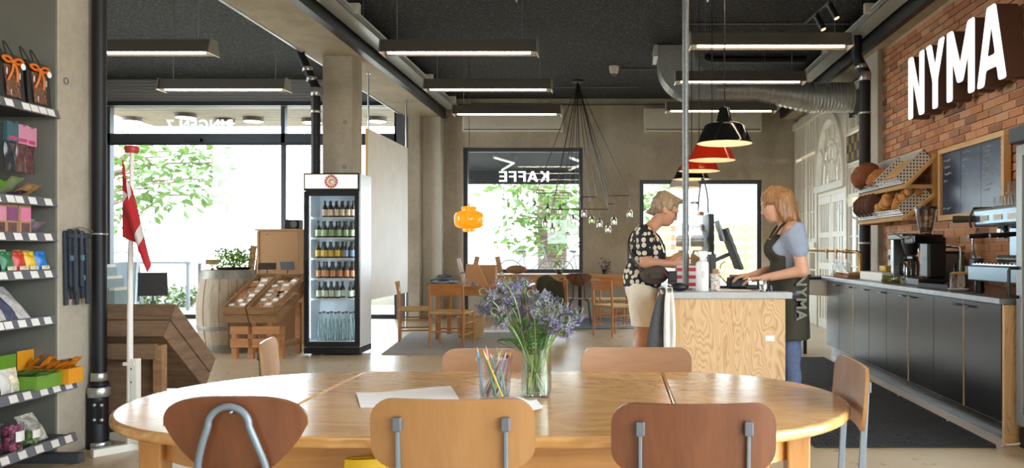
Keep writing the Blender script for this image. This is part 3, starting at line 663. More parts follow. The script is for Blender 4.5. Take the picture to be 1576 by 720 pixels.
t = MB().tube([(-3.78,4,3.63),(-3.78,14.3,3.63)], .02, 8).build('conduit', 'galv_bright', None, True); tag(t, 'pale straight conduit along the left edge of the left beam', 'conduit')

# downpipes
def pipe(label, path, r, clamps, extra=None):
    t = thing('downpipe', label, 'pipe', (0,0,0))
    MB().tube(path, r, 16).build('pipe', 'black_pipe', t, True, ang=50)
    for (p, rr, h, mt) in clamps: MB().lathe([(rr,-h/2),(rr+.003,-h/2+.004),(rr+.003,h/2-.004),(rr,h/2)], 18, p).build('clamp', mt, t, True)
    return t
mk('clamp_steel', (182,182,178), .3, .8, .15, 30)
px0, py0 = XW(153,5.02), 5.02
p = pipe('thick black downpipe on the column beside the grocery shelf', [(px0,py0,0),(px0,py0,4.2)], .041, [((px0,py0,ZW(580,5)),.046,.05,'clamp_steel'),((px0,py0,ZW(360,5)),.044,.012,'clamp_steel'),((px0,py0,ZW(603,5)),.064,.06,'clamp_steel'),((px0,py0,ZW(686,5)),.06,.05,'clamp_steel'),((px0,py0,ZW(592,5)),.05,.02,'black_pipe')])
MB().lathe([(.06,0),(.06,.34),(.05,.36)], 18, (px0-.012,py0,0)).build('socket', 'black_pipe', p, True)
mb = MB(); mb.bb(px0+.03, px0+.07, py0-.075, py0-.04, ZW(650,5), ZW(615,5)); mb.build('pipe_bracket', 'black_steel', p, bevel=.006)
for dz in (0,.09):
    MB().ball((px0+.065,py0-.08,ZW(643,5)+dz), .012, 8, 5).build('bolt', 'clamp_steel', p, True); MB().ball((px0+.02,py0-.08,ZW(643,5)+dz), .012, 8, 5).build('bolt', 'clamp_steel', p, True)
fx, fy = XW(486,9.86), 9.86
pipe('black downpipe beside the middle column, bent at the top', [(fx,fy,0),(fx,fy,3.1)]+[Vector((fx,fy,3.2))]+[(fx-.06,fy,3.32),(fx-.14,fy,3.5),(fx-.19,fy,3.6),(fx-.2,fy,3.9)], .055, [((fx,fy,3.14),.058,.1,'clamp_steel'),((fx-.1,fy,3.42),.06,.05,'clamp_steel'),((fx-.05,fy,3.3),.06,.05,'clamp_steel'),((fx,fy,ZW(172,fy)),.06,.03,'clamp_steel')])
qx, qy = XW(1331,9.5), 9.5
pipe('black downpipe between brick wall and white joinery, bent at the top', [(qx,qy,.92),(qx,qy,3.1),(qx,qy,3.3),(qx-.07,qy,3.42),(qx-.1,qy,3.5),(qx-.1,qy,3.9)], .066, [((qx,qy,3.25),.07,.1,'clamp_steel'),((qx-.04,qy,3.37),.07,.05,'clamp_steel'),((qx,qy,ZW(174,qy)),.07,.025,'clamp_steel'),((qx,qy,ZW(374,qy)),.07,.025,'clamp_steel')])
# spiral ventilation duct
dt = thing('ventilation_duct', 'large bare metal spiral duct curving down from the ceiling above the counter', 'duct', (0,0,0)); DY = 11.1
def dz_(py): return ZW(py, DY)
zc = dz_(150); path = []; rad = []
p0 = Vector((3.34,DY,zc)); p1 = Vector((XW(1245,DY),DY,zc)); p2 = Vector((XW(1165,DY),DY,dz_(138))); p3 = Vector((XW(1075,DY),DY,dz_(138)))
for a, b2 in ((p0,p1),(p1,p2),(p2,p3)):
    n = 44 if a is p0 else 30
    for k in range(n):
        path.append(a.lerp(b2, k/n)); w = .2 if a is p0 else (.2-.05*k/n if a is p1 else .15)
        rad.append(w+(.011 if k % 3 == 0 else 0))
path.append(p3); rad.append(.15)
MB().tube(path, rad, 24).build('spiral_tube', 'galvanised', dt, True, ang=60)
xl, xr = XW(1012,DY), XW(1100,DY); zt, zb = CZ-.01, dz_(155)
poly = [(xl,zt),(xl,zb+.62)]+[(xl+.5-.5*math.cos(a), zb+.5-.5*math.sin(a)+0) for a in [PI/2*k/10 for k in range(1,11)]]+[(xr,zb),(xr,zb+.32),(xl+.62,zb+.36),(xl+.5,zb+.5),(xl+.46,zt)]
MB().prism(poly, DY-.22, DY+.22, lambda u,v,a: (u,a,v)).build('elbow', 'galvanised', dt)
MB().bb(xl-.06, xl-.005, DY-.25, DY+.25, zt-.16, zt).build('flange', 'galv_bright', dt)
MB().bb(3.28, 3.34, DY-.24, DY+.24, zc-.24, zc+.24).build('wall_collar', 'black_steel', dt)
# conduits and detectors on the ceiling
def run(label, pts, r=.012, mat='wire'): return tag(MB().tube(pts, r, 6).build('conduit', mat, None, True), label, 'conduit')
Yr = (CZ-CH)*FP/(VY-102)
t = thing('smoke_detector', 'white smoke detector on the black ceiling beside the metal duct', 'detector', (XW(945,Yr), Yr, CZ))
MB().lathe([(.02,-.12),(.06,-.1),(.075,-.05),(.075,0)], 16).build('housing', 'white_paint', t, True)
MB().lathe([(.03,-.135),(.045,-.12)], 12).build('sensor', 'grey_metal', t, True)
run('thin conduit running from the smoke detector to the duct', [(XW(952,Yr),Yr,CZ-.04),(XW(1060,Yr),Yr,CZ-.04)])
Yr = (CZ-.03-CH)*FP/(VY-134); run('thin conduit on the ceiling above the chandelier', [(XW(849,Yr),Yr,CZ-.03),(XW(984,Yr),Yr,CZ-.03)])
run('thin pipe along the top of the back wall', [(-2.9,14.75,3.86),(2.9,14.75,3.86)], .016)
Yr = 9.85; run('thin conduit crossing the ceiling behind the spotlights', [(XW(1060,Yr),Yr,CZ-.014),(XW(1315,Yr),Yr,CZ-.014),(XW(1322,Yr),Yr,CZ-.1)])
tag(MB().tube(smooth_path([(1.3,11.5,3.97),(1.36,11.5,3.93),(1.6,11.5,3.92),(2.72,11.5,3.92)],4), .05, 10).build('black_hose', 'black_pipe', None, True), 'black insulated pipe under the ceiling behind the strip lights', 'pipe')
# track spotlights
t = thing('track_spotlights', 'black ceiling track with spotlights above the order counter', 'spotlight', (0,0,0)); Y0 = 7.9
a_ = W(1240,36,8.3); b2 = W(1290,-8,7.4)
MB().bar(W(1238,34,8.3), W(1310,-30,7.2), .035).build('track', 'black_steel', t)
emit('spot_glow', (255,190,120), 4)
for q in (W(1258,28,7.9), W(1278,10,7.55)):
    d = Vector((.35,-.2,-.8)).normalized()
    h = MB().tube([q-d*.02, q+d*.13], .032, 14).build('spot', 'black_plastic', t, True); MB().tube([q+d*.131, q+d*.133], .024, 14).build('spot_lens', 'spot_glow', h)
    MB().bar(q-d*.02, q+Vector((0,0,.06)), .015).build('bracket', 'black_steel', t)
# wall-hung white convectors over the back windows
for (a, b2), lab in zip(((711,866),(991,1173)), ('white ribbed convector on the wall over the tall window', 'white ribbed convector on the wall over the low wide window')):
    Yq = BW-.12; t = thing('wall_convector', lab, 'convector', (XW((a+b2)/2,Yq), Yq, ZW(202,Yq))); hw = (b2-a)/2*Yq/FP; hh = (202-166)*Yq/FP
    MB().bb(-hw, hw, .02, .119, 0, hh).build('casing', 'white_paint', t, bevel=.01)
    for k in range(46): x = -hw+.04+k*(2*hw-.08)/45; MB().bb(x-.009, x+.009, .008, .02, .07, hh-.05).build('rib', 'white_paint', t)
    for k in range(1): MB().bb(-hw+.03, hw-.03, .015, .02, .03, .045).build('outlet_slot', 'grey_metal_dark', t)
# ================================================================== FOREGROUND TABLE AND CHAIRS
def plate(mb, w, top, bot, curve=.35, th=.012, nx=24, nz=6, M=lambda x,y,z: (x,y,z)):
    """bent plywood plate: top(x), bot(x) give the outline, curve bends it around z"""
    def fn(u, v):
        x = w/2*math.sin((u*2-1)*PI/2); z = bot(x)+(top(x)-bot(x))*v
        return M(x, curve*x*x, z)
    return mb.sheet(fn, nx, nz, th)
def rr_top(w, z1, r, sag=0): return lambda x: z1-r+math.sqrt(max(0, r*r-max(0, abs(x)-(w/2-r))**2))-sag*(1-(2*x/w)**2)
def rr_bot(w, z0, r): return lambda x: z0+r-math.sqrt(max(0, r*r-max(0, abs(x)-(w/2-r))**2))
def school_chair(label, loc, rz, w=.40, ztop=.865, hgt=.17, wood_='ply_chair', seat='ply_chair', zs=.44, group='plywood school chairs at the oval table'):
    t = thing('school_chair', label, 'chair', loc, rz, group)
    zb = ztop-hgt
    plate(MB(), w, rr_top(w, ztop, .055, .004), rr_bot(w, zb, .055), .45, .011, M=lambda x,y,z: (x, y-.215+(z-zb)*-.08, z)).build('backrest', wood_, t, True, ang=60)
    sw = .38
    MB().sheet(lambda u,v: ((u-.5)*sw*(1 if .08 < v < .92 else .82), -.19+v*.38, zs+.012*math.cos((u-.5)*PI)*-1+.02*(v-.5)**2*(-1 if v > .5 else 1)), 12, 12, .012).build('seat', seat, t, True, ang=60)
    for s in (-1, 1):
        x = s*.13
        leg = MB(); 
        leg.bar((x,-.2-.018,ztop-.075),(x,-.2,zs+.02),.02,.009,(1,0,0)); leg.build('back_support', 'grey_paint', t, bevel=.002)
        MB().box((x,-.222,ztop-.062),(.022,.02,.034)).build('cap', 'grey_metal', t, bevel=.003)
        MB().tube([(x,-.2,zs+.05),(x*1.12,-.19,zs-.05),(x*1.45,-.23,.012)], .0105, 8).build('leg', 'grey_paint', t, True)
        MB().tube([(x*1.1,-.19,zs-.03),(x*1.1,.13,zs-.03),(x*1.2,.15,zs-.06),(x*1.5,.20,.012)], .0105, 8).build('leg', 'grey_paint', t, True)
        MB().ball((x,-.2265,ztop-.072), .004, 8, 5).build('screw', 'black_steel', t, True)
        for yy in (-.23,.20): MB().lathe([(.014,0),(.014,.02),(.011,.024)], 10, (x*(1.45 if yy < 0 else 1.5), yy, 0)).build('foot_cap', 'black_plastic', t, True)
    MB().bar((-.15,-.02,zs-.035),(.15,-.02,zs-.035),.018,.01).build('crossbar', 'grey_paint', t)
    return t
def loop_chair(label, loc, rz, wood_='ply_dark', w=.35, ztop=.868, group=None, tubem='grey_paint', zs=.44, sc=1):
    t = thing('loop_back_chair', label, 'chair', loc, rz, group)
    zm = ztop-.064
    def top(x): a = min(1, abs(2*x/w)); return zm+.064*max(0, 1-a**3.5)**.45
    def bot(x): a = min(1, abs(2*x/w)); return zm-.15*max(0, 1-a**1.6)**.77
    plate(MB(), w, top, bot, .5, .012, 28, 8, M=lambda x,y,z: (x, y-.205-(z-.7)*.12, z)).build('backrest', wood_, t, True, ang=60)
    pth = [(-.095,-.17,zs-.02),(-.085,-.215,ztop-.2),(-.068,-.232,ztop-.12)]+[(-.05*math.cos(a), -.238, ztop-.07+.05*math.sin(a)) for a in [PI*k/10 for k in range(0,11)]]+[(.068,-.232,ztop-.12),(.085,-.215,ztop-.2),(.095,-.17,zs-.02)]
    MB().tube(smooth_path(pth,3), .0085, 10).build('back_loop', tubem, t, True)
    for x in (-.045,0,.045): MB().ball((x, -.2295 if x else -.225, ztop-.185 if x else ztop-.035), .006, 8, 5).build('screw', 'steel', t, True)
    for s in (-1,1): MB().box((s*.07,-.224,ztop-.186),(.04,.004,.014)).build('clip', tubem, t)
    MB().sheet(lambda u,v: ((u-.5)*(.36+.04*v)*(1-.25*(max(0,abs(v-.5)-.3)/.2)**2), -.18+v*.38, zs-.012*math.cos((u-.5)*PI)), 12, 12, .012).build('seat', wood_, t, True, ang=60)
    for sx in (-1,1):
        for sy in (-1,1): MB().tube([(sx*.1,sy*.1,zs-.03),(sx*.15,sy*.14,zs-.05),(sx*.19,sy*.19,.01)], .0095, 8).build('leg', tubem, t, True); MB().lathe([(.013,0),(.013,.02),(.01,.024)], 10, (sx*.19,sy*.19,0)).build('foot_cap', 'black_plastic', t, True)
    return t

TX, TY, TH = -.40, 2.658, .74
tb = thing('dining_table', 'oval extending oak table with rounded ends in the foreground', 'table', (TX,TY,0))
R, HL = .567, .583
def bev(mb, name, par=tb): return mb.build(name, 'table_oak', par, True, bevel=.011, seg=3, ang=35)
end = [(R*math.cos(a), R*math.sin(a)) for a in [-PI/2+PI*k/40 for k in range(41)]]
bev(MB().prism([(HL+.002+x, y) for x,y in end], TH-.032, TH, lambda u,v,a: (u,v,a)), 'end_leaf')
bev(MB().prism([(-HL-.002-x, -y) for x,y in end], TH-.032, TH, lambda u,v,a: (u,v,a)), 'end_leaf')
MB().bb(-HL, HL, -R, R, TH-.032, TH).build('middle_leaf', 'table_oak', tb, bevel=.008, seg=3)
ap = []; RA2 = .44
mb = MB(); pts = [(HL+RA2*math.cos(a), RA2*math.sin(a)) for a in [-PI/2+PI*k/24 for k in range(25)]]+[(-HL-RA2*math.cos(a), -RA2*math.sin(a)) for a in [-PI/2+PI*k/24 for k in range(25)]]
n = len(pts); cxy = lambda p, k: ((p[0]-(HL if p[0] > 0 else -HL))*k+(HL if p[0] > 0 else -HL), p[1]*k)
vs = [(*p, z) for z in (TH-.125, TH-.033) for p in pts]+[(*cxy(p,.95), z) for z in (TH-.125, TH-.033) for p in pts]
fs = []
for i in range(n):
    j = (i+1)%n; fs += [(i,j,n+j,n+i), (2*n+j,2*n+i,3*n+i,3*n+j), (j,i,2*n+i,2*n+j), (n+i,n+j,3*n+j,3*n+i)]
mb.add(vs, fs).build('apron', 'oak', tb, True, ang=30)
for sx in (-1,1):
    for sy in (-1,1):
        x, y = sx*.93, sy*.30
        MB().add([(x+a*.035*sx*0+a*.034, y+b_*.034, TH-.033) for a,b_ in ((-1,-1),(1,-1),(1,1),(-1,1))]+[(x+a*.026, y+b_*.026, 0) for a,b_ in ((-1,-1),(1,-1),(1,1),(-1,1))], [(0,1,2,3),(7,6,5,4),(1,0,4,5),(2,1,5,6),(3,2,6,7),(0,3,7,4)]).build('leg', 'oak_v', tb, bevel=.006)

YB = 1.95
loop_chair('dark brown plywood chair with steel loop on its back, left end of the near row', (XW(357,YB), YB+.22, 0), 0)
school_chair('light plywood school chair with grey steel supports, middle of the near row', (XW(695,YB), YB+.22, 0), 0)
school_chair('dark brown plywood school chair with steel supports, right of the near row', (XW(1068.5,YB), YB+.22, 0), 0, ztop=.854, wood_='ply_dark', seat='ply_dark')
school_chair('plywood school chair turned sideways at the right end of the oval table', (.552, 2.6, 0), math.radians(87), .42, .868, .19, 'ply_chair')
school_chair('plywood chair with wide back on the far side, behind the pencil cup', (-.50, 3.27, 0), PI, .47, .80, .2, 'ply_mid')
school_chair('plywood chair with wide back on the far side, nearest the order counter', (.095, 3.27, 0), PI, .475, .806, .2, 'ply_mid')
school_chair('plywood chair seen edge-on beyond the left end of the oval table', (-1.42, 3.86, 0), math.radians(-77), .40, .80, .2, 'ply_chair')

# yellow bag on the middle chair
mk('yellow', (206,166,20), .6, 0, .08, 10)
t = thing('tote_bag', 'yellow fabric bag with black strap on the middle near chair', 'bag', (XW(562,2.12), 2.12, .452), .15)
MB().sheet(lambda u,v: ((u-.5)*(.10+.05*(1-v)), -.05*math.sin(PI*u)*(1-v*.8)-.005, v*.225), 10, 8, .01).build('front_panel', 'yellow', t, True)
MB().sheet(lambda u,v: ((u-.5)*(.10+.05*(1-v)), .05*math.sin(PI*u)*(1-v*.8)+.005, v*.225), 10, 8, .01).build('back_panel', 'yellow', t, True)
MB().tube(smooth_path([(.02,-.012,.2),(.04,-.055,.12),(.05,-.05,.03),(.06,-.03,.0)],4), .007, 6).build('strap', 'black_plastic', t, True)

# papers
def sheetp(label, c, wave, seed):
    rnd = random.Random(seed); P = [Vector((XW(px, YF(py,TH)), YF(py,TH), TH+.0015)) for px,py in c]
    O = sum(P, Vector())/4; t = None
    o = MB().sheet(lambda u,v: (P[0]*(1-u)*(1-v)+P[1]*u*(1-v)+P[2]*u*v+P[3]*(1-u)*v)-O+Vector((0,0,wave*(.5+.5*math.sin(5*u+2*v+seed))*v*(1.2-u))), 14, 8, .0006).build('paper_sheet', 'paper', None, True)
    o.location = O; return tag(o, label, 'paper')
sheetp('large white sheet of paper lying on the oval table', ((555,628),(712,622),(694,595),(548,607)), .008, 1)
o = sheetp('small folded white paper on the table between cup and near chair', ((765,634),(838,626),(818,619),(778,612)), .012, 3); o.location.z += .001
o = sheetp('slim white paper strip on the table in front of the vase', ((812,636),(836,630),(826,617),(800,622)), .004, 5); o.location.z += .004

# pencil cup
m = thin_glass('plastic_milky', (.97,.97,.98), .05, .1, .25); nt = m.node_tree; mo = nt.nodes['Material Output'] if 'Material Output' in nt.nodes else [n_ for n_ in nt.nodes if n_.type == 'OUTPUT_MATERIAL'][0]
tr = N(nt,'ShaderNodeBsdfTranslucent'); tr.inputs[0].default_value = (.95,.95,.97,1); mx2 = N(nt,'ShaderNodeMixShader'); mx2.inputs[0].default_value = .13; nt.links.new(mo.inputs[0].links[0].from_socket, mx2.inputs[1]); nt.links.new(tr.outputs[0], mx2.inputs[2]); nt.links.new(mx2.outputs[0], mo.inputs[0])
YC = 2.66; CX = XW(761.5, YC)
t = thing('pencil_cup', 'clear plastic tub full of coloured pencils on the oval table', 'cup', (CX,YC,TH))
MB().lathe([(.001,.0),(.046,.0),(.049,.004),(.056,.118),(.0615,.12),(.0615,.126),(.0605,.132),(.0575,.132),(.0555,.12),(.0475,.006),(.001,.004)], 36, caps=False).build('tub', 'plastic_milky', t, True)
MB().tube([(.0605*math.cos(2*PI*k/36), .0605*math.sin(2*PI*k/36), .126) for k in range(36)], .0022, 6, True).build('rim', 'plastic_clear', t, True)
PC = [('light blue',(96,166,206)),('pink',(224,152,176)),('yellow',(232,196,60)),('green',(70,140,96)),('lilac',(166,140,190)),('dark grey',(70,72,78)),('orange',(214,96,62)),('purple',(104,78,120)),('beige',(206,178,140)),('teal',(60,140,150)),('brown',(120,84,62)),('red',(176,50,52)),('mint',(140,190,160)),('white',(226,224,220))]
spec = [(-.036,-.02,-.056,-.01,.165),(-.005,.02,-.034,.03,.165),(.03,-.034,-.032,-.042,.16),(.01,-.04,-.028,-.03,.15),(-.02,.0,.04,-.01,.15),(-.03,.02,.035,.03,.148),(.028,.02,.052,.0,.15),(.0,.035,.045,.02,.15),(-.036,.01,.02,.04,.155),(.03,-.01,-.01,-.04,.15),(-.02,-.03,.03,-.035,.14),(.02,.03,.05,.03,.14),(.036,.0,.0,.045,.16),(0,.0,.018,-.03,.15)]
for (nm, rgb), (x0,y0,x1,y1,z1) in zip(PC, spec):
    mk('pencil_'+nm.replace(' ','_'), rgb, .4)
    p = thing('pencil', nm+' pencil standing in the clear tub', 'pencil', (CX,YC,TH), 0, 'coloured pencils in the tub')
    a, b_ = Vector((x0,y0,.007)), Vector((x1,y1,z1)); d = (b_-a).normalized()
    MB().tube([a, b_-d*.016], .0037, 6).build('barrel', 'pencil_'+nm.replace(' ','_'), p)
    MB().tube([b_-d*.016, b_-d*.005], [.0036,.0014], 6).build('sharpened_tip', 'pine', p); MB().tube([b_-d*.005, b_], [.0014,.0004], 6).build('lead', 'pencil_'+nm.replace(' ','_'), p)
# vase with bouquet
VXx = XW(825.5, YC); thin_glass('jar_thin', (.97,.985,.97), .07, 0, .4); thin_glass('water_thin', (.95,.97,.94), .04, 0, .3)
t = thing('glass_vase', 'clear glass jar half filled with water on the oval table', 'vase', (VXx,YC,TH))
MB().lathe([(.0005,0),(.042,0),(.049,.006),(.051,.02),(.051,.14),(.050,.15),(.053,.158),(.053,.162),(.0505,.162),(.0478,.15),(.0482,.02),(.046,.01),(.0005,.008)], 40, caps=False).build('jar', 'jar_thin', t, True, ang=60)
MB().lathe([(.0005,.0085),(.0455,.0105),(.0478,.02),(.0478,.086),(.0005,.086)], 32, caps=False).build('water', 'water_thin', t, True, ang=50)
mk('stem_green', (96,134,62), .6, 0, .2, 30); mk('stem_pale', (150,172,112), .6); mk('petal', (124,116,150), .7, 0, .18, 90); mk('petal_grey', (136,131,146), .75, 0, .2, 90); mk('calyx', (112,124,94), .8, 0, .2, 80); leafmat('fern', (58,104,40), (104,146,66))
bq = thing('bouquet', 'loose bouquet of fuzzy lilac wildflowers standing in the glass jar', 'flowers', (VXx,YC,TH))
rnd = random.Random(11)
heads = [(757,458,-.05),(748,476,.03),(770,447,.02),(790,450,-.04),(808,462,.04),(775,492,-.05),(800,484,.05),(822,478,-.06),(842,466,.03),(850,500,-.04),(868,484,.02),(886,487,-.02),(762,470,.06),(830,494,.05),(856,476,-.05),(814,503,-.02),(840,512,.05),(872,498,.06),(789,470,.0),(806,440,.03),(832,460,0),(865,510,-.06)]
def flower_mesh(seed, petal):
    r2 = random.Random(seed); mb = MB(); cal = MB()
    for k in range(34):
        a = r2.uniform(0,6.28); zz = r2.uniform(-.4,1); q = math.sqrt(max(0,1-zz*zz)); d = Vector((q*math.cos(a), q*math.sin(a), zz)); c = d*.022*r2.uniform(.55,1.1)
        u = d.orthogonal().normalized(); w = d.cross(u)
        for j in range(5):
            an = 2*PI*j/5+r2.random(); e = (u*math.cos(an)+w*math.sin(an)); e2 = (u*math.cos(an+.5)+w*math.sin(an+.5)); e3 = (u*math.cos(an-.5)+w*math.sin(an-.5)); s = .0062*r2.uniform(.8,1.25)
            mb.add([c, c+e2*s*.75+d*s*.55, c+e*s*1.1+d*s*.8, c+e3*s*.75+d*s*.55], [(0,1,2,3)])
        for j in range(3):
            e = (u*r2.uniform(-1,1)+w*r2.uniform(-1,1))*.35+d; h = c+e*.016; n_ = e.orthogonal().normalized()*.0006; mb.add([c-n_, c+n_, h+n_, h-n_], [(0,1,2,3)])
        cal.ball(c*.72, .005, 6, 4)
    for k in range(1):                       # curled tips of the flower spray
        a = 2.1*k+r2.random(); e = Vector((math.cos(a), math.sin(a), .2)); cal.tube([e*.015+Vector((0,0,.012))+ (e*(.012*math.sin(s_))+Vector((0,0,.012*(1-math.cos(s_))))) for s_ in [4.2*i/9 for i in range(10)]], [.0024]*6+[.0018]*4, 6)
    return mb.mesh('flower', petal), cal.mesh('calyx', 'calyx')
fm = [flower_mesh(i, 'petal' if i % 2 else 'petal_grey') for i in range(5)]
for i, (px, py, dy) in enumerate(heads):
    Yh = YC+dy*1.4; P = W(px, py, Yh)-Vector((VXx,YC,TH)); a = rnd.uniform(0,6.28)
    b0 = Vector((.03*math.cos(a), .03*math.sin(a), .012)); out = Vector((P.x,P.y,0)); m1 = Vector((max(-.04,min(.04,P.x*.45)), max(-.04,min(.04,P.y*.45)), .158))
    MB().tube(smooth_path([b0, m1, m1.lerp(P,.55)+Vector((0,0,.012)), P-Vector((0,0,.008))], 5), [.0026]*6+[.0022]*5+[.0018]*5, 6).build('stem', 'stem_green' if i % 3 else 'stem_pale', bq, True)
    f, c = fm[i % 5]; o = bpy.data.objects.new('flower', f); COL.objects.link(o); o.parent = bq; o.location = P; o.rotation_euler = (rnd.uniform(-.6,.6), rnd.uniform(-.6,.6), rnd.uniform(0,6.28)); s = rnd.uniform(.85,1.3); o.scale = (s,s,s)
    q = bpy.data.objects.new('calyx', c); COL.objects.link(q); q.parent = o
for i in range(22):                          # feathery leaves
    a = rnd.uniform(0,6.28); h = rnd.uniform(.17,.30); tip = Vector((-.05+rnd.uniform(-.09,.10), math.sin(a)*.07, h)); b0 = Vector((tip.x*.3, tip.y*.3, .14)); mb = MB(); 
    for k in range(14):
        c = b0.lerp(tip, k/14)+Vector((0,0,.02*math.sin(k/14*PI)))
        for s in (-1,1):
            e = Vector((s*math.cos(a), s*math.sin(a), .5)).normalized()*.022*(1-abs(k/14-.4)); n_ = Vector((0,0,.0022)); mb.add([c-n_, c+e*.6-n_*.4, c+e, c+e*.6+n_*1.2, c+n_], [(0,1,2,3,4)])
    mb.tube([b0, tip], .0011, 5); mb.build('leaf', 'fern', bq, kind='stuff')

# ================================================================== GROCERY SHELF (left)
SY0, SY1 = 3.4, 4.70
mk('panel_grey', (112,110,100), .6, 0, .06, 8)  # shade on the shelf back is put into this grey
sh = thing('store_shelf', 'grey metal grocery shelf unit with price tags against the concrete column', 'shelf', (0,0,0))
sx0 = -3.86
shelves = [(1.98,-3.21),(1.47,-3.225),(1.27,-3.225),(1.06,-3.225),(.795,-3.228),(.425,-3.11),(.12,-3.11)]
MB().bb(-3.92, -3.88, SY0, SY1, 0, 2.5).build('back_panel', 'grey_metal', sh)
for y in (SY1-.03, SY0+.05): MB().bb(-3.88, -3.84, y-.03, y, 0, 2.5).build('upright', 'grey_metal_dark', sh)
MB().bb(-3.88, -3.236, SY1+.004, SY1+.02, 0, 2.75).build('end_panel', 'panel_grey', sh)
MB().bb(-3.88, -3.06, SY1-.06, SY1, 0, .055).build('foot', 'grey_metal_dark', sh, bevel=.006); 
rt = random.Random(2)
for z, xf in shelves:
    s = MB().bb(sx0, xf-.004, SY0, SY1, z+.012, z+.036).build('shelf_board', 'grey_metal_dark', sh)
    MB().add([(xf-.004,SY0,z-.002),(xf+.008,SY0,z),(xf-.008,SY0,z+.05),(xf-.02,SY0,z+.05),(xf-.004,SY1,z-.002),(xf+.008,SY1,z),(xf-.008,SY1,z+.05),(xf-.02,SY1,z+.05)], [(0,1,2,3),(7,6,5,4),(0,4,5,1),(1,5,6,2),(2,6,7,3),(3,7,4,0)]).build('price_rail', 'grey_metal', s)
    y = SY1-.07
    while y > 4.1:
        MB().add([(xf+.0085,y-.028,z+.006),(xf+.0085,y+.028,z+.006),(xf-.005,y+.028,z+.044),(xf-.005,y-.028,z+.044),(xf+.0065,y-.028,z+.006),(xf+.0065,y+.028,z+.006),(xf-.007,y+.028,z+.044),(xf-.007,y-.028,z+.044)], [(0,1,2,3),(7,6,5,4),(0,4,5,1),(1,5,6,2),(2,6,7,3),(3,7,4,0)]).build('price_tag', 'paper_tag', s)
        y -= rt.choice((.065,.1,.125,.11))
# things on the shelf --------------------------------------------------
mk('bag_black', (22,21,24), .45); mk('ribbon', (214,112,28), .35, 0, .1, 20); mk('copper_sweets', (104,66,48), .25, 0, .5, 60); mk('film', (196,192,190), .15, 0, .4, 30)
def gift_bag(label, y):
    t = thing('gift_bag', label, 'gift bag', (-3.275, y, 2.018), 0, 'black gift bags on the top shelf')
    MB().add([(-.05,-.092,0),(.035,-.092,0),(.035,.092,0),(-.05,.092,0),(-.03,-.088,.262),(.015,-.088,.262),(.015,.088,.262),(-.03,.088,.262)], [(0,3,2,1),(4,5,6,7),(0,1,5,4),(1,2,6,5),(2,3,7,6),(3,0,4,7)]).build('bag', 'bag_black', t, bevel=.004)
    MB().sheet(lambda u,v: (.037-.016*v*.75+.004*math.sin(9*u+5*v), -.055+.11*u, .03+.17*v), 10, 12, .004).build('window', 'copper_sweets', t, True)
    for dy, dz in ((-.05,.16),(-.02,.05),(.03,.06),(.045,.15)): MB().box((.034,dy,dz),(.006,.007,.035)).build('painted_glint', 'film', t)  # pale chips painted in as highlights on the shiny window
    kn = MB().ball((.028,0,.22), .014, 8, 5).build('bow', 'ribbon', t, True)
    for s in (-1,1):
        MB().tube(smooth_path([(.028,0,.22),(.033,s*.035,.24),(.03,s*.075,.232),(.03,s*.045,.213),(.028,0,.22)],4), .008, 6).build('bow_loop', 'ribbon', kn, True)
        MB().sheet(lambda u,v,s=s: (.034+.006*math.sin(4*v)+.014*(1-v)*0, s*(.004+.03*v)+.016*(u-.5), .215-.10*v), 3, 6, .002).build('ribbon_tail', 'ribbon', kn, True)
    MB().prism([(.018*math.cos(2*PI*k/16), .018*math.sin(2*PI*k/16)) for k in range(16)], .04, .042, lambda u,v,a: (a, .062+u, .205+v)).build('round_tag', 'paper', t)
    for yy in (-.04,.04): MB().tube(smooth_path([(-.01,yy-.03,.25),(-.04,yy-.02,.33),(-.05,yy+.01,.335),(-.01,yy+.03,.25)],4), .003, 5).build('handle', 'black_plastic', t)
    return t
gift_bag('black gift bag with orange bow, nearest the column on the top shelf', 4.59); gift_bag('black gift bag with orange bow, second from the column on the top shelf', 4.385); gift_bag('black gift bag with orange bow cut by the left edge of the picture', 4.18)
def pouch_mb(wy, h, bulge, flat=.08, n=10, top_seal=.12):
    mb = MB()
    def fn(s): 
        def g(u, v):
            e = (1-abs(2*u-1)**3)*math.sin(PI*min(1, max(0,(v/(1-top_seal)))))**.6 if v < 1-top_seal else 0
            return (s*(bulge*e+.001)+.003*math.sin(7*u+9*v), (u-.5)*wy, h*v)
        return g
    mb.sheet(fn(1), n, n); k = len(mb.v); mb.sheet(lambda u,v: fn(-1)(1-u,v), n, n); return mb
def pouch(name, label, cat, loc, wy, h, bulge, mat, tilt=0, rz=0, group=None, band=None, header=None):
    t = thing(name, label, cat, loc, rz, group); t.rotation_euler = (0, tilt, rz)
    pouch_mb(wy, h, bulge).build('pouch', mat, t, True)
    if band: 
        bm, z0, z1 = band; MB().sheet(lambda u,v: (bulge+.004, (u-.5)*wy*.72, h*(z0+(z1-z0)*v)), 6, 4, .002).build('label_print', bm, t, True)
    if header: MB().bb(-.002,.004,-wy*.5,wy*.5,h*.86,h*.86+header[1]).build('header_card', header[0], t)
    return t
mk('pink_card', (206,136,160), .6, 0, .06, 20); mk('magenta', (176,60,110), .5); mk('brown_sweets', (92,58,56), .25, 0, .5, 50); mk('teal_card', (52,92,98), .6); mk('dark_sweets', (44,44,48), .25, 0, .5, 50)
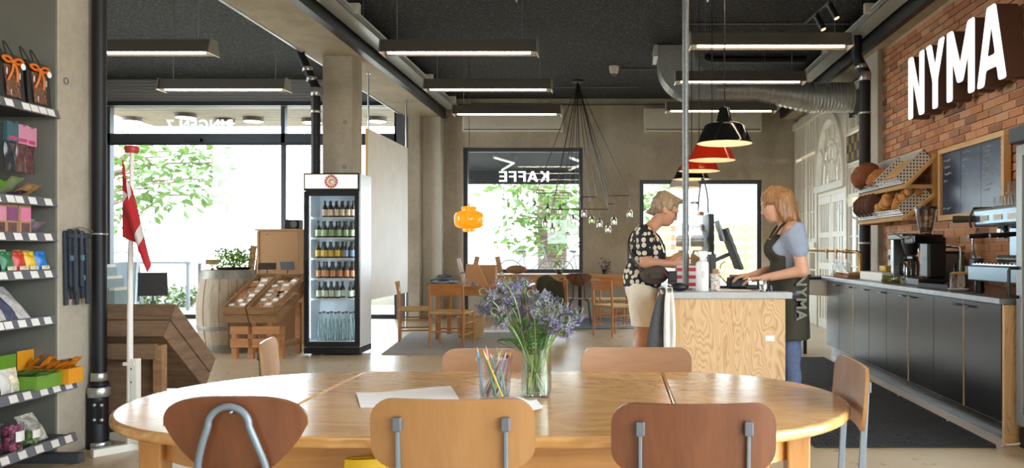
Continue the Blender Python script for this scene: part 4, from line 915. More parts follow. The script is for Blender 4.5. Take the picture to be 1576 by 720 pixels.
for i, (y, m1, m2, lab) in enumerate(((4.605,'brown_sweets','pink_card','bag of sweets with pink header card hanging nearest the column'),(4.515,'brown_sweets','pink_card','bag of sweets with pink header card, second from the column'),(4.41,'dark_sweets','teal_card','dark sweets bag with teal header card hanging on the left'))):
    t = pouch('sweets_bag', lab, 'sweets bag', (-3.32+.02*i, y, 1.655-.0*i), .086, .2, .014, m1, 0, 0, 'hanging sweets bags', None, None)
    MB().bb(-.003,.016,-.043,.043,.155,.262).build('header_card', m2, t); MB().bb(.016,.0175,-.03,.03,.165,.185).build('print_band', 'magenta', t); MB().tube([(-.2,0,.25),(.03,0,.255),(.045,0,.268)], .0025, 6).build('hook', 'steel', t)
mk('kraft', (168,128,92), .75, 0, .08, 12); mk('green_pack', (112,150,76), .45, 0, .2, 16); mk('olive_pack', (128,140,96), .5, 0, .2, 16); mk('nut_pack', (166,128,84), .4, 0, .4, 40); mk('plum', (84,62,84), .4, 0, .3, 30); mk('lime', (120,190,50), .45, 0, .1, 12); mk('leaf_print', (214,204,176), .6, 0, .4, 40)
def flat(label, loc, sx, sy, h, mat, tilt=.5, rz=0, cat='snack pack', name='snack_pack', group=None): return pouch(name, label, cat, loc, sy, sx, h, mat, tilt, rz, group)
ZB = 1.47+.04
flat('green snack pack lying on the second shelf', (-3.42, 4.50, ZB), .16, .12, .018, 'olive_pack', .75, .1); flat('brown nut pack lying nearest the column on the second shelf', (-3.40, 4.60, ZB+.002), .15, .12, .018, 'nut_pack', 1.0, -.1)
flat('lime green snack pack at the left of the second shelf', (-3.40, 4.33, ZB+.002), .15, .11, .018, 'lime', 1.0, .2); flat('plum snack pack leaning on the second shelf', (-3.33, 4.44, ZB), .1, .09, .014, 'plum', 1.2, .2)
ZB = 1.27+.04
mk('pink_label', (216,118,152), .5, 0, .1, 18); mk('purple_label', (128,66,110), .5, 0, .2, 18)
for y, bm, lab in ((4.50,'pink_label','tall kraft paper bag with pink label on the third shelf'),(4.40,'purple_label','kraft paper bag with purple label on the third shelf'),(4.315,'pink_card','kraft paper bag cut by the picture edge on the third shelf')):
    t = thing('paper_bag', lab, 'paper bag', (-3.29, y, ZB), 0, 'kraft bags on the third shelf')
    MB().bb(-.03,.03,-.046,.046,0,.165).build('bag', 'kraft', t, bevel=.006); MB().bb(.0305,.032,-.038,.038,.07,.145).build('label_print', bm, t); MB().bb(.0305,.0315,-.03,.03,.01,.06).build('window', 'brown_sweets', t)
mk('mint', (134,176,160), .5); mk('stripe_pack', (132,112,122), .5, 0, .5, 60)
flat('mint green pack leaning behind a kraft bag on the third shelf', (-3.34, 4.58, ZB), .10, .08, .016, 'mint', .5, .2); flat('striped mauve pack nearest the column on the third shelf', (-3.36, 4.63, ZB), .12, .09, .018, 'stripe_pack', .9, -.1)
ZB = 1.06+.04
for y, rgb, nm in ((4.645,(36,120,190),'blue'),(4.555,(222,182,44),'yellow'),(4.475,(196,62,44),'red'),(4.385,(46,112,70),'green')):
    mk('candy_'+nm, rgb, .4, 0, .06, 12)
    t = pouch('candy_bag', nm+' candy bag standing on the fourth shelf', 'candy bag', (-3.275, y, ZB), .086, .115, .024, 'candy_'+nm, -.12, 0, 'bright candy bags', ('leaf_print',.08,.26))
    MB().ball((0,.02,.1), .017, 8, 5, (.6,1,1)).build('tuft', 'candy_'+nm, t, True); MB().ball((0,-.02,.1), .017, 8, 5, (.6,1,1)).build('tuft', 'candy_'+nm, t, True)
for y, mt, lab in ((4.62,'nut_pack','clear brown sweets bag lying behind the blue candy bag'),(4.44,'leaf_print','pale sweets bag lying behind the green candy bag')): flat(lab, (-3.42, y, ZB), .13, .13, .03, mt, .35, 0)
ZB = .795+.04
mk('white_print', (186,180,176), .6, 0, .35, 30); mk('navy_print', (70,74,96), .6, 0, .4, 30)
for i, (y, mt, lab) in enumerate(((4.50,'white_print','white printed tea bag pack nearest the column on the fifth shelf'),(4.43,'navy_print','navy printed pack second on the fifth shelf'),(4.36,'white_print','white printed pack in the middle of the fifth shelf'),(4.28,'white_print','white printed pack at the left of the fifth shelf'))):
    flat(lab, (-3.26-.01*i, y, ZB), .24, .09, .02, mt, -.72, 0, group='printed packs on the fifth shelf')
ZB = .425+.04
mk('green_box', (104,150,44), .5, 0, .05, 10); mk('orange_box', (224,150,28), .5, 0, .05, 10); mk('orange_film', (206,128,36), .3, 0, .3, 30); mk('grey_box', (92,84,86), .6); mk('white_box', (214,210,202), .5)
def tray(label, x0, x1, y0, y1, h, mat, back, name='display_box'):
    t = thing(name, label, 'display box', ((x0+x1)/2, (y0+y1)/2, ZB)); a, b_ = (x1-x0)/2, (y1-y0)/2
    MB().bb(-a,a,-b_,b_,0,.006).build('base', mat, t)
    for q in ((a-.004,a,-b_,b_,.006,h),(-a,-a+.004,-b_,b_,.006,h+back),(-a+.004,a-.004,-b_,-b_+.004,.006,h),(-a+.004,a-.004,b_-.004,b_,.006,h)): MB().bb(*q).build('side', mat, t)
    return t
tray('green cardboard display box of snack packs', -3.36, -3.10, 4.36, 4.56, .075, 'green_box', .10)
tray('orange cardboard display box of snack packs beside the column', -3.36, -3.07, 4.57, 4.70, .085, 'orange_box', .10)
r5 = random.Random(8)
for k in range(9): flat('orange wrapped snack bar heaped in the orange display box', (-3.33+.026*k, 4.635+r5.uniform(-.03,.03), ZB+.075+r5.uniform(0,.02)), .10, .05, .012, 'orange_film', 1.1+r5.uniform(-.3,.3), r5.uniform(-.5,.5), group='orange snack bars')
for k in range(5): flat('green wrapped snack pack on top of the green display box', (-3.33+.04*k, 4.46+r5.uniform(-.02,.02), ZB+.065), .1, .15, .012, 'green_pack', 1.3, r5.uniform(-.3,.3), group='green snack packs')
for y0, mt, lab in ((4.24,'white_box','white box with a photo print on the sixth shelf'),(4.30,'leaf_print','pale patterned pouch beside the green display box')): pouch('snack_box', lab, 'snack box', (-3.19, y0+.02, ZB), .07, .13, .02, mt, -.15)
t = thing('storage_box', 'dark grey box at the back of the sixth shelf', 'box', (-3.42, 4.25, ZB)); MB().bb(-.09,.09,-.12,.12,0,.2).build('body','grey_box',t,bevel=.004); MB().bb(-.095,.095,-.125,.125,.2,.225).build('lid','grey_metal_dark',t,bevel=.004)
flat('black bag slumped at the left of the sixth shelf', (-3.5, 4.3, ZB+.228), .16, .2, .05, 'bag_black', .2)
ZB = .12+.04
def tub(label, x, y, r, h, mat, fill):
    t = thing('plastic_tub', label, 'tub', (x,y,ZB)); MB().lathe([(.001,0),(r*.9,0),(r,h),(r*1.06,h+.003),(r*.98,h),(r*.88,.004),(.001,.004)], 24, caps=False).build('tub','plastic_clear',t,True)
    r6 = random.Random(int(y*100)); mb = MB()
    for k in range(60): a = r6.uniform(0,6.28); q = r*.78*math.sqrt(r6.random()); mb.ball((q*math.cos(a), q*math.sin(a), .015+r6.random()*h*fill), .011, 6, 4)
    mb.build('sweets', mat, t, kind='stuff'); MB().sheet(lambda u,v: (r*1.0*math.cos((u-.5)*1.2), r*1.0*math.sin((u-.5)*1.2), h*(.4+.35*v)), 8, 2, .001).build('label_print','paper',t)
tub('clear tub of red striped sweets on the bottom shelf', -3.16, 4.26, .055, .15, 'magenta', .8); tub('clear tub of green sweets on the bottom shelf', -3.17, 4.40, .05, .12, 'green_pack', .5)
mk('spotted', (206,198,180), .5, 0, .5, 34)
flat('white bag with dark spots beside the tub on the bottom shelf', (-3.2, 4.52, ZB), .17, .14, .035, 'spotted', -.55); flat('pale snack bag at the back of the bottom shelf', (-3.36, 4.3, ZB), .2, .18, .03, 'white_print', -.15)

# folded crates hanging from the pipe clamp
mk('strap_dark', (42,48,58), .5, 0, .2, 20); mk('strap_teal', (86,128,140), .5)
hz = ZW(356,4.93)
t = thing('hanging_bundle', 'bundle of folded dark webbing straps hanging from the pipe clamp', 'straps', (-3.215, 4.86, hz))
for k in range(10):
    l = .44-.035*((k*3)%4); x = -.012+.016*(k%3); y = -.085+.018*k
    MB().bar((x,y,.012*math.sin(k*1.3)),(x+.004,y+.004,-l),.018,.026).build('strap', 'strap_dark', t, bevel=.006)
    if k % 2: MB().box((x+.012,y,-.1-.06*(k%4)),(.012,.02,.03)).build('buckle', 'strap_teal', t)
MB().box((0,0,-.03),(.05,.19,.03)).build('binding', 'strap_dark', t, bevel=.008)
MB().tube(smooth_path([(.03,.1,.0),(.03,.02,.02),(.0,-.02,.015),(.0,-.06,-.01)],4), .005, 6).build('hook', 'steel', t)

# ------------------------------------------------------------------ flag on its stand
mk('flag_white_pole', (226,222,214), .4)
fy_ = 4.95; fx_ = XW(200, fy_)
t = thing('flagpole', 'white wooden flagpole with red knob and cross-shaped floor stand', 'flagpole', (fx_,fy_,0))
MB().tube([(0,0,.02),(0,0,.9),(.012,0,1.82)], [.02,.017,.012], 14).build('pole', 'flag_white_pole', t, True)
MB().bb(.012,.052,-.02,.03,.05,.56).build('clamp_post', 'white_paint', t, bevel=.004); MB().bb(-.03,.04,-.025,.025,.52,.54).build('clamp', 'white_paint', t)
MB().bar((-.13,-.16,.0225),(.16,.2,.0225),.05,.045).build('foot', 'white_paint', t, bevel=.003); MB().bar((-.17,.11,.0675),(.2,-.05,.0675),.05,.045).build('foot', 'white_paint', t, bevel=.003)
for z in (.3,.42,.5): MB().ball((.02,-.022,z), .005, 6, 4).build('screw', 'black_steel', t)
mk('red_knob', (176,52,52), .45); MB().lathe([(.012,-.022),(.034,-.022),(.04,-.012),(.041,.008),(.034,.02),(.005,.022)], 20, (.012,0,1.835)).build('knob', 'red_knob', t, True)
m, nt, b = _nt('flag_cloth'); uv = N(nt,'ShaderNodeUVMap'); sp = N(nt,'ShaderNodeSeparateXYZ'); nt.links.new(uv.outputs[0], sp.inputs[0])
def band_(x, c, w): return mathn(nt,'LESS_THAN', mathn(nt,'ABSOLUTE', mathn(nt,'SUBTRACT', x, c)), w)
cr = mathn(nt,'MAXIMUM', band_(sp.outputs[0], .36, .07), band_(sp.outputs[1], .5, .09)); nt.links.new(mixc(nt, cr, lin((196,40,48)), lin((232,226,222))), b.inputs['Base Color']); b.inputs['Roughness'].default_value = .85; b.inputs['Sheen Weight'].default_value = .2
ts = N(nt,'ShaderNodeBsdfTranslucent'); nt.links.new(mixc(nt, cr, lin((200,50,55)), lin((232,226,222))), ts.inputs[0]); mx = N(nt,'ShaderNodeMixShader'); mx.inputs[0].default_value = .3
nt.links.new(b.outputs[0], mx.inputs[1]); nt.links.new(ts.outputs[0], mx.inputs[2]); nt.links.new(mx.outputs[0], nt.nodes['Material Output'].inputs[0])
NU, NV = 44, 30; mb = MB()
def flagf(u, v):                              # u along the fly, v along the hoist (0 bottom, 1 top)
    z0 = 1.30+.48*v; fall = .38*u*(.55+.45*v)
    x = -.03+.185*(1-math.exp(-2.6*u))*(1.0-.25*v)*(.45+.55*(1-v)**.4) + .02*math.sin(9*u+2*v)*u
    y = -.028+.03*math.sin(11*u+2.2*v)*min(1,u*3) - .02*u
    return (x-.03*u*(v), y, z0-fall*.9-.09*u*u*(1-v)*.3)
mb.sheet(flagf, NU, NV)
fl = mb.build('flag', 'flag_cloth', None, True); fl.location = (fx_,fy_,0); tag(fl, 'red flag with white cross hanging limp on the white pole', 'flag')
uvl = fl.data.uv_layers.new(name='UVMap'); w_ = NV+1
for lp in fl.data.loops: i = lp.vertex_index; uvl.data[lp.index].uv = ((i//w_)/NU, (i%w_)/NV)

# ------------------------------------------------------------------ old crate on a stand behind the flag
def plank_box(t, p, q, w, th, mat, name='plank', up=(0,0,1), seed=0): return MB().bar(p, q, w, th, up).build(name, mat, t, bevel=.003)
cr_x0, cr_x1, cya, cyb = -3.30, -2.86, 5.30, 5.86
t = thing('crate_stand', 'old dark wooden crate tilted on a rough timber stand behind the flagpole', 'crate', (0,0,0))
A = Vector((0,5.30,.87)); D = Vector((0,.52,-.42)); Nn = Vector((0,-D.z,D.y)).normalized()*-1; Nn = Vector((0,-.63,-.78)).normalized()
def cp(x, s, d): q = A+D*s+Nn*d; return (x, q.y, q.z)
for x in (cr_x0, cr_x1):
    for d0, d1 in ((.004,.122),(.132,.25)):
        MB().add([cp(x-.009,0,d0),cp(x+.009,0,d0),cp(x+.009,1,d0),cp(x-.009,1,d0),cp(x-.009,0,d1),cp(x+.009,0,d1),cp(x+.009,1,d1),cp(x-.009,1,d1)], [(0,3,2,1),(4,5,6,7),(0,1,5,4),(1,2,6,5),(2,3,7,6),(3,0,4,7)]).build('plank', 'crate_old_y', t, bevel=.003)
for s in (0.0, .97):
    for d0, d1 in ((.0,.12),(.13,.25)):
        MB().add([cp(cr_x0,s,d0),cp(cr_x1,s,d0),cp(cr_x1,s+.03,d0),cp(cr_x0,s+.03,d0),cp(cr_x0,s,d1),cp(cr_x1,s,d1),cp(cr_x1,s+.03,d1),cp(cr_x0,s+.03,d1)], [(0,3,2,1),(4,5,6,7),(0,1,5,4),(1,2,6,5),(2,3,7,6),(3,0,4,7)]).build('plank', 'crate_old', t, bevel=.003)
for k in range(4):
    a, b_ = k*.25+.005, k*.25+.24
    MB().add([cp(cr_x0,a,.235),cp(cr_x1,a,.235),cp(cr_x1,b_,.235),cp(cr_x0,b_,.235),cp(cr_x0,a,.25),cp(cr_x1,a,.25),cp(cr_x1,b_,.25),cp(cr_x0,b_,.25)], [(0,3,2,1),(4,5,6,7),(0,1,5,4),(1,2,6,5),(2,3,7,6),(3,0,4,7)]).build('plank', 'crate_old', t)
for x in (cr_x0+.0, cr_x1-.03):
    MB().bb(x-.03,x+.03,5.14,5.2,0,.62).build('leg','crate_mid',t,bevel=.004); MB().bb(x-.03,x+.03,5.62,5.68,0,.28).build('leg','crate_mid',t,bevel=.004)
    MB().bb(x-.02,x+.02,5.2,5.62,.16,.22).build('side_rail','crate_mid_y',t)
for z in (.58,.14): MB().bb(cr_x0,cr_x1-.03,5.12,5.14,z-.05,z+.05).build('rail','crate_old',t,bevel=.003)
MB().bb(cr_x0+.03,cr_x1-.06,5.22,5.24,.02,.52).build('back_board','crate_old',t)
# clipboard-like black price sign on the crate
def sign(label, p, w, h, tilt, yaw, clip=True, mat='black_plastic'):
    t = thing('price_sign', label, 'sign', p, yaw)
    R_ = rotx(tilt); MB().box((0,0,.05+h/2),(w,.004,h), R_).build('board', mat, t); MB().tube([(0,0,0),(0,0,.06)], .006, 8).build('clip_stem', 'black_plastic', t); MB().box((0,0,.006),(.035,.03,.03)).build('clip', 'black_plastic', t, bevel=.004)
    for k in range(3): MB().box(R_@Vector((0,-.004,.05+h*(.3+.2*k)))+Vector((0,0,0)),(w*(.55-.1*k),.001,.006), R_).build('chalk_line', 'chalk', t)
    return t
sign('black chalk sign clipped on the tilted old crate', (XW(236,5.32), 5.315, .868), .17, .16, -.35, .55)
# pale teal boxes on a brown crate beside the pipe
mk('teal_box', (142,166,168), .6, 0, .05, 8)
t = thing('wooden_crate', 'narrow dark wooden crate stand under the pale teal boxes', 'crate', (XW(176,5.75),5.75,0))
for z in (.1,.3,.5,.7): MB().bb(-.2,.16,-.16,-.14,z-.09,z+.09).build('plank','crate_old',t,bevel=.003); MB().bb(.14,.16,-.14,.16,z-.09,z+.09).build('plank','crate_old_y',t,bevel=.003)
MB().bb(-.2,.16,-.16,.16,.79,.81).build('top_board','crate_old',t)
for x in (-.18,.14): MB().bb(x-.02,x+.02,-.14,-.1,0,.79).build('post','crate_mid',t)
for k, (px, z) in enumerate(((166,1.10),(177,1.02),(188,.94))):
    x = XW(px,5.75); o = thing('card_box', ('tall','middle','low')[k]+' pale teal card box of the stepped row beside the downpipe', 'box', (x,5.72,.81)); MB().bb(-.024,.024,-.1,.1,0,z-.81).build('sleeve','teal_box',o,bevel=.002); MB().bb(-.018,.018,-.09,.09,z-.812,z-.79).build('cards','paper_tag',o)

# ------------------------------------------------------------------ oak barrel with herbs
Yb = 9.85; bx = XW(352,Yb)
t = thing('oak_barrel', 'weathered upright oak barrel with grey hoops by the glass front', 'barrel', (bx,Yb,0)); HB = .985
def br(z): return .295+.065*math.sin(PI*min(1,max(0,z/HB)))
ns = 22
for k in range(ns):
    a0, a1 = 2*PI*(k+.025)/ns, 2*PI*(k+.975)/ns; dr = .003*((k*7)%3-1)
    MB().sheet(lambda u,v,a0=a0,a1=a1,dr=dr: ((br(v*HB)+dr)*math.cos(a0+(a1-a0)*u), (br(v*HB)+dr)*math.sin(a0+(a1-a0)*u), v*HB), 2, 10, .022).build('stave','barrel',t,True,ang=50)
for z, h in ((.06,.09),(.30,.05),(.93,.10)):
    MB().lathe([(br(z-h/2)+.004,z-h/2),(br(z)+.008,z),(br(z+h/2)+.005,z+h/2)], 44, caps=False).build('hoop','hoop',t,True)
MB().lathe([(.001,HB-.03),(.28,HB-.03),(.28,HB-.02),(.001,HB-.02)], 32, caps=False).build('head','barrel',t)
t = thing('potted_herb', 'bushy green herb in a black bowl on the oak barrel', 'plant', (bx+.06,Yb,HB-.02)); MB().lathe([(.001,0),(.15,0),(.19,.05),(.20,.05),(.16,-.0),(.001,.04)], 24, caps=False).build('bowl','black_plastic',t,True)
mb = MB(); r7 = random.Random(21); leaves(mb, (0,0,.17), 620, (.26,.22,.13), .05, r7); mb.build('foliage','herb',t,kind='stuff')
for k in range(9): a = k*.7; MB().tube([(0,0,.03),(.1*math.cos(a),.1*math.sin(a),.2)], .004, 5).build('stem','stem_green',t)
sign('small brown price sign standing on the oak barrel', (XW(327,9.7),9.7,HB), .15, .09, -.9, .4, mat='kraft')

# ------------------------------------------------------------------ two tilted crates of paper bags on a stand
st = thing('crate_stand', 'low brown timber stand carrying the two tilted crates', 'stand', (0,0,0)); X0, X1, X2 = XW(354,9.15), XW(390,9.15), XW(433,9.15)
for x in (X0+.06, X1-.02, X2-.0):
    MB().bb(x-.03,x+.03,9.12,9.18,0,.36).build('leg','crate_orange',st,bevel=.004); MB().bb(x-.03,x+.03,9.62,9.68,0,.60).build('leg','crate_orange',st,bevel=.004); MB().bb(x-.02,x+.02,9.18,9.62,.12,.18).build('side_rail','crate_mid_y',st)
for a, b_ in ((X0+.03,X1-.03),(X1+.01,X2)): MB().bb(a,b_,9.09,9.12,.13,.23).build('rail','crate_orange',st,bevel=.003); MB().bb(a,b_,9.09,9.12,.28,.37).build('rail','crate_orange',st,bevel=.003)
mk('bread_bag', (182,150,120), .7, 0, .3, 24, .6, 40)
def tilt_crate(label, xa, xb, sd_):
    t = thing('wooden_crate', label, 'crate', (0,0,0), 0, 'tilted wooden crates of paper bags'); A = Vector((0,9.06,.42)); D = Vector((.10,.64,.345)); U = Vector((0,-.345,.64)).normalized(); Xn = D.normalized().cross(U)
    def cp(x, s, d): q = A+D*s+U*d; return (x+q.x,q.y,q.z)
    def slab(x0,x1,s0,s1,d0,d1,mat): return MB().add([cp(x0,s0,d0),cp(x1,s0,d0),cp(x1,s1,d0),cp(x0,s1,d0),cp(x0,s0,d1),cp(x1,s0,d1),cp(x1,s1,d1),cp(x0,s1,d1)], [(0,3,2,1),(4,5,6,7),(0,1,5,4),(1,2,6,5),(2,3,7,6),(3,0,4,7)]).build('plank',mat,t,bevel=.003)
    for x in (xa,xb-.016):
        slab(x,x+.016,0,1,.0,.095,'crate_mid_y'); slab(x,x+.016,0,1,.105,.2,'crate_mid_y')
    for s in (-.02,1): slab(xa,xb,s,s+.02,.0,.095,'crate_mid'); slab(xa,xb,s,s+.02,.105,.2,'crate_mid')
    for k in range(4): slab(xa,xb,k*.25+.005,k*.25+.245,-.012,0,'crate_mid')
    r8 = random.Random(sd_)
    for i in range(6):
        for j in range(2):
            q = cp(xa+(xb-xa)*(.3+.4*j), .02+i*.14, .13+.02*r8.random()); o = thing('paper_bag', 'crumpled paper bag of bread mix lying in the '+('left' if sd_ == 1 else 'right')+' tilted crate', 'paper bag', q, 0, 'paper bags in the tilted crates'); o.rotation_euler = (Matrix((U, Xn, D.normalized())).transposed() @ rotx(r8.uniform(-.5,.5)) @ roty(r8.uniform(-.25,.25))).to_euler()
            pouch_mb(.14,.16,.03).build('bag','bread_bag',o,True); MB().box((.034,0,.07),(.003,.06,.04)).build('label_print',('paper','ribbon')[r8.random() < .12],o)
    return t
tilt_crate('tilted wooden crate of paper bags nearest the barrel', X0, X1-.008, 1); tilt_crate('tilted wooden crate of paper bags nearest the drinks fridge', X1+.008, X2, 2)
sign('black price sign above the crate nearest the barrel', (XW(415,9.75),9.68,.925), .2, .11, -.8, .35); sign('grey price sign above the crate nearest the fridge', (XW(446,9.75),9.68,.925), .16, .12, -.7, .5, mat='grey_metal')
t = thing('chipboard_cabinet', 'tall brown chipboard cabinet standing behind the tilted crates', 'cabinet', (XW(437,10.6),10.6,0)); hw = .26
MB().bb(-hw,hw,-.2,.2,0,1.47).build('body','chipboard',t,bevel=.003); MB().bb(-hw-.03,hw,-.22,.2,1.47,1.495).build('top','chipboard',t,bevel=.003); MB().bb(-hw-.004,-hw+.02,-.21,-.2,.02,1.46).build('edge_strip','cardboard',t)
MB().box((-.14,-.202,1.42),(.03,.006,.008)).build('handle','steel',t)
t = thing('speaker_box', 'small black box standing on the chipboard cabinet', 'box', (XW(452,10.55),10.55,1.495)); MB().bb(-.1,.1,-.07,.07,0,.12).build('body','black_plastic',t,bevel=.01); MB().lathe([(.02,0),(.045,.01),(.05,.01)], 20).move(lambda p: Vector((p.x+.03,-.07-p.z,p.y+.06))).build('cone','grey_metal',t,True)
t = thing('leaning_board', 'old slatted board leaning against the chipboard cabinet', 'board', (XW(392,10.42),10.42,0), .15)
for k in range(3): MB().bar((-.12+k*.085,-.1,0),(-.04+k*.085,.1,1.28-.03*k),.075,.016,(0,1,0)).build('plank','crate_mid',t)
for z in (.3,.9): MB().bar((-.16+.06*z,-.12+.15*z,z),(.14+.06*z,-.12+.15*z,z),.02,.05).build('batten','crate_mid',t)

# ------------------------------------------------------------------ drinks fridge
FY = 9.41; f0, f1 = XW(467,FY), XW(553,FY); fw = f1-f0; fh = ZW(266,FY)
t = thing('drinks_fridge', 'tall glass-door drinks fridge with round red logo sign standing by the column', 'fridge', ((f0+f1)/2, FY, 0)); FR = t
emit('fridge_sign', (255,244,222), .5); emit('fridge_led', (226,240,255), 11); mk('fridge_in', (214,224,228), .4); hw = fw/2; D_ = .47
mk('fridge_side', (228,230,232), .35, .05)
MB().bb(hw-.03,hw,.05,D_,.09,fh).build('side_panel','fridge_side',t,bevel=.006); MB().bb(-hw,-hw+.03,.05,D_,.09,fh).build('side_panel','fridge_side',t,bevel=.006)
MB().bb(-hw+.03,hw-.03,D_-.03,D_,.09,fh).build('back_panel','fridge_in',t); MB().bb(-hw+.03,hw-.03,.05,D_-.03,fh-.03,fh).build('top_panel','black_plastic',t); MB().bb(-hw+.03,hw-.03,.05,D_-.03,.09,.16).build('floor_panel','fridge_in',t)
MB().bb(-hw+.03,-hw+.034,.055,D_-.03,.16,fh-.2).build('liner','fridge_in',t); MB().bb(hw-.034,hw-.03,.055,D_-.03,.16,fh-.2).build('liner','fridge_in',t); MB().bb(-hw+.034,hw-.034,.08,D_-.03,fh-.21,fh-.2).build('liner','fridge_in',t)
base = MB().bb(-hw,hw,0.01,D_,0.02,.09).build('plinth','black_plastic',t)
for k in range(5): MB().bb(-hw+.02,hw-.02,.004,.01,.028+k*.011,.033+k*.011).build('louvre','black_steel',base)
hz0 = fh-.205
hd = MB().bb(-hw,hw,0,.05,hz0,fh).build('header','black_plastic',t,bevel=.004); MB().bb(-hw+.02,hw-.02,-.006,0,hz0+.025,fh-.02).build('sign_panel','fridge_sign',hd)
mk('logo_red', (196,44,50), .5); mk('logo_gold', (222,176,96), .5); cz = hz0+.105; 
def disc(r, y0, y1, mat, par, c=(0,cz), n=28): return MB().prism([(r*math.cos(2*PI*k/n)+c[0], r*math.sin(2*PI*k/n)+c[1]) for k in range(n)], y0, y1, lambda u,v,a: (u,a,v)).build('logo',mat,par)
disc(.078,-.008,-.006,'logo_red',hd,(-.0,cz)); disc(.05,-.0095,-.008,'paper',hd,(0,cz)); disc(.038,-.011,-.0095,'logo_gold',hd,(.004,cz-.002)); disc(.02,-.0125,-.011,'paper',hd,(.016,cz-.008))
for k in range(14): a = 2*PI*k/14; MB().box((.064*math.cos(a),-.009,cz+.064*math.sin(a)),(.01,.001,.016),roty(-a+PI/2)).build('logo_mark','paper',hd)
dz0, dz1 = .10, hz0-.005; fwid = .055
df = MB().bb(-hw+.004,hw-.004,0,.045,dz0,dz0+fwid).build('door','black_plastic',t)
for q in ((-hw+.004,hw-.004,0,.045,dz1-fwid,dz1),(-hw+.004,-hw+fwid,0,.045,dz0+fwid,dz1-fwid),(hw-fwid,hw-.004,0,.045,dz0+fwid,dz1-fwid)): MB().bb(*q).build('door_frame','black_plastic',df)
MB().bb(-hw+fwid,hw-fwid,.02,.026,dz0+fwid,dz1-fwid).build('glass','pane_clear',df)
MB().bb(-hw+.012,-hw+.024,-.03,-.0,.8,1.1).build('handle','black_steel',df)
for s in (-1,1): MB().bb(s*(hw-.045)-.006,s*(hw-.045)+.006,.055,.075,.2,dz1-.06).build('led_strip','fridge_led',t)
shz = [ZW(py,FY+.1) for py in (334.7,366,397.5,428.5,459.5)]
for z in shz:
    s = MB().bb(-hw+.04,hw-.04,.07,.075,z-.018,z+.004).build('wire_shelf','white_plastic',t)
    MB().bb(-hw+.04,hw-.04,.42,.425,z-.008,z).build('shelf_wire','white_plastic',s)
    for k in range(13): x = -hw+.05+k*(fw-.1)/12; MB().bb(x-.003,x+.003,.075,.42,z-.008,z).build('shelf_wire','white_plastic',s)
mk('beer_glass', (40,24,14), .1, 0, spec=.6)
thin_glass('bottle_clear', (.82,.9,.88), .1)
def bottle(label, x, y, z, lab_mat, cap, body='beer_glass', h=.19, r=.03, group=None):
    b_ = thing('bottle', label, 'bottle', ((f0+f1)/2+x, FY+y, z), 0, group)
    MB().lathe([(.001,0),(r*.95,0),(r,.006),(r,h*.55),(r*.85,h*.64),(r*.42,h*.78),(r*.36,h*.95),(r*.42,h*.96),(r*.42,h),(.001,h)], 14, caps=False).build('glass',body,b_,True,ang=50)
    if lab_mat: MB().lathe([(r+.0008,h*.1),(r+.0008,h*.48)], 14, caps=False).build('label_wrap',lab_mat,b_,True)
    MB().lathe([(r*.46,h*.955),(r*.5,h*.96),(r*.46,h+.003),(.001,h+.004)], 12, caps=False).build('cap',cap,b_,True)
    return b_
for nm, rgb in (('cream',(222,200,160)),('green',(168,186,136)),('yellow',(214,176,70)),('slate',(120,140,156)),('orange',(206,140,88)),('pale',(196,204,172))): mk('lab_'+nm, rgb, .6)
mk('cap_dark', (40,38,38), .4); mk('cap_gold', (196,160,90), .3, .7)
inner = hw-.075
rowsb = [('cream','top',[-.12,-.05,.02,.09,.16,.215]), ('green','second',[-.2,-.12,-.04,.05,.13,.205]), ('yellow','third',[-.2,-.12,-.045,.03]), ('slate','third',[.13,.205]), ('orange','fourth',[-.19,-.1,-.02,.06,.14,.21]), ('pale','fifth',[-.19,-.11,-.04,.03,.18])]
zi = {'top':0,'second':1,'third':2,'fourth':3,'fifth':4}; pr = {}
KID.clear()
for nm, rw, xs_ in rowsb:
    for i, x in enumerate(xs_):
        z = shz[zi[rw]]+.0045; lb = 'brown beer bottle with '+nm+' label on the '+rw+' shelf of the drinks fridge'
        for y in (.13, .24):
            if nm not in pr: pr[nm] = bottle(lb, x, y, z, 'lab_'+nm, 'cap_dark', group='beer bottles with '+nm+' labels'); KID[pr[nm].name] = kids(pr[nm])
            else: dup(pr[nm], ((f0+f1)/2+x+(.02 if y > .2 else 0), FY+y, z))
b0 = None
for i, x in enumerate((-.18,-.09,0,.09,.18)):
    for y in (.14,.26):
        if b0 is None: b0 = bottle('clear glass water bottle on the floor of the drinks fridge', x, y, .161, None, 'cap_dark', 'bottle_clear', .33, .037, 'clear bottles at the bottom of the fridge'); KID[b0.name] = kids(b0)
        else: dup(b0, ((f0+f1)/2+x, FY+y, .161))
# white hanging board beside the fridge
t = thing('hanging_board', 'large white board hung from two rods beside the drinks fridge', 'board', (-3.3,11.9,.55))
MB().bb(-.02,.012,-1.05,1.05,0,2.3).build('board','board_white',t,bevel=.003); MB().bb(-.021,.013,-1.056,-1.05,0,2.3).build('edge','pine_z',t)
for y in (-.98,1.0): MB().tube([(-.004,y,2.3),(-.004,y,3.05)], .014, 8).build('rod','steel',t,True); MB().lathe([(.03,3.04),(.03,3.05)], 12, (-.004,y,0)).build('ceiling_plate','steel',t)
for y, z in ((1.0,.0),): MB().tube([(-.004,y,-.55),(-.004,y,0)], .014, 8).build('rod','steel',t,True)
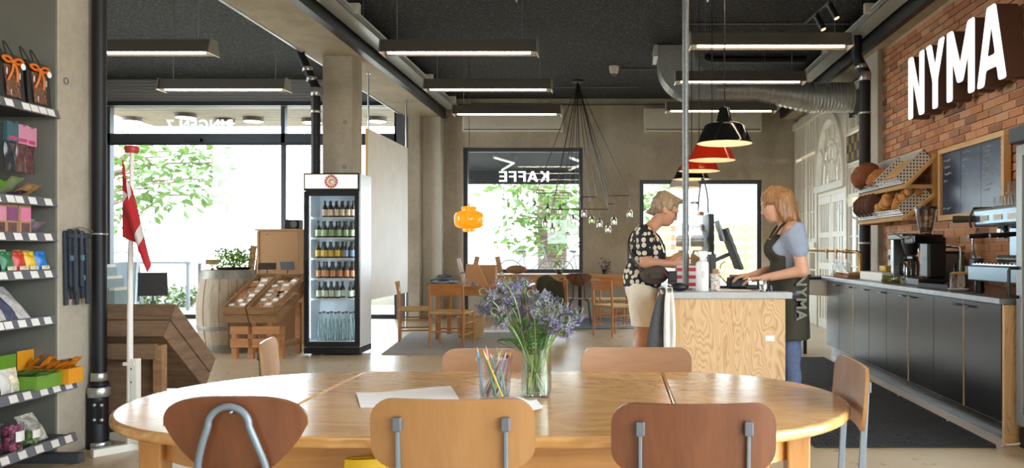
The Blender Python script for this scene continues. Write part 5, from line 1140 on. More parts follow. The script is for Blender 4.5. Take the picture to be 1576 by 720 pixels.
# ================================================================== BACK OF THE ROOM
def shaker_chair(label, loc, rz, group='wooden chairs with woven seats'):
    t = thing('wooden_chair', label, 'chair', loc, rz, group)
    for s in (-1,1):
        MB().tube([(s*.215,-.2,0),(s*.215,-.2,.45),(s*.212,-.225,.80)], [.014,.018,.015], 10).build('leg','beech',t,True)
        MB().tube([(s*.225,.2,0),(s*.225,.2,.455)], [.014,.019], 10).build('leg','beech',t,True)
        for z in (.16,.30): MB().tube([(s*.217,-.2,z),(s*.224,.2,z)], .010, 8).build('stretcher','beech_x',t,True)
        MB().tube([(s*.217,-.2,.42),(s*.224,.2,.43)], .013, 8).build('seat_rail','beech_x',t,True)
    for y, w in ((-.2,.215),(.2,.225)):
        MB().tube([(-w,y,.2),(w,y,.2)], .010, 8).build('stretcher','beech_x',t,True); MB().tube([(-w,y,.425),(w,y,.425)], .013, 8).build('seat_rail','beech_x',t,True)
    MB().sheet(lambda u,v: (-.22+.44*u, -.025*math.cos(PI*(u-.5))-.21-(.03*v), .655+.145*v), 12, 4, .014).build('backrest','beech_x',t,True,ang=50)
    st = MB().sheet(lambda u,v: (-.235+.47*u, -.215+.43*v, .452-.018*math.sin(PI*u)*math.sin(PI*v)), 10, 10, .03).build('woven_seat','straw',t,True,ang=50)
    return t
shaker_chair('wooden chair with woven seat, its back to us at the back work table', (-2.07,10.36,0), -.12)
shaker_chair('wooden chair with woven seat at the left end of the back work table', (-2.68,10.95,0), -1.35)
shaker_chair('wooden chair with an olive jacket over its back', (-.90,11.75,0), .05)
shaker_chair('wooden chair with woven seat beside the customer, turned to the window bench', (.0,11.55,0), -.9)
shaker_chair('wooden chair with woven seat drawn up under the window bench behind the customer', (-.04,13.0,0), .15)
loop_chair('round-backed plywood chair with black steel legs drawn up to the window bench', (-.57,13.35,0), .0, 'ply_dark', .42, .85, None, 'black_steel')
mk('olive', (62,62,44), .85, 0, .15, 10)
ja = MB().sheet(lambda u,v: (-.19+.38*u+.03*math.sin(6*v)*(u-.5), (-.255-.02*math.sin(8*u)-.03*math.sin(PI*v)) if v < .68 else (-.255+.06*(v-.68)/.1 if v < .78 else -.19+.005*math.sin(9*u)), (.45+.05*math.sin(5*u)+.375*min(v,.68)/.68) if v < .78 else .825-.14*(v-.78)/.22+.02*math.sin(7*u)), 22, 24, .012).build('jacket','olive',None,True); ja.location = (-.90,11.75,0); tag(ja, 'olive green jacket draped over the back of a wooden chair', 'jacket')
# work table
t = thing('work_table', 'wooden work table with clutter at the back of the room', 'table', (-1.85,11.4,0))
MB().bb(-.62,.72,-.45,.45,.715,.74).build('tabletop','oak',t,bevel=.004); MB().bb(-.55,.65,-.38,-.36,.60,.715).build('apron','oak',t); MB().bb(-.55,.65,.36,.38,.60,.715).build('apron','oak',t)
for x in (-.54,.64):
    for y in (-.37,.37): MB().bb(x-.03,x+.03,y-.03,y+.03,0,.715).build('leg','oak_v',t,bevel=.004)
mk('clothes_grey', (88,92,100), .85, 0, .35, 14, .8, 30); mk('clothes_blue', (134,152,170), .85, 0, .2, 14, .6, 30)
def heap(name, label, cat, loc, sx, sy, sz, mat, layers=4, seed=1):
    t = thing(name, label, cat, loc); r = random.Random(seed)
    for k in range(layers):
        z0 = sz*k/layers; w = 1-.12*k; ox, oy = r.uniform(-.03,.03), r.uniform(-.03,.03); ph = r.uniform(0,6)
        MB().sheet(lambda u,v: (ox+(u-.5)*sx*w, oy+(v-.5)*sy*w, z0+.004+sz/layers*1.25*(math.sin(PI*u)*math.sin(PI*v))**.35+.012*math.sin(9*u+ph)*math.sin(7*v+ph)), 16, 12, .004).build('folded_layer', mat if k % 2 == 0 else 'clothes_blue', t, True)
    return t
heap('clothes_pile', 'pile of folded grey and blue clothes on the work table', 'clothes', (XW(684,11.3),11.3,.745), .40, .34, .13, 'clothes_grey', 5, 3)
mk('glitter', (150,150,152), .4, .4, .5, 60)
t = thing('cardboard_box', 'open brown cardboard box on the work table', 'box', (XW(750,11.6),11.6,.741)); 
MB().bb(-.13,.13,-.12,.12,0,.01).build('base','cardboard',t)
for q in ((-.13,.13,-.12,-.115,.01,.27),(-.13,.13,.115,.12,.01,.27),(-.13,-.125,-.115,.115,.01,.27),(.125,.13,-.115,.115,.01,.27)): MB().bb(*q).build('side','cardboard',t)
for s in (-1,1): MB().bar((s*.13,0,.27),(s*.2,0,.285),.23,.004,(0,1,0)).build('flap','cardboard',t)
MB().ball((-.19,-.02,.29), .075, 16, 10).move(lambda p: p).build('x','glitter',t,True) if False else None
t = thing('easel_board', 'brown board leaning open like an easel on the work table', 'board', (XW(735,11.15),11.15,.741)); MB().bar((-.06,0,.0),(-.13,.1,.30),.3,.012,(0,1,0)).build('panel','cardboard',t) if False else None
MB().add([(-.18,.0,0),(.14,.0,0),(-.02,.12,.29),(-.18,.12,.29),(-.18,.012,0),(.14,.012,0),(-.02,.132,.29),(-.18,.132,.29)], [(0,1,2,3),(7,6,5,4),(0,4,5,1),(1,5,6,2),(2,6,7,3),(3,7,4,0)]).build('panel','cardboard',t)
MB().bar((.14,.006,.002),(-.02,.126,.29),.012).build('pale_edge','pine',t); MB().bar((-.1,.13,.28),(-.1,.24,.005),.02).build('prop','cardboard',t)
o = MB().ball((0,0,0), .085, 20, 10, (1,1,.9)).build('mirror_ball','glitter',None,True); o.location = (XW(728,11.55),11.55,.741+.077); tag(o, 'glittering grey ball behind the leaning board on the work table', 'ball')
t = thing('paperweight', 'small clear dome beside the leaning board on the work table', 'paperweight', (XW(729,11.0),11.0,.741)); MB().lathe([(.001,.05),(.03,.045),(.05,.025),(.055,0),(.001,0)],20,caps=False).build('dome','glitter',t,True); MB().lathe([(.056,0),(.058,.004),(.056,.008)],20,caps=False).build('rim','steel',t,True)
t = thing('drinking_glass', 'drinking glass at the near edge of the work table', 'glass', (XW(715,11.0),11.0,.741)); MB().lathe([(.001,0),(.03,0),(.036,.09),(.033,.09),(.027,.006),(.001,.005)],20,caps=False).build('glass','plastic_clear',t,True); MB().lathe([(.001,.007),(.027,.007),(.03,.05),(.001,.05)],16,caps=False).build('water','plastic_clear',t,True)
t = thing('paper_roll', 'white rolled paper standing beside the cardboard on the work table', 'paper', (XW(716,11.75),11.75,.741)); MB().tube([(0,0,.0),(-.1,.02,.36)], .03, 12).build('roll','paper',t,True); MB().tube([(-.04,.008,.14),(-.045,.009,.16)], .032, 12).build('band','clothes_blue',t)
t = thing('umbrella', 'black umbrella with hooked handle leaning behind the work table', 'umbrella', (XW(714,11.95),11.95,0)); MB().tube([(0,0,.0),(-.01,0,.75)], [.006,.03], 10).build('canopy','black_plastic',t,True); MB().tube(smooth_path([(-.01,0,.75),(-.012,0,.86),(.01,0,.92),(.05,0,.92),(.06,0,.88)],4), .011, 8).build('handle','black_plastic',t,True)
t = thing('magazine_stack', 'loose stack of pale magazines at the right of the work table', 'magazines', (XW(790,11.3),11.3,.741), .1)
for k in range(5): MB().box((.012*math.sin(k*2.1),.01*math.cos(k*3),.006+k*.011),(.27,.2,.010),rotz(.12*math.sin(k*1.7))).build('magazine',('paper','clothes_blue','paper_tag')[k%3],t)
t = thing('glass_jar', 'small glass jar with a lid on the work table beside the box', 'jar', (XW(772,11.5),11.5,.741)); MB().lathe([(.001,0),(.045,0),(.05,.02),(.05,.1),(.035,.125),(.001,.125)],18,caps=False).build('jar','plastic_clear',t,True); MB().lathe([(.038,.122),(.04,.15),(.001,.17)],14).build('lid','white_plastic',t,True)
t = thing('wicker_basket', 'round wicker basket under the work table', 'basket', (XW(724,11.3),11.3,.0)); MB().lathe([(.001,0),(.17,0),(.2,.3),(.19,.3),(.16,.012),(.001,.012)],28,caps=False).build('body','straw',t,True)
for z in (.05,.1,.15,.2,.25): MB().tube([(( .17+.1*z)*math.cos(2*PI*k/28),(.17+.1*z)*math.sin(2*PI*k/28),z) for k in range(28)], .008, 6, True).build('weave','straw',t,True)
# rugs
mk('rug', (150,146,140), .95, 0, .15, 40, .5, 120); mk('mat_blue', (104,116,130), .95, 0, .12, 30, .5, 120)
o = MB().add([(-2.72,9.5,.001),(-1.2,9.55,.001),(-.95,12.0,.001),(-3.0,12.0,.001),(-2.72,9.5,.012),(-1.2,9.55,.012),(-.95,12.0,.012),(-3.0,12.0,.012)], [(0,3,2,1),(4,5,6,7),(0,1,5,4),(1,2,6,5),(2,3,7,6),(3,0,4,7)]).build('rug','rug'); tag(o,'grey woven rug under the back work table','rug')
o = MB().bb(-1.2,.45,12.6,14.5,.001,.01).build('rug','mat_blue'); tag(o,'blue grey floor mat under the window bench','rug')
# window bench
t = thing('window_bench', 'long wooden worktop along the back wall under the tall window', 'worktop', (0,0,0))
MB().bb(-2.7,.42,14.2,14.76,.765,.80).build('top','oak',t,bevel=.004); MB().bb(-2.68,.4,14.24,14.28,.66,.765).build('apron','oak',t)
for x in (-2.6,-1.6,-.6,.35): MB().bb(x-.03,x+.03,14.26,14.32,0,.765).build('leg','black_steel',t); MB().bb(x-.02,x+.02,14.32,14.7,.72,.765).build('bracket','black_steel',t)
def pot_plant(label, px, Y, z, leafm, h):
    t = thing('potted_plant', label, 'plant', (XW(px,Y),Y,z)); MB().lathe([(.001,0),(.045,0),(.058,.085),(.05,.085),(.001,.07)],16,caps=False).build('pot','black_plastic',t,True)
    r = random.Random(px); mb = MB(); leaves(mb,(0,0,h*.6),46,(.13,.11,h*.55),.07,r); mb.build('foliage',leafm,t,kind='stuff'); MB().tube([(0,0,.07),(.01,0,h)],.004,5).build('stem','stem_green',t)
mk('plum_leaf', (92,62,70), .6)
pot_plant('small green plant in a black pot on the window bench', 861, 14.4, .80, 'herb', .32); pot_plant('small reddish plant in a black pot on the window bench', 931, 14.45, .80, 'plum_leaf', .27)
# pile of dark cushions behind the magazines
t = thing('cushion', 'brown cushion lying on the window bench', 'cushion', (XW(795,14.3),14.3,.801)); MB().ball((0,0,.08), .16, 14, 8, (1.2,.8,.5)).build('cover','crate_mid',t,True); MB().tube([(.19*math.cos(2*PI*k/20),.127*math.sin(2*PI*k/20),.08) for k in range(20)], .006, 6, True).build('piping','crate_old',t)

# orange pendant
m, nt, b = _nt('orange_glass'); b.inputs['Base Color'].default_value = (*lin((250,150,18)),1); b.inputs['Roughness'].default_value = .12; b.inputs['Emission Color'].default_value = (*lin((255,150,14)),1); b.inputs['Emission Strength'].default_value = .55; b.inputs['Coat Weight'].default_value = .5
YO = 11.0; t = thing('pendant_lamp', 'glossy orange glass pendant lamp hanging over the work table', 'lamp', (XW(722,YO),YO,ZW(357,YO)))
MB().lathe([(.001,.0),(.07,0),(.085,.01),(.085,.045),(.15,.055),(.19,.09),(.2,.15),(.2,.21),(.18,.26),(.12,.285),(.1,.29),(.1,.33),(.09,.345),(.001,.35)],36,caps=False).build('shade','orange_glass',t,True,ang=50)
MB().tube([(0,0,.35),(0,0,.40)],.012,8).build('socket','orange_glass',t,True); MB().tube([(0,0,.40),(0,0,CZ-t.location.z)],.004,6).build('cord','black_plastic',t)

# chandelier of jars on strings
YC2 = 13.0; ch = thing('jar_chandelier', 'chandelier of many small glass jar lamps on fanned black cords', 'chandelier', (0,0,0)); mk('brown_rod', (92,66,52), .5, .3); emit('bulb_warm', (255,206,140), 14)
top = Vector((XW(889,13.2), 13.2, CZ)); MB().lathe([(.10,-.03),(.10,0)],16,tuple(top)).build('canopy','black_steel',ch)
thin_glass('jar_glass', (.96,.97,.95), .14); thin_glass('jar_green', (.6,.85,.45), .14)
jars = [(823,318,297),(843,322,297),(839,343,297),(850,353,322),(862,324,297),(882,339,322),(899,328,303),(911,338,303),(923,344,322),(936,352,322),(945,340,314),(969,328,301)]
jr = random.Random(5); jy = {}
def jdepth(py): return {297:13.3, 322:12.8, 303:13.1, 314:12.6, 301:13.0}[py]
for i, (px, py, rod) in enumerate(jars):
    Y = jdepth(rod); p = W(px, py+6, Y); r = .042
    j = MB().lathe([(.001,-.0),(r,0),(r*1.05,.02),(r*1.05,.085),(r*.8,.1),(r*.8,.115),(r*.75,.115),(r*.98,.08),(.001,.004)],16,tuple(p),caps=False).build('jar','jar_green' if i == 7 else 'jar_glass',ch,True)
    MB().ball((p.x,p.y,p.z+.05),.017,10,6).build('bulb','bulb_warm',j,True); MB().tube([(p.x,p.y,p.z+.07),(p.x,p.y,p.z+.16)],.014,8).build('socket','brown_rod',j)
    MB().tube([(p.x,p.y,p.z+.16),(p.x,p.y,ZW(rod,Y))],.004,5).build('cord','brown_rod',j)
for a, b_, rod in ((825,886,297),(849.5,936,322),(893,919,303),(936,969,301),(936,946,314)):
    Y = jdepth(rod); q = W(a,rod,Y), W(b_,rod,Y); MB().tube([q[0],q[1]],.009,6).build('rod','brown_rod',ch)
    for k in ((0,1) if b_-a < 50 else (0,.5,1)): MB().tube([q[0].lerp(q[1],k), top-Vector((0,0,.03))],.006,5).build('cord','black_plastic',ch)
for px in (866,874,908): Y = 13; MB().tube([W(px,310,Y), top-Vector((0,0,.03))],.006,5).build('cord','black_plastic',ch)

# enamel pendants over the order counter
mk('enamel_black', (18,18,20), .08, 0, spec=.7, coat=.5); mk('enamel_red', (196,44,20), .1, 0, spec=.6, coat=.4); mk('enamel_grey', (186,182,172), .12, 0, spec=.6); emit('enamel_white_lit', (255,232,196), .9); mk('enamel_white', (246,240,226), .3); emit('bulb', (255,220,170), 22)
LP = [(6.18,1115,'enamel_black','black enamel pendant lamp nearest to us in the row over the counter'),(7.33,1095.7,'enamel_red','red enamel pendant lamp directly behind the nearest black one'),(8.33,1076,'enamel_red','red enamel pendant lamp third in the row over the counter'),(9.3,1064.5,'enamel_black','black enamel pendant lamp fourth in the row over the counter'),(10.55,1054,'enamel_grey','pale grey enamel pendant lamp farthest back in the row')]
for Y, px, mt, lab in LP:
    z0 = 2.03; t = thing('pendant_lamp', lab, 'lamp', (XW(px,Y),Y,z0), 0, 'enamel pendant lamps over the counter')
    MB().lathe([(.21,0),(.214,.004),(.205,.016),(.152,.135),(.135,.147),(.10,.156),(.065,.165),(.06,.18),(.04,.27),(.034,.276),(.001,.278)],40,caps=False).build('shade',mt,t,True,ang=35)
    MB().lathe([(.209,.001),(.2,.015),(.147,.132),(.05,.15),(.001,.152)],40,caps=False).build('inner_reflector','enamel_white',t,True,ang=35)
    MB().ball((0,0,.07),.035,14,8,(1,1,1.2)).build('bulb','bulb',t,True); MB().tube([(0,0,.1),(0,0,.15)],.018,10).build('socket','white_plastic',t)
    MB().tube([(0,0,.278),(0,0,CZ-z0)],.005,6).build('cord','black_plastic',t)

# galvanised post on the counter
# ================================================================== ORDER COUNTER
OX0, OX1, OY0, OY1 = .405, 1.19, 5.62, 7.7
mk('slab', (176,178,178), .4, 0, .08, 10)
t = thing('order_counter', 'plywood order counter with thick grey worktop', 'counter', (0,0,0))
MB().bb(OX0+.045,OX1-.0,OY0+.02,OY0+.04,.02,.884).build('front_panel','plywood',t,bevel=.002); MB().bb(OX0,OX0+.045,OY0+.02,OY0+.05,.02,.884).build('corner_post','pine_z',t,bevel=.003)
OXB, OYB = 1.075, OY0+.15
MB().bb(OX0,OX0+.02,OY0+.05,OY1,.02,.884).build('side_panel','plywood',t); MB().bb(OX1-.02,OX1,OY0+.04,OYB,.02,.884).build('side_panel','plywood',t); MB().bb(OXB,OX1-.02,OYB-.02,OYB,.02,.884).build('back_panel','plywood',t)
MB().bb(OXB-.02,OXB,OYB,OY1,.02,.884).build('side_panel','plywood',t); MB().bb(OX0+.02,OXB-.02,OY1-.02,OY1,.02,.884).build('back_panel','plywood',t)
MB().prism([(OX0-.015,OY0),(OX1+.045,OY0),(OX1+.045,OYB),(OXB+.01,OYB),(OXB+.01,OY1),(OX0-.015,OY1)],.884,.930,lambda u,v,a:(u,v,a)).build('worktop','slab',t,bevel=.004); MB().bb(OX0+.03,OXB-.03,OY0+.06,OY1-.03,0,.02).build('plinth','black_plastic',t)
o = MB().bb(-.03,.03,-.001,0,-.018,.018).build('sticker','paper'); o.location = (XW(1185,OY0+.02),OY0+.0195,ZW(521,OY0)); o.parent = t; o.name = 'sticker'
CT = .9305
px_, py_ = XW(1055,5.95), 5.95
t = thing('steel_post', 'galvanised steel post rising from the order counter to the ceiling', 'post', (px_,py_,CT)); MB().tube([(0,0,0),(0,0,CZ-CT)],.024,16).build('tube','post_zinc',t,True); MB().lathe([(.05,0),(.05,.012),(.028,.014)],16).build('base_flange','galvanised',t,True)
def con(px, py, Y): return (XW(px,Y), Y, CT)
# spray bottle
Y = 5.78; t = thing('spray_bottle', 'white plastic spray bottle on the order counter', 'spray bottle', con(1081,0,Y))
MB().lathe([(.001,0),(.044,0),(.046,.006),(.046,.19),(.042,.205),(.018,.22),(.018,.235),(.001,.235)],24,caps=False).build('bottle','white_plastic',t,True,ang=40)
hd = MB().box((0,0,.262),(.07,.03,.045)).build('sprayer','white_plastic',t,bevel=.008); MB().box((.045,0,.268),(.04,.016,.018)).build('nozzle','white_plastic',hd,bevel=.003); MB().bar((-.02,0,.25),(-.055,0,.275),.018,.02).build('grip','white_plastic',hd); MB().bar((.02,0,.25),(.03,0,.215),.012,.008).build('trigger','white_plastic',hd); MB().lathe([(.021,.228),(.021,.245)],16).build('collar','white_plastic',hd)
for k in range(4): MB().bb(-.012,.012-.004*(k%2),-.0475,-.0465,.10+k*.012,.103+k*.012).build('label_line','grey_metal',t)
# patterned pot with card
mk('pot_pattern', (206,196,184), .5, 0, .6, 70)
t = thing('patterned_pot', 'small patterned pot beside the spray bottle on the counter', 'pot', con(1101,0,5.85)); MB().lathe([(.001,0),(.032,0),(.038,.12),(.034,.12),(.03,.005),(.001,.005)],20,caps=False).build('pot','pot_pattern',t,True); MB().bb(-.02,.025,-.003,.003,.01,.155).build('card','kraft',t)
# red and white boxes
mk('red_print', (190,36,46), .5); 
for k in range(3):
    t = thing('carton', ('bottom','middle','top')[k]+' carton with red band in the stack by the post', 'carton', (XW(1057,6.3),6.3,CT+k*.057)); MB().bb(-.085,.085,-.1,.1,0,.056).build('box','white_box',t,bevel=.002); MB().bb(-.086,.086,-.1012,-.1,.015,.042).build('red_band','red_print',t)
t = thing('card_reader', 'black card payment terminal held towards the customer', 'terminal', con(1035,0,6.25)); MB().bb(-.035,.035,-.05,.05,0,.13).build('body','black_plastic',t,bevel=.008); MB().bb(-.03,.03,-.052,-.05,.06,.12).build('screen','dark_panel',t)
for i in range(3):
    for j in range(3): MB().box((-.02+i*.02,-.0515,.012+j*.014),(.014,.002,.009)).build('key','grey_metal',t)
# cake display case
cx0, cx1, cy0, cy1 = XW(1038,6.95), XW(1089,6.95), 6.84, 7.4
mk('cake_yellow', (222,176,64), .7, 0, .2, 20); mk('cake_brown', (170,116,62), .75, 0, .3, 24, .5, 40); mk('cake_cream', (226,204,160), .7, 0, .15, 24)
t = thing('cake_display', 'clear acrylic display case of cakes behind the steel post', 'display case', (0,0,CT)); CH_ = .58
for q in ((cx0,cx1,cy0,cy0+.005,0,CH_),(cx0,cx0+.005,cy0,cy1,0,CH_),(cx1-.005,cx1,cy0,cy1,0,CH_),(cx0,cx1,cy0,cy1,CH_,CH_+.006),(cx0,cx1,cy0,cy1,.313,.318),(cx0,cx1,cy0,cy1,.453,.458)): MB().bb(*q).build('acrylic_panel','plastic_clear',t)
MB().bb(cx0,cx1,cy0,cy1,-.0,.02).build('base','white_gloss',t); MB().bb(cx1+.0,cx1+.05,cy0+.05,cy1,0,CH_+.02).build('side_cabinet','black_steel',t)
for k, (z, mt, n_, hgt) in enumerate(((.021,'cake_yellow',2,.27),(.321,'cake_brown',2,.10),(.461,'cake_cream',2,.06))):
    for i in range(n_):
        w = (cx1-cx0-.03)/n_; x = cx0+.015+w*(i+.5); o = thing('cake', ('tall yellow cake','brown pastry','cream loaf cake')[k]+' on the '+('bottom','middle','top')[k]+' level of the display case, '+('left','right')[i], 'cake', (x,7.05,CT+z))
        MB().lathe([(.001,0),(w*.44,0),(w*.48,hgt*.3),(w*.46,hgt*.8),(w*.3,hgt),(.001,hgt)],18,caps=False,sy=1.5).build('cake',mt,o,True); MB().lathe([(w*.485,hgt*.45),(w*.49,hgt*.5),(w*.485,hgt*.55)],18,caps=False,sy=1.5).build('filling','cake_brown' if k != 1 else 'cake_cream',o,True)
for i, (px, lab) in enumerate(((1026,'glass storage jar on the cake case, left'),(1041,'glass storage jar on the cake case, right'))):
    t = thing('storage_jar', lab, 'jar', (cx0+.06+.12*i,7.05,CT+CH_+.006)); MB().lathe([(.001,0),(.042,0),(.045,.01),(.045,.09),(.035,.105),(.001,.105)],18,caps=False).build('jar','plastic_clear',t,True); MB().lathe([(.036,.105),(.038,.125),(.001,.13)],16).build('lid','steel',t,True)
t = thing('wooden_block', 'small wooden block on the cake display', 'block', (cx1-.035,7.2,CT+CH_+.006)); MB().bb(-.03,.03,-.03,.03,0,.045).build('block','crate_orange',t,bevel=.003); MB().tube(smooth_path([(-.02,0,.045),(-.01,0,.2),(.02,0,.34),(.06,0,.2),(.07,0,.03)],5),.008,8).build('wire_loop','frame_dark',t,True)
# till screen
mk('screen_back', (48,52,58), .35, 0, spec=.5); mk('screen_grey', (128,142,150), .3)
t = thing('till_monitor', 'tilted black till monitor with second display facing the barista', 'monitor', (XW(1122,6.35),6.35,CT))
MB().box((.02,0,.30),(.028,.34,.34),roty(-.36)).build('screen','screen_back',t,bevel=.006); MB().box((-.075,-.02,.44),(.02,.2,.17),roty(-.3)).build('customer_display','screen_grey',t,bevel=.005)
MB().box((-.135,.0,.13),(.05,.14,.26)).build('stand','black_plastic',t,bevel=.006); MB().bar((-.11,0,.21),(.0,0,.26),.03).build('arm','black_plastic',t); MB().box((-.1,0,.008),(.2,.24,.016)).build('base','black_plastic',t,bevel=.004)
t = thing('receipt_printer', 'black receipt printer and keypad in front of the till', 'printer', (XW(1135,6.15),6.15,CT)); MB().box((0,0,.045),(.15,.16,.09)).build('body','black_plastic',t,bevel=.02); MB().box((-.02,-.02,.095),(.08,.06,.02)).build('paper_slot','grey_metal',t,bevel=.004); MB().tube(smooth_path([(-.08,0,.04),(-.13,.02,.1),(-.12,.03,.18),(-.09,.05,.2)],5),.004,6).build('cable','black_plastic',t); MB().box((.1,-.01,.015),(.09,.14,.03)).build('keypad','black_plastic',t,bevel=.006)
t = thing('water_glass', 'low glass of water at the right edge of the order counter', 'glass', con(1176,0,5.73)); MB().lathe([(.001,0),(.032,0),(.042,.085),(.039,.085),(.03,.008),(.001,.008)],24,caps=False).build('glass','glass',t,True,ang=50); MB().lathe([(.001,.009),(.0295,.009),(.034,.05),(.001,.05)],20,caps=False).build('water','water',t,True)
t = thing('menu_sheets', 'few brown and white sheets lying on the order counter', 'paper', con(1133,0,5.80)); MB().box((0,0,.002),(.3,.16,.004),rotz(.05)).build('sheet','cardboard',t); MB().box((-.02,.01,.006),(.24,.14,.003),rotz(-.06)).build('sheet','paper',t)
# bags hung on the counter corner
mk('bag_grey', (74,72,74), .85, 0, .15, 14); mk('bag_white', (226,222,214), .85, 0, .08, 14); mk('tree_print', (206,202,190), .8, 0, .35, 50)
def hang_bag(label, x, y, z, w, h, mat, tilt=0):
    t = thing('hanging_bag', label, 'bag', (x,y,z)); MB().sheet(lambda u,v: ((u-.5)*(.05+(w-.05)*min(1,v*1.6)**.7)+tilt*v, -.025-.03*math.sin(PI*v)*(1+.4*math.sin(9*u)), -h*v), 14, 16, .008).build('cloth',mat,t,True); MB().tube(smooth_path([(-.015,-.03,-.01),(-.02,0,.03),(.0,.03,.032),(.02,0,.03),(.015,-.03,-.01)],4),.005,6).build('strap',mat,t,True); return t
hang_bag('dark grey cloth bag hanging from the corner of the order counter', XW(1019,5.58), 5.58, .92, .13, .44, 'bag_grey', -.05); hang_bag('white cloth bag hanging beside the grey one on the counter corner', XW(1029,5.6), 5.55, .93, .07, .42, 'bag_white', .0)
for k in range(2):
    t = thing('paper_carrier', ('left','right')[k]+' white paper carrier with tree print at the foot of the counter', 'paper bag', (XW((1005,1031)[k],5.5),5.5,.44)); MB().bb(-.055,.055,-.04,.04,-.44+.003,.10-.01*k).build('bag','tree_print',t,bevel=.004)
    for i in range(4): MB().box((-.036+i*.024,-.041,.05),(.010,.001,.03)).build('tree_mark','olive',t)
t = thing('sunglass_pouch', 'dark soft pouch with cord on the left corner of the order counter', 'pouch', con(1046,0,5.72)); MB().ball((0,0,.03),.05,14,8,(1.3,.8,.6)).build('pouch','bag_black',t,True); MB().tube(smooth_path([(-.06,0,.04),(-.09,-.04,.05),(-.1,-.09,.02),(-.1,-.12,-.02)],4),.005,6).build('cord','white_plastic',t,True)

# ================================================================== BACK-BAR COUNTER
KX, KY0, KY1, KT = 2.457, 5.14, 9.5, .916
m, nt, b = _nt('door_black'); b.inputs['Base Color'].default_value = (.012,.014,.017,1); b.inputs['Roughness'].default_value = .24; b.inputs['Specular IOR Level'].default_value = .9
bumpn(nt, b, noise(nt, coords(nt,(1,1,.06)), 60, 3), .06, .004)
us = [1/p for p in (327,368.5,419,453.5,492,539,596)]; ys = [KX*FP*u for u in us]
bounds = [(ys[1],ys[0]),(ys[2],ys[1]),(ys[3],ys[2]),(ys[4],ys[3]),(ys[5],ys[4]),(ys[6],ys[5])]
mk('handle_dark', (60,58,56), .35, .7)
names = ('farthest','second farthest','third farthest','third nearest','second nearest','nearest')
for i, (a, b_) in enumerate(bounds):
    t = thing('base_cabinet', names[i]+' black cabinet of the back-bar counter', 'cabinet', (0,0,0), 0, 'black cabinets of the back-bar')
    MB().bb(KX+.02,3.14,a+.002,b_-.002,.12,.876).build('carcass','pine_z',t); MB().bb(KX+.06,KX+.08,a,b_,0,.12).build('kickboard','door_black',t)
    nd = 2 if b_-a > .9 else 1
    for k in range(nd):
        ya, yb = a+(b_-a)*k/nd, a+(b_-a)*(k+1)/nd
        d = MB().bb(KX,KX+.019,ya+(.022 if k == 0 and i % 2 == 0 else .003),yb-.004,.13,.872).build('door','door_black',t,bevel=.0015)
        if k == 0 and i % 2 == 0: MB().bb(KX-.001,KX+.019,ya+.004,ya+.02,.13,.872).build('edge_strip','pine_z',t)
        near_ = (i % 2 == 0) if nd == 1 else (k == 0); yh = ya+.10 if (i in (3,5) and False) else (yb-.09 if (i in (3,5)) else ya+.09)
        MB().tube([(KX,yh-.05,.835),(KX-.028,yh-.045,.835),(KX-.03,yh,.833),(KX-.028,yh+.045,.835),(KX,yh+.05,.835)],.006,8).build('handle','handle_dark',d,True)
t = thing('back_bar_worktop', 'long zinc-grey worktop of the back-bar counter on the brick wall', 'worktop', (0,0,0)); mk('zinc', (150,152,154), .32, .6, .15, 10)
MB().bb(KX-.03,3.165,KY0-.02,KY1,.878,KT).build('slab','zinc',t,bevel=.003); MB().bb(KX-.005,KX+.04,KY0-.02,KY0+.012,0,.878).build('end_panel','plywood',t) if False else None
o = thing('end_panel', 'bare plywood end panel of the back-bar counter beside the cooler', 'panel', (0,0,0)); MB().bb(KX-.002,KX+.62,KY0-.035,KY0-.002,0,.876).build('board','plywood',o,bevel=.002); MB().bb(KX+.01,KX+.6,KY0-.045,KY0-.036,0,.06).build('foot_strip','pine',o)
# white sink at the far end
t = thing('utility_sink', 'white utility sink with black rim at the far end of the back-bar', 'sink', (2.25,KY1+.28,0)); MB().add([(-.0,-.25,.70),(.55,-.25,.66),(.55,.25,.66),(0,.25,.70),(-.04,-.27,.88),(.6,-.27,.88),(.6,.27,.88),(-.04,.27,.88)],[(0,3,2,1),(0,1,5,4),(1,2,6,5),(2,3,7,6),(3,0,4,7),(4,5,6,7)]).build('basin','white_gloss',t,bevel=.012); MB().bb(-.06,.62,-.29,.29,.88,.905).build('rim','black_steel',t,bevel=.004)
for x in (.0,.5):
    for y in (-.2,.2): MB().bb(x-.02,x+.02,y-.02,y+.02,0,.68).build('leg','black_steel',t)
# rubber mats
ends = [YF(690), 5.75, 6.75, 7.9, 9.2]
for k in range(4):
    t = thing('rubber_mat', ('nearest','second','third','farthest')[k]+' black rubber floor mat along the back-bar', 'mat', (0,0,0), 0, 'black rubber mats'); a, b_ = ends[k]+.01, ends[k+1]-.01
    MB().bb(1.24,2.36,a,b_,.001,.012).build('mat','rubber_mat',t,bevel=.003); mb = MB()
    nx = 34; ny = int((b_-a)/.034)
    for i in range(nx):
        for j in range(ny): x = 1.26+i*.033; y = a+.02+j*.034; mb.add([(x,y,.012),(x+.022,y,.012),(x+.022,y+.02,.012),(x,y+.02,.012),(x+.005,y+.004,.017),(x+.017,y+.004,.017),(x+.017,y+.016,.017),(x+.005,y+.016,.017)],[(4,5,6,7),(0,1,5,4),(1,2,6,5),(2,3,7,6),(3,0,4,7)])
    mb.build('studs','rubber_mat',t,kind='stuff')
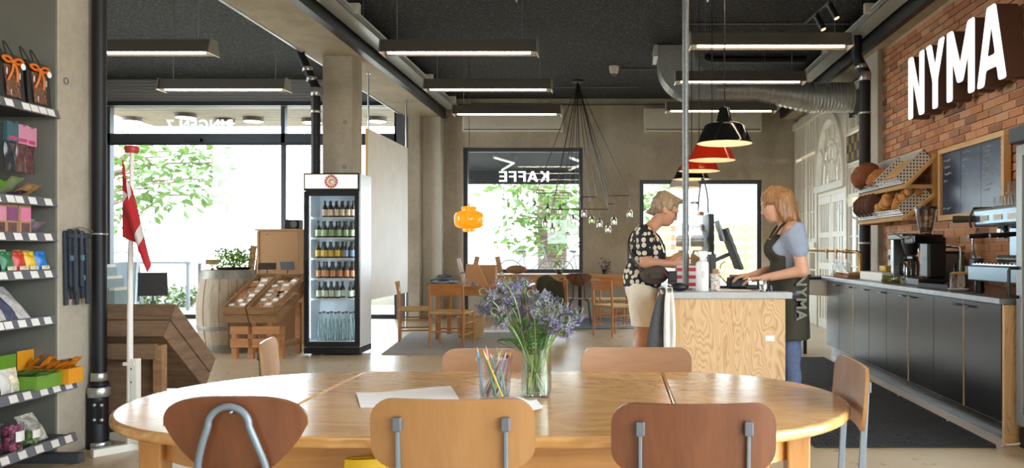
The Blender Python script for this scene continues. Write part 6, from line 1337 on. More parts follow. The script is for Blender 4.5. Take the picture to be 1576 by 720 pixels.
# glass-door cooler at the right edge
t = thing('display_cooler', 'tall glass-door cooler with grey frame cut by the right edge of the picture', 'cooler', (2.5,4.35,0)); mk('cooler_frame', (150,152,150), .4, .4); mk('cooler_head', (46,64,70), .35, .3); mk('cooler_in', (150,162,166), .5)
MB().bb(.06,.64,0,.70,.12,1.88).build('body','cooler_in',t); MB().bb(-.04,.64,-.02,.72,1.88,1.98).build('header','cooler_head',t,bevel=.01); MB().bb(.02,.64,0,.7,.0,.12).build('plinth','black_plastic',t)
for q in ((0,.05,.02,.09,.14,1.87),(0,.05,.63,.70,.14,1.87),(0,.05,.09,.63,.14,.21),(0,.05,.09,.63,1.80,1.87)): MB().bb(*q).build('door_frame','cooler_frame',t,bevel=.003)
MB().bb(.02,.026,.09,.63,.21,1.80).build('glass','pane_clear',t)
MB().tube([(0,.67,.93),(-.055,.67,.93),(-.06,.67,.95),(-.06,.67,1.09),(-.055,.67,1.11),(0,.67,1.11)],.011,8).build('handle','black_plastic',t,True)
MB().tube([(.02,.69,.02),(-.03,.7,.012),(-.06,.715,.007),(-.09,.69,.007)],.006,6).build('cable','white_plastic',t,True)

# ---- things on the back-bar
def kp(px, x): return x*FP/(px-VX)
KZ = KT+.0005
# espresso machine
t = thing('espresso_machine', 'two-group chrome espresso machine on the back-bar beside the cooler', 'espresso machine', (2.55,5.12,KZ)); mk('machine_blue', (84,102,112), .26, .7); L_ = .74
for x in (.06,.46):
    for y in (.06,.68): MB().lathe([(.03,0),(.035,.03),(.03,.085)],14,(x,y,0)).build('foot','black_plastic',t,True)
MB().bb(0,.52,0,L_,.085,.20).build('base','machine_blue',t,bevel=.012); MB().bb(.02,.30,.03,L_-.03,.20,.208).build('drip_grid','steel',t)
for k in range(12): MB().bb(.03,.29,.06+k*.054,.07+k*.054,.208,.214).build('grid_bar','chrome',t)
MB().bb(.30,.52,.0,L_,.20,.47).build('back_housing','machine_blue',t,bevel=.01); MB().bb(.04,.52,-.01,L_+.0,.47,.60).build('top_housing','machine_blue',t,bevel=.02)
MB().tube([(.03,L_+.01,.465),(.02,L_+.012,.53),(.05,L_+.012,.605),(.5,L_+.012,.612)],.010,8).build('trim','black_plastic',t,True)
for k in range(3): MB().bb(.036,.04,.1+k*.2,.22+k*.2,.51,.545).build('button_panel','paper_tag',t)
for y in (.22,.54):
    g_ = MB().lathe([(.035,.40),(.038,.44),(.03,.475)],18,(.16,y,0)).build('group_head','chrome',t,True); MB().tube([(.14,y,.415),(.02,y,.405),(-.08,y,.40)],[.014,.018,.016],10).build('portafilter_handle','black_plastic',g_,True); MB().lathe([(.034,.385),(.036,.415)],18,(.16,y,0)).build('portafilter','chrome',g_,True)
MB().tube([(.1,L_-.02,.53),(-.02,L_+.07,.53),(-.06,L_+.1,.53)],[.02,.026,.026],12).build('steam_knob','olive',t,True)
MB().tube(smooth_path([(.06,L_-.05,.46),(.03,L_-.03,.40),(.035,L_-.02,.30),(.06,L_-.02,.23)],4),.007,8).build('steam_wand','chrome',t,True)
MB().bb(.14,.2,.1,.62,.22,.27).build('cloth','black_plastic',t,bevel=.02)
MB().tube([(.03,.05,.66),(.03,.7,.66),(.5,.7,.66),(.5,.05,.66)],.005,6).build('cup_rail','chrome',t) if False else None
k = 0
for i in range(4):
    for j in range(2):
        for lv in range(2 if i == 2 else 1):
            o = thing('glass_tumbler', 'glass tumbler stacked upside down on the espresso machine', 'glass', (2.55+.14+.11*j, 5.12+.55-.095*i, KZ+.601+.085*lv), 0, 'tumblers on the espresso machine'); MB().lathe([(.044,0),(.037,.08),(.001,.08),(.001,.072),(.034,.072),(.04,0)],14,caps=False).build('glass','plastic_clear',o,True); MB().lathe([(.0445,.0),(.0455,.004),(.0445,.008)],14,caps=False).build('rim','film',o)
# grinder with hopper
gy = kp(1425,2.7); t = thing('coffee_grinder', 'black and steel coffee grinder with clear bean hopper on the back-bar', 'grinder', (2.7,gy,KZ)); thin_glass('hopper', (.86,.84,.82), .1)
MB().box((0,0,.03),(.24,.3,.06)).build('base','black_plastic',t,bevel=.008); MB().box((.06,0,.24),(.16,.2,.36)).build('motor_housing','black_plastic',t,bevel=.02); MB().box((-.02,0,.40),(.26,.22,.08)).build('head','black_gloss',t,bevel=.015)
MB().lathe([(.05,.44),(.055,.47),(.085,.6),(.09,.66),(.085,.66),(.08,.6),(.045,.45)],24,caps=False).build('hopper','hopper',t,True); MB().lathe([(.094,.66),(.094,.68),(.001,.685)],24).build('hopper_lid','black_plastic',t,True); MB().lathe([(.001,.46),(.048,.465),(.06,.5),(.001,.51)],20,caps=False).build('beans','crate_old',t)
MB().tube([(-.14,.0,.40),(-.2,.05,.42),(-.24,.12,.46)],.008,8).build('lever','steel',t,True); MB().bar((-.1,-.02,.24),(-.1,.1,.24),.05,.02).build('fork','black_plastic',t)
# filter brewer
by_ = kp(1402,2.8); t = thing('filter_brewer', 'steel filter coffee brewer with glass jug on the back-bar', 'coffee brewer', (2.78,by_,KZ)); MB().box((0,0,.025),(.26,.36,.05)).build('base','steel_brushed',t,bevel=.006); MB().box((.0,.14,.22),(.22,.07,.40)).build('column','steel_brushed',t,bevel=.006); MB().box((0,.0,.43),(.26,.40,.055)).build('head','black_plastic',t,bevel=.01)
MB().lathe([(.001,0),(.07,0),(.075,.02),(.07,.15),(.055,.17),(.052,.17),(.066,.15),(.07,.02),(.001,.006)],24,(0,-.06,.052),caps=False).build('jug','hopper',t,True); MB().lathe([(.07,.17),(.06,.19),(.001,.195)],20,(0,-.06,.052)).build('jug_lid','black_plastic',t,True); MB().tube([(-.07,-.06,.19),(-.11,-.06,.17),(-.11,-.06,.09),(-.075,-.06,.08)],.009,8).build('jug_handle','black_plastic',t,True)
MB().lathe([(.05,.26),(.085,.36),(.09,.4)],20,(0,-.06,0)).build('filter_basket','black_plastic',t,True)
t = thing('steel_cabinet', 'brushed steel water boiler behind the grinder on the back-bar', 'boiler', (2.99,kp(1452,2.99),KZ)); MB().box((0,0,.14),(.24,.28,.28)).build('body','steel_brushed',t,bevel=.012); MB().box((0,0,.285),(.26,.30,.02)).build('lid','black_plastic',t,bevel=.004); MB().tube([(-.12,.05,.2),(-.17,.05,.2),(-.18,.05,.16)],.01,8).build('tap','chrome',t,True)
t = thing('tap', 'chrome swivel tap over the back-bar sink', 'tap', (2.98,kp(1478,2.98),KZ)); MB().tube(smooth_path([(0,0,0),(0,0,.3),(-.03,.02,.33),(-.1,.1,.335),(-.2,.36,.325),(-.21,.38,.29)],5),.011,10).build('spout','chrome',t,True); MB().lathe([(.028,0),(.024,.03)],14).build('base','chrome',t,True)
def bott(label, px, x, h, r, mat, cap, dz=0):
    t = thing('bottle', label, 'bottle', (x,kp(px,x),KZ+dz)); MB().lathe([(.001,0),(r,0),(r,h*.6),(r*.4,h*.78),(r*.4,h*.92),(.001,h*.92)],16,caps=False).build('body',mat,t,True,ang=50); MB().lathe([(r*.45,h*.9),(r*.45,h),(.001,h)],12).build('cap',cap,t,True)
mk('bottle_green', (40,48,34), .12); bott('dark green bottle against the brick wall', 1474, 3.0, .27, .034, 'bottle_green', 'cap_dark'); bott('clear bottle with orange cap against the brick wall', 1481, 3.05, .34, .034, 'bottle_clear', 'ribbon'); bott('short dark sauce bottle against the brick wall', 1462, 3.05, .17, .03, 'bottle_green', 'cap_dark'); bott('white pump bottle beside the espresso machine', 1488, 2.98, .17, .03, 'white_plastic', 'white_plastic')
mk('coffee_bag', (52,62,96), .5); t = thing('coffee_bag', 'navy and white coffee bag beside the espresso machine', 'coffee bag', (2.9,kp(1503,2.9),KZ+.0)); MB().bb(-.04,.04,-.05,.05,0,.24).build('bag','coffee_bag',t,bevel=.01); MB().bb(-.0405,-.03,-.052,.03,.02,.17).build('label_print','paper',t); MB().bar((0,-.045,.24),(0,.045,.24),.03,.03).build('folded_top','paper_tag',t)
t = thing('steel_pot', 'round steel pot with pale lid on the back-bar', 'pot', (2.62,kp(1481,2.62),KZ)); MB().lathe([(.001,0),(.085,0),(.09,.01),(.09,.12),(.094,.124),(.001,.125)],28,caps=False).build('pot','chrome',t,True,ang=50); MB().lathe([(.09,.126),(.07,.14),(.001,.142)],24).build('lid','straw',t,True)
t = thing('serving_tray', 'dark flat tray lying on the back-bar', 'tray', (2.62,kp(1456,2.62),KZ), .2); MB().bb(-.12,.12,-.2,.2,0,.012).build('base','black_plastic',t,bevel=.004); 
for q in ((-.12,-.11,-.2,.2,.012,.04),(.11,.12,-.2,.2,.012,.04),(-.11,.11,-.2,-.19,.012,.04),(-.11,.11,.19,.2,.012,.04)): MB().bb(*q).build('rim','black_plastic',t)
t = thing('saucer', 'white saucer at the edge of the back-bar', 'saucer', (2.53,kp(1475,2.53),KZ)); MB().lathe([(.001,0),(.05,0),(.08,.02),(.078,.022),(.05,.006),(.001,.006)],24,caps=False).build('dish','white_gloss',t,True); MB().lathe([(.03,.006),(.032,.01),(.03,.012)],20,caps=False).build('ring','grey_paint',t)
mk('food_yellow', (226,184,56), .5, 0, .2, 30); t = thing('food_tub', 'clear food tub of yellow filling on the back-bar', 'tub', (2.75,kp(1369,2.75),KZ+.09)); 
MB().add([(-.08,-.1,0),(.08,-.1,0),(.08,.1,0),(-.08,.1,0),(-.09,-.115,.1),(.09,-.115,.1),(.09,.115,.1),(-.09,.115,.1)],[(0,3,2,1),(0,1,5,4),(1,2,6,5),(2,3,7,6),(3,0,4,7)]).build('tub','plastic_clear',t); MB().bb(-.075,.075,-.095,.095,.004,.06).build('filling','food_yellow',t,bevel=.01); MB().bb(-.093,.093,-.118,.118,.1,.106).build('lid','plastic_clear',t)
t = thing('marble_board', 'pale stone serving block under the food tub', 'board', (2.75,kp(1360,2.72),KZ)); MB().bb(-.16,.12,-.34,.36,0,.085).build('block','board_white',t,bevel=.006); MB().bb(-.15,.11,-.341,-.34,.02,.06).build('end_label','cardboard',t)
t = thing('salad_bowl', 'wooden dish with green salad leaves on the back-bar', 'dish', (2.58,kp(1374,2.58),KZ)); MB().lathe([(.001,0),(.07,0),(.1,.03),(.095,.03),(.065,.008),(.001,.008)],24,caps=False).build('dish','crate_mid',t,True); mb = MB(); leaves(mb,(0,0,.045),40,(.1,.1,.03),.05,random.Random(3)); mb.build('salad','herb',t,kind='stuff')
for i in range(3):
    t = thing('small_jar', ('left','middle','right')[i]+' small glass jar beside the salad dish', 'jar', (2.62,kp(1384+7*i,2.62),KZ)); MB().lathe([(.001,0),(.03,0),(.032,.06),(.028,.06),(.026,.005),(.001,.005)],16,caps=False).build('jar','plastic_clear',t,True); MB().lathe([(.001,.006),(.025,.006),(.026,.03),(.001,.03)],14,caps=False).build('contents',('food_yellow','cake_cream','kraft')[i],t,True)
t = thing('cutting_board', 'wooden cutting board stack on the far part of the back-bar', 'board', (2.66,kp(1312,2.66),KZ)); MB().bb(-.14,.16,-.3,.28,0,.035).build('board','crate_mid',t,bevel=.006); MB().bb(-.12,.14,-.26,.24,.035,.065).build('board','oak',t,bevel=.006)
t = thing('paper_towel', 'rolled brown cloth at the far end of the back-bar', 'cloth', (2.52,kp(1280,2.52)-.25,KZ)); MB().tube([(-.02,-.12,.03),(.05,.1,.03)],.03,12).build('roll','cardboard',t,True); MB().tube([(-.01,-.04,.03),(0,0,.03)],.032,12).build('band','kraft',t)
mk('brass', (178,138,76), .25, .95)
by2 = kp(1300,2.72); t = thing('brass_tap', 'long brass tap over the far end of the back-bar', 'tap', (2.78,by2-.4,KZ)); MB().tube([(0,0,0),(0,0,.27),(-.03,.02,.285),(-.12,.25,.29)],.02,12).build('column','brass',t,True); MB().tube([(-.12,.25,.29),(-.42,.9,.30)],.012,10).build('spout','brass',t,True); MB().ball((-.42,.9,.30),.03,12,8).build('ball_end','brass',t,True)
for k in range(3): MB().lathe([(.018,0),(.022,.02),(.018,.04)],12,(-.1-.07*k,.2+.15*k,.275)).build('ring','brass',t,True); MB().tube([(-.1-.07*k,.2+.15*k,.28),(-.1-.07*k,.2+.15*k,.2)],.008,8).build('outlet','brass',t,True)
for i in range(3):
    t = thing('water_jug', ('left','middle','right')[i]+' clear water jug under the brass tap', 'jug', (2.62,kp(1285+10*i,2.62),KZ)); MB().lathe([(.001,0),(.045,0),(.05,.02),(.05,.1),(.03,.14),(.034,.17),(.03,.17),(.026,.14),(.046,.1),(.046,.02),(.001,.006)],18,caps=False).build('jug','plastic_clear',t,True); MB().lathe([(.001,.007),(.045,.01),(.046,.06),(.001,.06)],16,caps=False).build('water','plastic_clear',t,True)
t = thing('soap_dispenser', 'white wall dispenser with black dot above the back-bar', 'dispenser', (3.13,kp(1380,3.13),1.03)); MB().bb(-.08,.05,-.06,.06,0,.2).build('body','white_plastic',t,bevel=.015); MB().prism([(.03*math.cos(2*PI*k/20),.03*math.sin(2*PI*k/20)) for k in range(20)],-.085,-.08,lambda u,v,a:(a,u,v+.11)).build('button','black_plastic',t); MB().prism([(.03*math.cos(2*PI*k/20),.03*math.sin(2*PI*k/20)) for k in range(20)],-.063,-.061,lambda u,v,a:(u-.02,a,v+.12)).build('window','black_plastic',t)
t = thing('leaning_boards', 'two thin wooden boards leaning against the brick wall by the dispenser', 'boards', (2.96,kp(1388,2.96),KZ)); MB().bar((-.1,0,0),(.1,.02,.24),.2,.012,(0,1,0)).build('board','cardboard',t); MB().bar((-.03,-.04,0),(.13,-.03,.2),.2,.012,(0,1,0)).build('board','oak',t)

# ---- bread shelf
BX0, BX1 = 2.83, 3.12; BY0, BY1 = 7.9, 9.36
t = thing('bread_shelf', 'pine wall shelf with two slanted tiers of bread baskets', 'shelf', (0,0,0))
for y in (BY0, BY1-.05): MB().bb(3.10,3.16,y,y+.05,1.5,2.16).build('wall_post','pine_z',t,bevel=.003)
mk('perf_white', (226,222,214), .4, .1); m, nt, b = _nt('perforated_white'); vv = coords(nt,(1,1,1)); sep = N(nt,'ShaderNodeSeparateXYZ'); nt.links.new(vv, sep.inputs[0])
def cell(x): return mathn(nt,'SUBTRACT', mathn(nt,'FRACT', mathn(nt,'MULTIPLY', x, 1/.032)), .5)
ca_, cb_ = cell(sep.outputs[0]), cell(sep.outputs[2]); rr = mathn(nt,'SQRT', mathn(nt,'ADD', mathn(nt,'MULTIPLY',ca_,ca_), mathn(nt,'MULTIPLY',cb_,cb_)))
nt.links.new(mixc(nt, mathn(nt,'LESS_THAN', rr, .27), lin((222,216,206)), lin((40,36,32))), b.inputs['Base Color']); b.inputs['Roughness'].default_value = .45
tiers = ((1.86,2.13),(1.55,1.77))
def bread_frame(zf, zb):
    A = Vector((BX0,0,zf)); D = Vector((BX1-BX0-.02,0,zb-zf)); U = Vector((-D.z,0,D.x)).normalized()
    return lambda s, y, d: (A.x+D.x*s+U.x*d, y, A.z+D.z*s+U.z*d)
for ti, (zf, zb) in enumerate(tiers):
    cp = bread_frame(zf, zb)
    MB().add([cp(0,BY0,0),cp(1,BY0,0),cp(1,BY1,0),cp(0,BY1,0),cp(0,BY0,-.02),cp(1,BY0,-.02),cp(1,BY1,-.02),cp(0,BY1,-.02)],[(0,1,2,3),(7,6,5,4),(0,4,5,1),(1,5,6,2),(2,6,7,3),(3,7,4,0)]).build('tier_board','pine_y',t)
    MB().bar(cp(-.02,BY0,-.01),cp(-.02,BY1,-.01),.025,.05,(1,0,1)).build('front_rail','pine_y',t,bevel=.003)
    for y in (BY0, BY1): MB().bar(cp(-.02,y,-.02),cp(1.02,y,-.02),.03,.05,(0,1,0)).build('slanted_rail','pine',t,bevel=.003); MB().bar((BX0,y+.0,zf-.02),(3.1,y+.0,zf-.02),.03,.04).build('bracket','pine',t,bevel=.003)
    nb = 2
    for bi in range(nb):
        ya = BY0+.03+bi*(BY1-BY0-.04)/nb; yb = ya+(BY1-BY0-.1)/nb; h = .11
        o = thing('bread_basket', ('near','far')[bi]+' perforated white bread basket on the '+('upper','lower')[ti]+' tier', 'basket', (0,0,0), 0, 'perforated bread baskets')
        def slab(s0,s1,y0,y1,d0,d1,mat,nm): return MB().add([cp(s0,y0,d0),cp(s1,y0,d0),cp(s1,y1,d0),cp(s0,y1,d0),cp(s0,y0,d1),cp(s1,y0,d1),cp(s1,y1,d1),cp(s0,y1,d1)],[(0,3,2,1),(4,5,6,7),(0,1,5,4),(1,2,6,5),(2,3,7,6),(3,0,4,7)]).build(nm,mat,o)
        slab(.02,1,ya,yb,.001,.008,'perforated_white','floor'); slab(.02,1,ya,ya+.008,.008,h,'perforated_white','side'); slab(.02,1,yb-.008,yb,.008,h,'perforated_white','side'); slab(.98,1,ya,yb,.008,h,'perf_white','back')
        for k in range(4): MB().bar(cp(.02,ya,.02+k*.02),cp(.02,yb,.02+k*.02),.006).build('front_wire','galv_bright',o)
        MB().tube([cp(.02,ya,h),cp(1,ya,h),cp(1,yb,h),cp(.02,yb,h)],.005,6).build('rim_wire','galv_bright',o)
mk('crust_dark', (128,72,36), .8, 0, .3, 14, .8, 30); mk('crust', (176,112,56), .75, 0, .3, 16, .6, 30); mk('crust_rye', (92,60,44), .85, 0, .3, 14, .8, 30); mk('crust_gold', (198,140,76), .7, 0, .3, 20, .5, 40)
def loaf(label, c, r, sc, mat, rot=(0,0,0), group=None, name='loaf', cuts=3):
    o = thing(name, label, 'bread', c, 0, group); o.rotation_euler = rot
    b_ = MB().ball((0,0,0), r, 16, 10, sc); rr = random.Random(int(abs(c[1])*1000)); b_.move(lambda p: p*(1+.05*math.sin(p.x*60+p.y*40)+.03*math.sin(p.z*70))).build('crust',mat,o,True)
    for k in range(cuts): q = -.5+.5*k; MB().ball((r*sc[0]*q*.7,0,r*sc[2]*.86*math.sqrt(max(.1,1-q*q*.5))), r*.2, 8, 5, (.5,2.2*sc[1],.5)).build('score',('crust_gold'),o,True)
    return o
c0, c1 = bread_frame(*tiers[0]), bread_frame(*tiers[1])
loaf('big round dark loaf in the far basket of the upper tier', c0(.35,9.12,.14), .17, (1,1.1,.8), 'crust_dark', (0,-.7,0)); loaf('flat dark loaf beside the big one on the upper tier', c0(.3,8.78,.09), .13, (1,1,.6), 'crust', (0,-.7,.2))
o = thing('bread_board', 'pale wooden bread board lying in the near basket of the upper tier', 'board', c0(.5,8.3,.06)); MB().box((0,0,0),(.26,.4,.04),roty(-.75)).build('board','pine',o,bevel=.006); MB().box((-.09,0,-.09),(.02,.1,.03),roty(-.75)).build('grip','oak',o,bevel=.004)
for k in range(4): loaf(('first','second','third','fourth')[k]+' dark rye loaf from the far end of the lower tier', c1(.35,9.22-.14*k,.12), .14, (1.1,.42,.85), 'crust_rye', (0,-.6,0), 'rye loaves on the lower tier')
rb2 = random.Random(17)
for k in range(16): loaf('golden bread roll heaped on the lower tier', c1(.2+.2*(k%4), 8.62-.045*k+rb2.uniform(-.04,.04), .09+.03*(k%3)), .062, (1.1,.8,.7), 'crust_gold', (rb2.random(),-.6,rb2.random()*3), 'golden bread rolls', 'bread_roll', 1)
# ---- chalkboard
by0, by1, bz0, bz1 = 6.46, 7.78, 1.50, 2.18
t = thing('chalkboard', 'wide wood-framed chalkboard menu on the brick wall', 'chalkboard', (3.13,0,0)); m, nt, b = _nt('slate'); f = noise(nt, coords(nt,(1,.6,1)), 3, 5, .6, 1); nt.links.new(ramp(nt,f,[(.35,lin((36,50,72))),(.7,lin((66,86,114)))]), b.inputs['Base Color']); b.inputs['Roughness'].default_value = .28
fwd = .05
for q in ((by0,by1,bz1-fwd,bz1),(by0,by1,bz0,bz0+fwd),(by0,by0+fwd,bz0+fwd,bz1-fwd),(by1-fwd,by1,bz0+fwd,bz1-fwd)): MB().bb(-.03,.03,*q).build('frame','pine_y' if q[1]-q[0] > .2 else 'pine_z',t,bevel=.003)
w3 = (by1-by0-2*fwd)/3
for k in range(3): MB().bb(-.004,.02,by0+fwd+k*w3+.003,by0+fwd+(k+1)*w3-.003,bz0+fwd,bz1-fwd).build('slate_panel','slate',t)
rc = random.Random(6)
def scribble(y, z, w, h=.022):            # illegible chalk handwriting
    mb = MB(); x = y; n_ = int(w/.012); pts = []
    for i in range(n_): pts.append((-.006, y-i*.012, z+rc.uniform(-.5,.5)*h))
    mb.tube(pts, .0026, 4); return mb.build('chalk_writing','chalk',t,kind='stuff')
for k, (n_, zz) in enumerate(((10,bz1-.09),(6,bz1-.09),(4,bz1-.12))):
    y = by0+fwd+(k+1)*w3-.03
    for i in range(n_): scribble(y-.01, zz-i*(.04 if k == 0 else .062), rc.uniform(.1,.2)); 
    if k < 2:
        for i in range(n_): scribble(y-w3+.1, zz-i*(.04 if k == 0 else .062), .045)
scribble(by1-fwd-.03, bz0+fwd+.06, .18)

# ---- NYMA sign
emit('sign_face', (250,252,255), .85); mk('sign_side', (92,66,56), .5, .1)
SXF, SXB = 2.95, 3.12; S0, S1 = 2.52, 3.13; HH = S1-S0
st_ = .105
def bez(r): return r
lets = {
 'N': (.40, [[(0,0),(.11,0),(.11,.40),(.285,0),(.40,0),(.40,.61),(.29,.61),(.29,.21),(.115,.61),(0,.61)]]),
 'Y': (.42, [[(.155,0),(.265,0),(.265,.26),(.42,.61),(.30,.61),(.21,.38),(.12,.61),(0,.61),(.155,.26)]]),
 'M': (.54, [[(0,0),(.11,0),(.11,.36),(.22,.13),(.32,.13),(.43,.36),(.43,0),(.54,0),(.54,.61),(.42,.61),(.27,.28),(.12,.61),(0,.61)]]),
 'A': (.48, [[(0,0),(.115,0),(.145,.12),(.335,.12),(.365,0),(.48,0),(.31,.61),(.17,.61)], [(.17,.22),(.24,.47),(.31,.22)]])}
t = thing('wall_sign', 'large illuminated white block letters reading NYMA on the brick wall', 'sign', (0,0,0)); yc = 8.12
for chn in 'NYMA':
    w, polys = lets[chn]; ky = (8.12-6.1)/(.40+.42+.54+.48+3*.055)
    me = letter_curve(polys, (SXB-SXF)/2)
    for v in me.vertices: v.co = Vector(((SXF+SXB)/2-v.co.z, yc-v.co.x*ky, S0+v.co.y))
    me.materials.clear(); me.materials.append(MAT['sign_side']); o = bpy.data.objects.new('letter',me); COL.objects.link(o); o.parent = t
    mf = letter_curve(polys, .004)
    for v in mf.vertices: v.co = Vector((SXF-.0045-v.co.z, yc-v.co.x*ky, S0+v.co.y))
    mf.materials.clear(); mf.materials.append(MAT['sign_face']); p = bpy.data.objects.new('letter_face',mf); COL.objects.link(p); p.parent = o
    yc -= (w+.055)*ky
# ================================================================== PEOPLE
def ell(c, r, k=.03, ry=0): return ('e', np.array(c, float), np.array(r, float), k, ry)
def cap(a, b, ra, rb, k=.03, sy=1.0): return ('c', np.array(a, float), np.array(b, float), ra, rb, k, sy)
def grow(prims, d):
    out = []
    for p in prims:
        if p[0] == 'e': out.append(('e', p[1], p[2]+d, p[3], p[4]))
        else: out.append(('c', p[1], p[2], p[3]+d, p[4]+d, p[5], p[6]))
    return out
def sdf_mesh(prims, vox, clip=None, disp=None):
    lo = np.full(3, 1e9); hi = np.full(3, -1e9); bbs = []
    for p in prims:
        if p[0] == 'e': m = np.full(3, p[2].max()); a, b_ = p[1]-m, p[1]+m; k = p[3]
        else:
            r = max(p[3], p[4])*max(1, p[6]); a, b_ = np.minimum(p[1],p[2])-r, np.maximum(p[1],p[2])+r; k = p[5]
        bbs.append((a-k-2*vox, b_+k+2*vox)); lo = np.minimum(lo, a-3*vox); hi = np.maximum(hi, b_+3*vox)
    n = np.ceil((hi-lo)/vox).astype(int)+1; F = np.full(n, .2, np.float32)
    ax = [lo[i]+vox*np.arange(n[i]) for i in range(3)]
    for p, (a, b_) in zip(prims, bbs):
        i0 = np.maximum(0, np.floor((a-lo)/vox).astype(int)); i1 = np.minimum(n, np.ceil((b_-lo)/vox).astype(int)+1)
        X, Y, Z = np.meshgrid(ax[0][i0[0]:i1[0]], ax[1][i0[1]:i1[1]], ax[2][i0[2]:i1[2]], indexing='ij')
        if p[0] == 'e':
            c, r, k, ry = p[1:]; X, Y, Z = X-c[0], Y-c[1], Z-c[2]
            if ry: cs, sn = math.cos(ry), math.sin(ry); X, Z = X*cs-Z*sn, X*sn+Z*cs
            q0 = np.sqrt((X/r[0])**2+(Y/r[1])**2+(Z/r[2])**2)+1e-9; q1 = np.sqrt((X/r[0]**2)**2+(Y/r[1]**2)**2+(Z/r[2]**2)**2)+1e-9; d = q0*(q0-1)/q1
        else:
            A, B, ra, rb, k, sy = p[1:]; v = (B-A)*np.array((1,1/sy,1)); px, py, pz = X-A[0], (Y-A[1])/sy, Z-A[2]
            h = np.clip((px*v[0]+py*v[1]+pz*v[2])/(v@v), 0, 1); d = np.sqrt((px-v[0]*h)**2+(py-v[1]*h)**2+(pz-v[2]*h)**2)-(ra+(rb-ra)*h)
        S = F[i0[0]:i1[0], i0[1]:i1[1], i0[2]:i1[2]]; h = np.maximum(k-np.abs(S-d), 0)/k
        F[i0[0]:i1[0], i0[1]:i1[1], i0[2]:i1[2]] = np.minimum(S, d)-h*h*k*.25
    if disp is not None or clip is not None:
        X, Y, Z = np.meshgrid(*ax, indexing='ij')
        if disp is not None: F = F+disp(X, Y, Z).astype(np.float32)
        if clip is not None: F = np.maximum(F, clip(X, Y, Z).astype(np.float32))
    ins = F < 0
    # surface nets
    nx, ny, nz = n; cnt = np.zeros((nx-1,ny-1,nz-1), np.float32); pos = np.zeros((nx-1,ny-1,nz-1,3), np.float32)
    cs = [(i,j,k) for i in (0,1) for j in (0,1) for k in (0,1)]
    def sl(c): return tuple(slice(c[q], n[q]-1+c[q]) for q in range(3))
    for a in cs:
        for q in range(3):
            if a[q]: continue
            b_ = list(a); b_[q] = 1; fa, fb = F[sl(a)], F[sl(b_)]; m = (fa < 0) != (fb < 0)
            t = np.where(m, fa/(fa-fb+1e-12), 0); base = np.array(a, np.float32)
            for w in range(3): pos[...,w] += np.where(m, base[w]+(t if w == q else 0), 0)
            cnt += m
    act = cnt > 0; idx = np.full(cnt.shape, -1, np.int64); idx[act] = np.arange(act.sum())
    g = np.argwhere(act); verts = lo+vox*(g+pos[act]/cnt[act][:,None]); faces = []
    for q in range(3):
        u, w = (q+1)%3, (q+2)%3
        s0 = [slice(1,n[i]-1) for i in range(3)]; s1 = list(s0); s0[q] = slice(0,n[q]-1); s1[q] = slice(1,n[q])
        a, b_ = ins[tuple(s0)], ins[tuple(s1)]
        for m, flip in ((a & ~b_, False), (~a & b_, True)):
            e = np.argwhere(m); off = np.ones(3, int); off[q] = 0; e = e+off
            def at(du, dw): c = e.copy(); c[:,u] -= du; c[:,w] -= dw; return idx[c[:,0], c[:,1], c[:,2]]
            Q = np.stack([at(1,1), at(0,1), at(0,0), at(1,0)], 1); faces.append(Q[:,::-1] if flip else Q)
    Fc = np.concatenate(faces); Fc = Fc[(Fc >= 0).all(1)]
    return verts, Fc
def sdf_obj(name, prims, vox, mat, parent, clip=None, disp=None, sm=3):
    v, f = sdf_mesh(prims, vox, clip, disp); me = bpy.data.meshes.new(name)
    me.vertices.add(len(v)); me.vertices.foreach_set('co', v.astype(np.float32).ravel()); me.loops.add(f.size); me.loops.foreach_set('vertex_index', f.astype(np.int32).ravel())
    me.polygons.add(len(f)); me.polygons.foreach_set('loop_start', np.arange(0, f.size, 4, dtype=np.int32)); me.update(calc_edges=True)
    me.polygons.foreach_set('use_smooth', [True]*len(f)); me.materials.append(MAT[mat]); o = bpy.data.objects.new(name, me); COL.objects.link(o); o.parent = parent
    if sm: md = o.modifiers.new('smooth','SMOOTH'); md.factor = .5; md.iterations = sm
    return o
def skinmat(name, rgb):
    m, nt, b = _nt(name); c = lin(rgb); f = noise(nt, coords(nt), 30, 3); nt.links.new(ramp(nt, f, [(.3,tuple(x*.92 for x in c)),(.7,c)]), b.inputs['Base Color']); b.inputs['Roughness'].default_value = .5; b.inputs['Subsurface Weight'].default_value = .12; b.inputs['Subsurface Radius'].default_value = (.02,.008,.004); b.inputs['Subsurface Scale'].default_value = .4
skinmat('skin_tan', (206,150,118)); skinmat('skin_fair', (222,170,140))
def hairmat(name, a, b_):
    m, nt, b = _nt(name); v = coords(nt, (1,1,.12)); f = noise(nt, v, 90, 4, .7); nt.links.new(ramp(nt, f, [(.3,lin(a)),(.7,lin(b_))]), b.inputs['Base Color']); b.inputs['Roughness'].default_value = .42; bumpn(nt, b, f, .6, .006)
hairmat('hair_ash', (104,84,62), (184,158,124)); hairmat('hair_ginger', (118,76,44), (192,142,92))
mk('lip', (178,92,86), .5); mk('eye_dark', (40,32,30), .3); mk('brow', (130,100,76), .7)

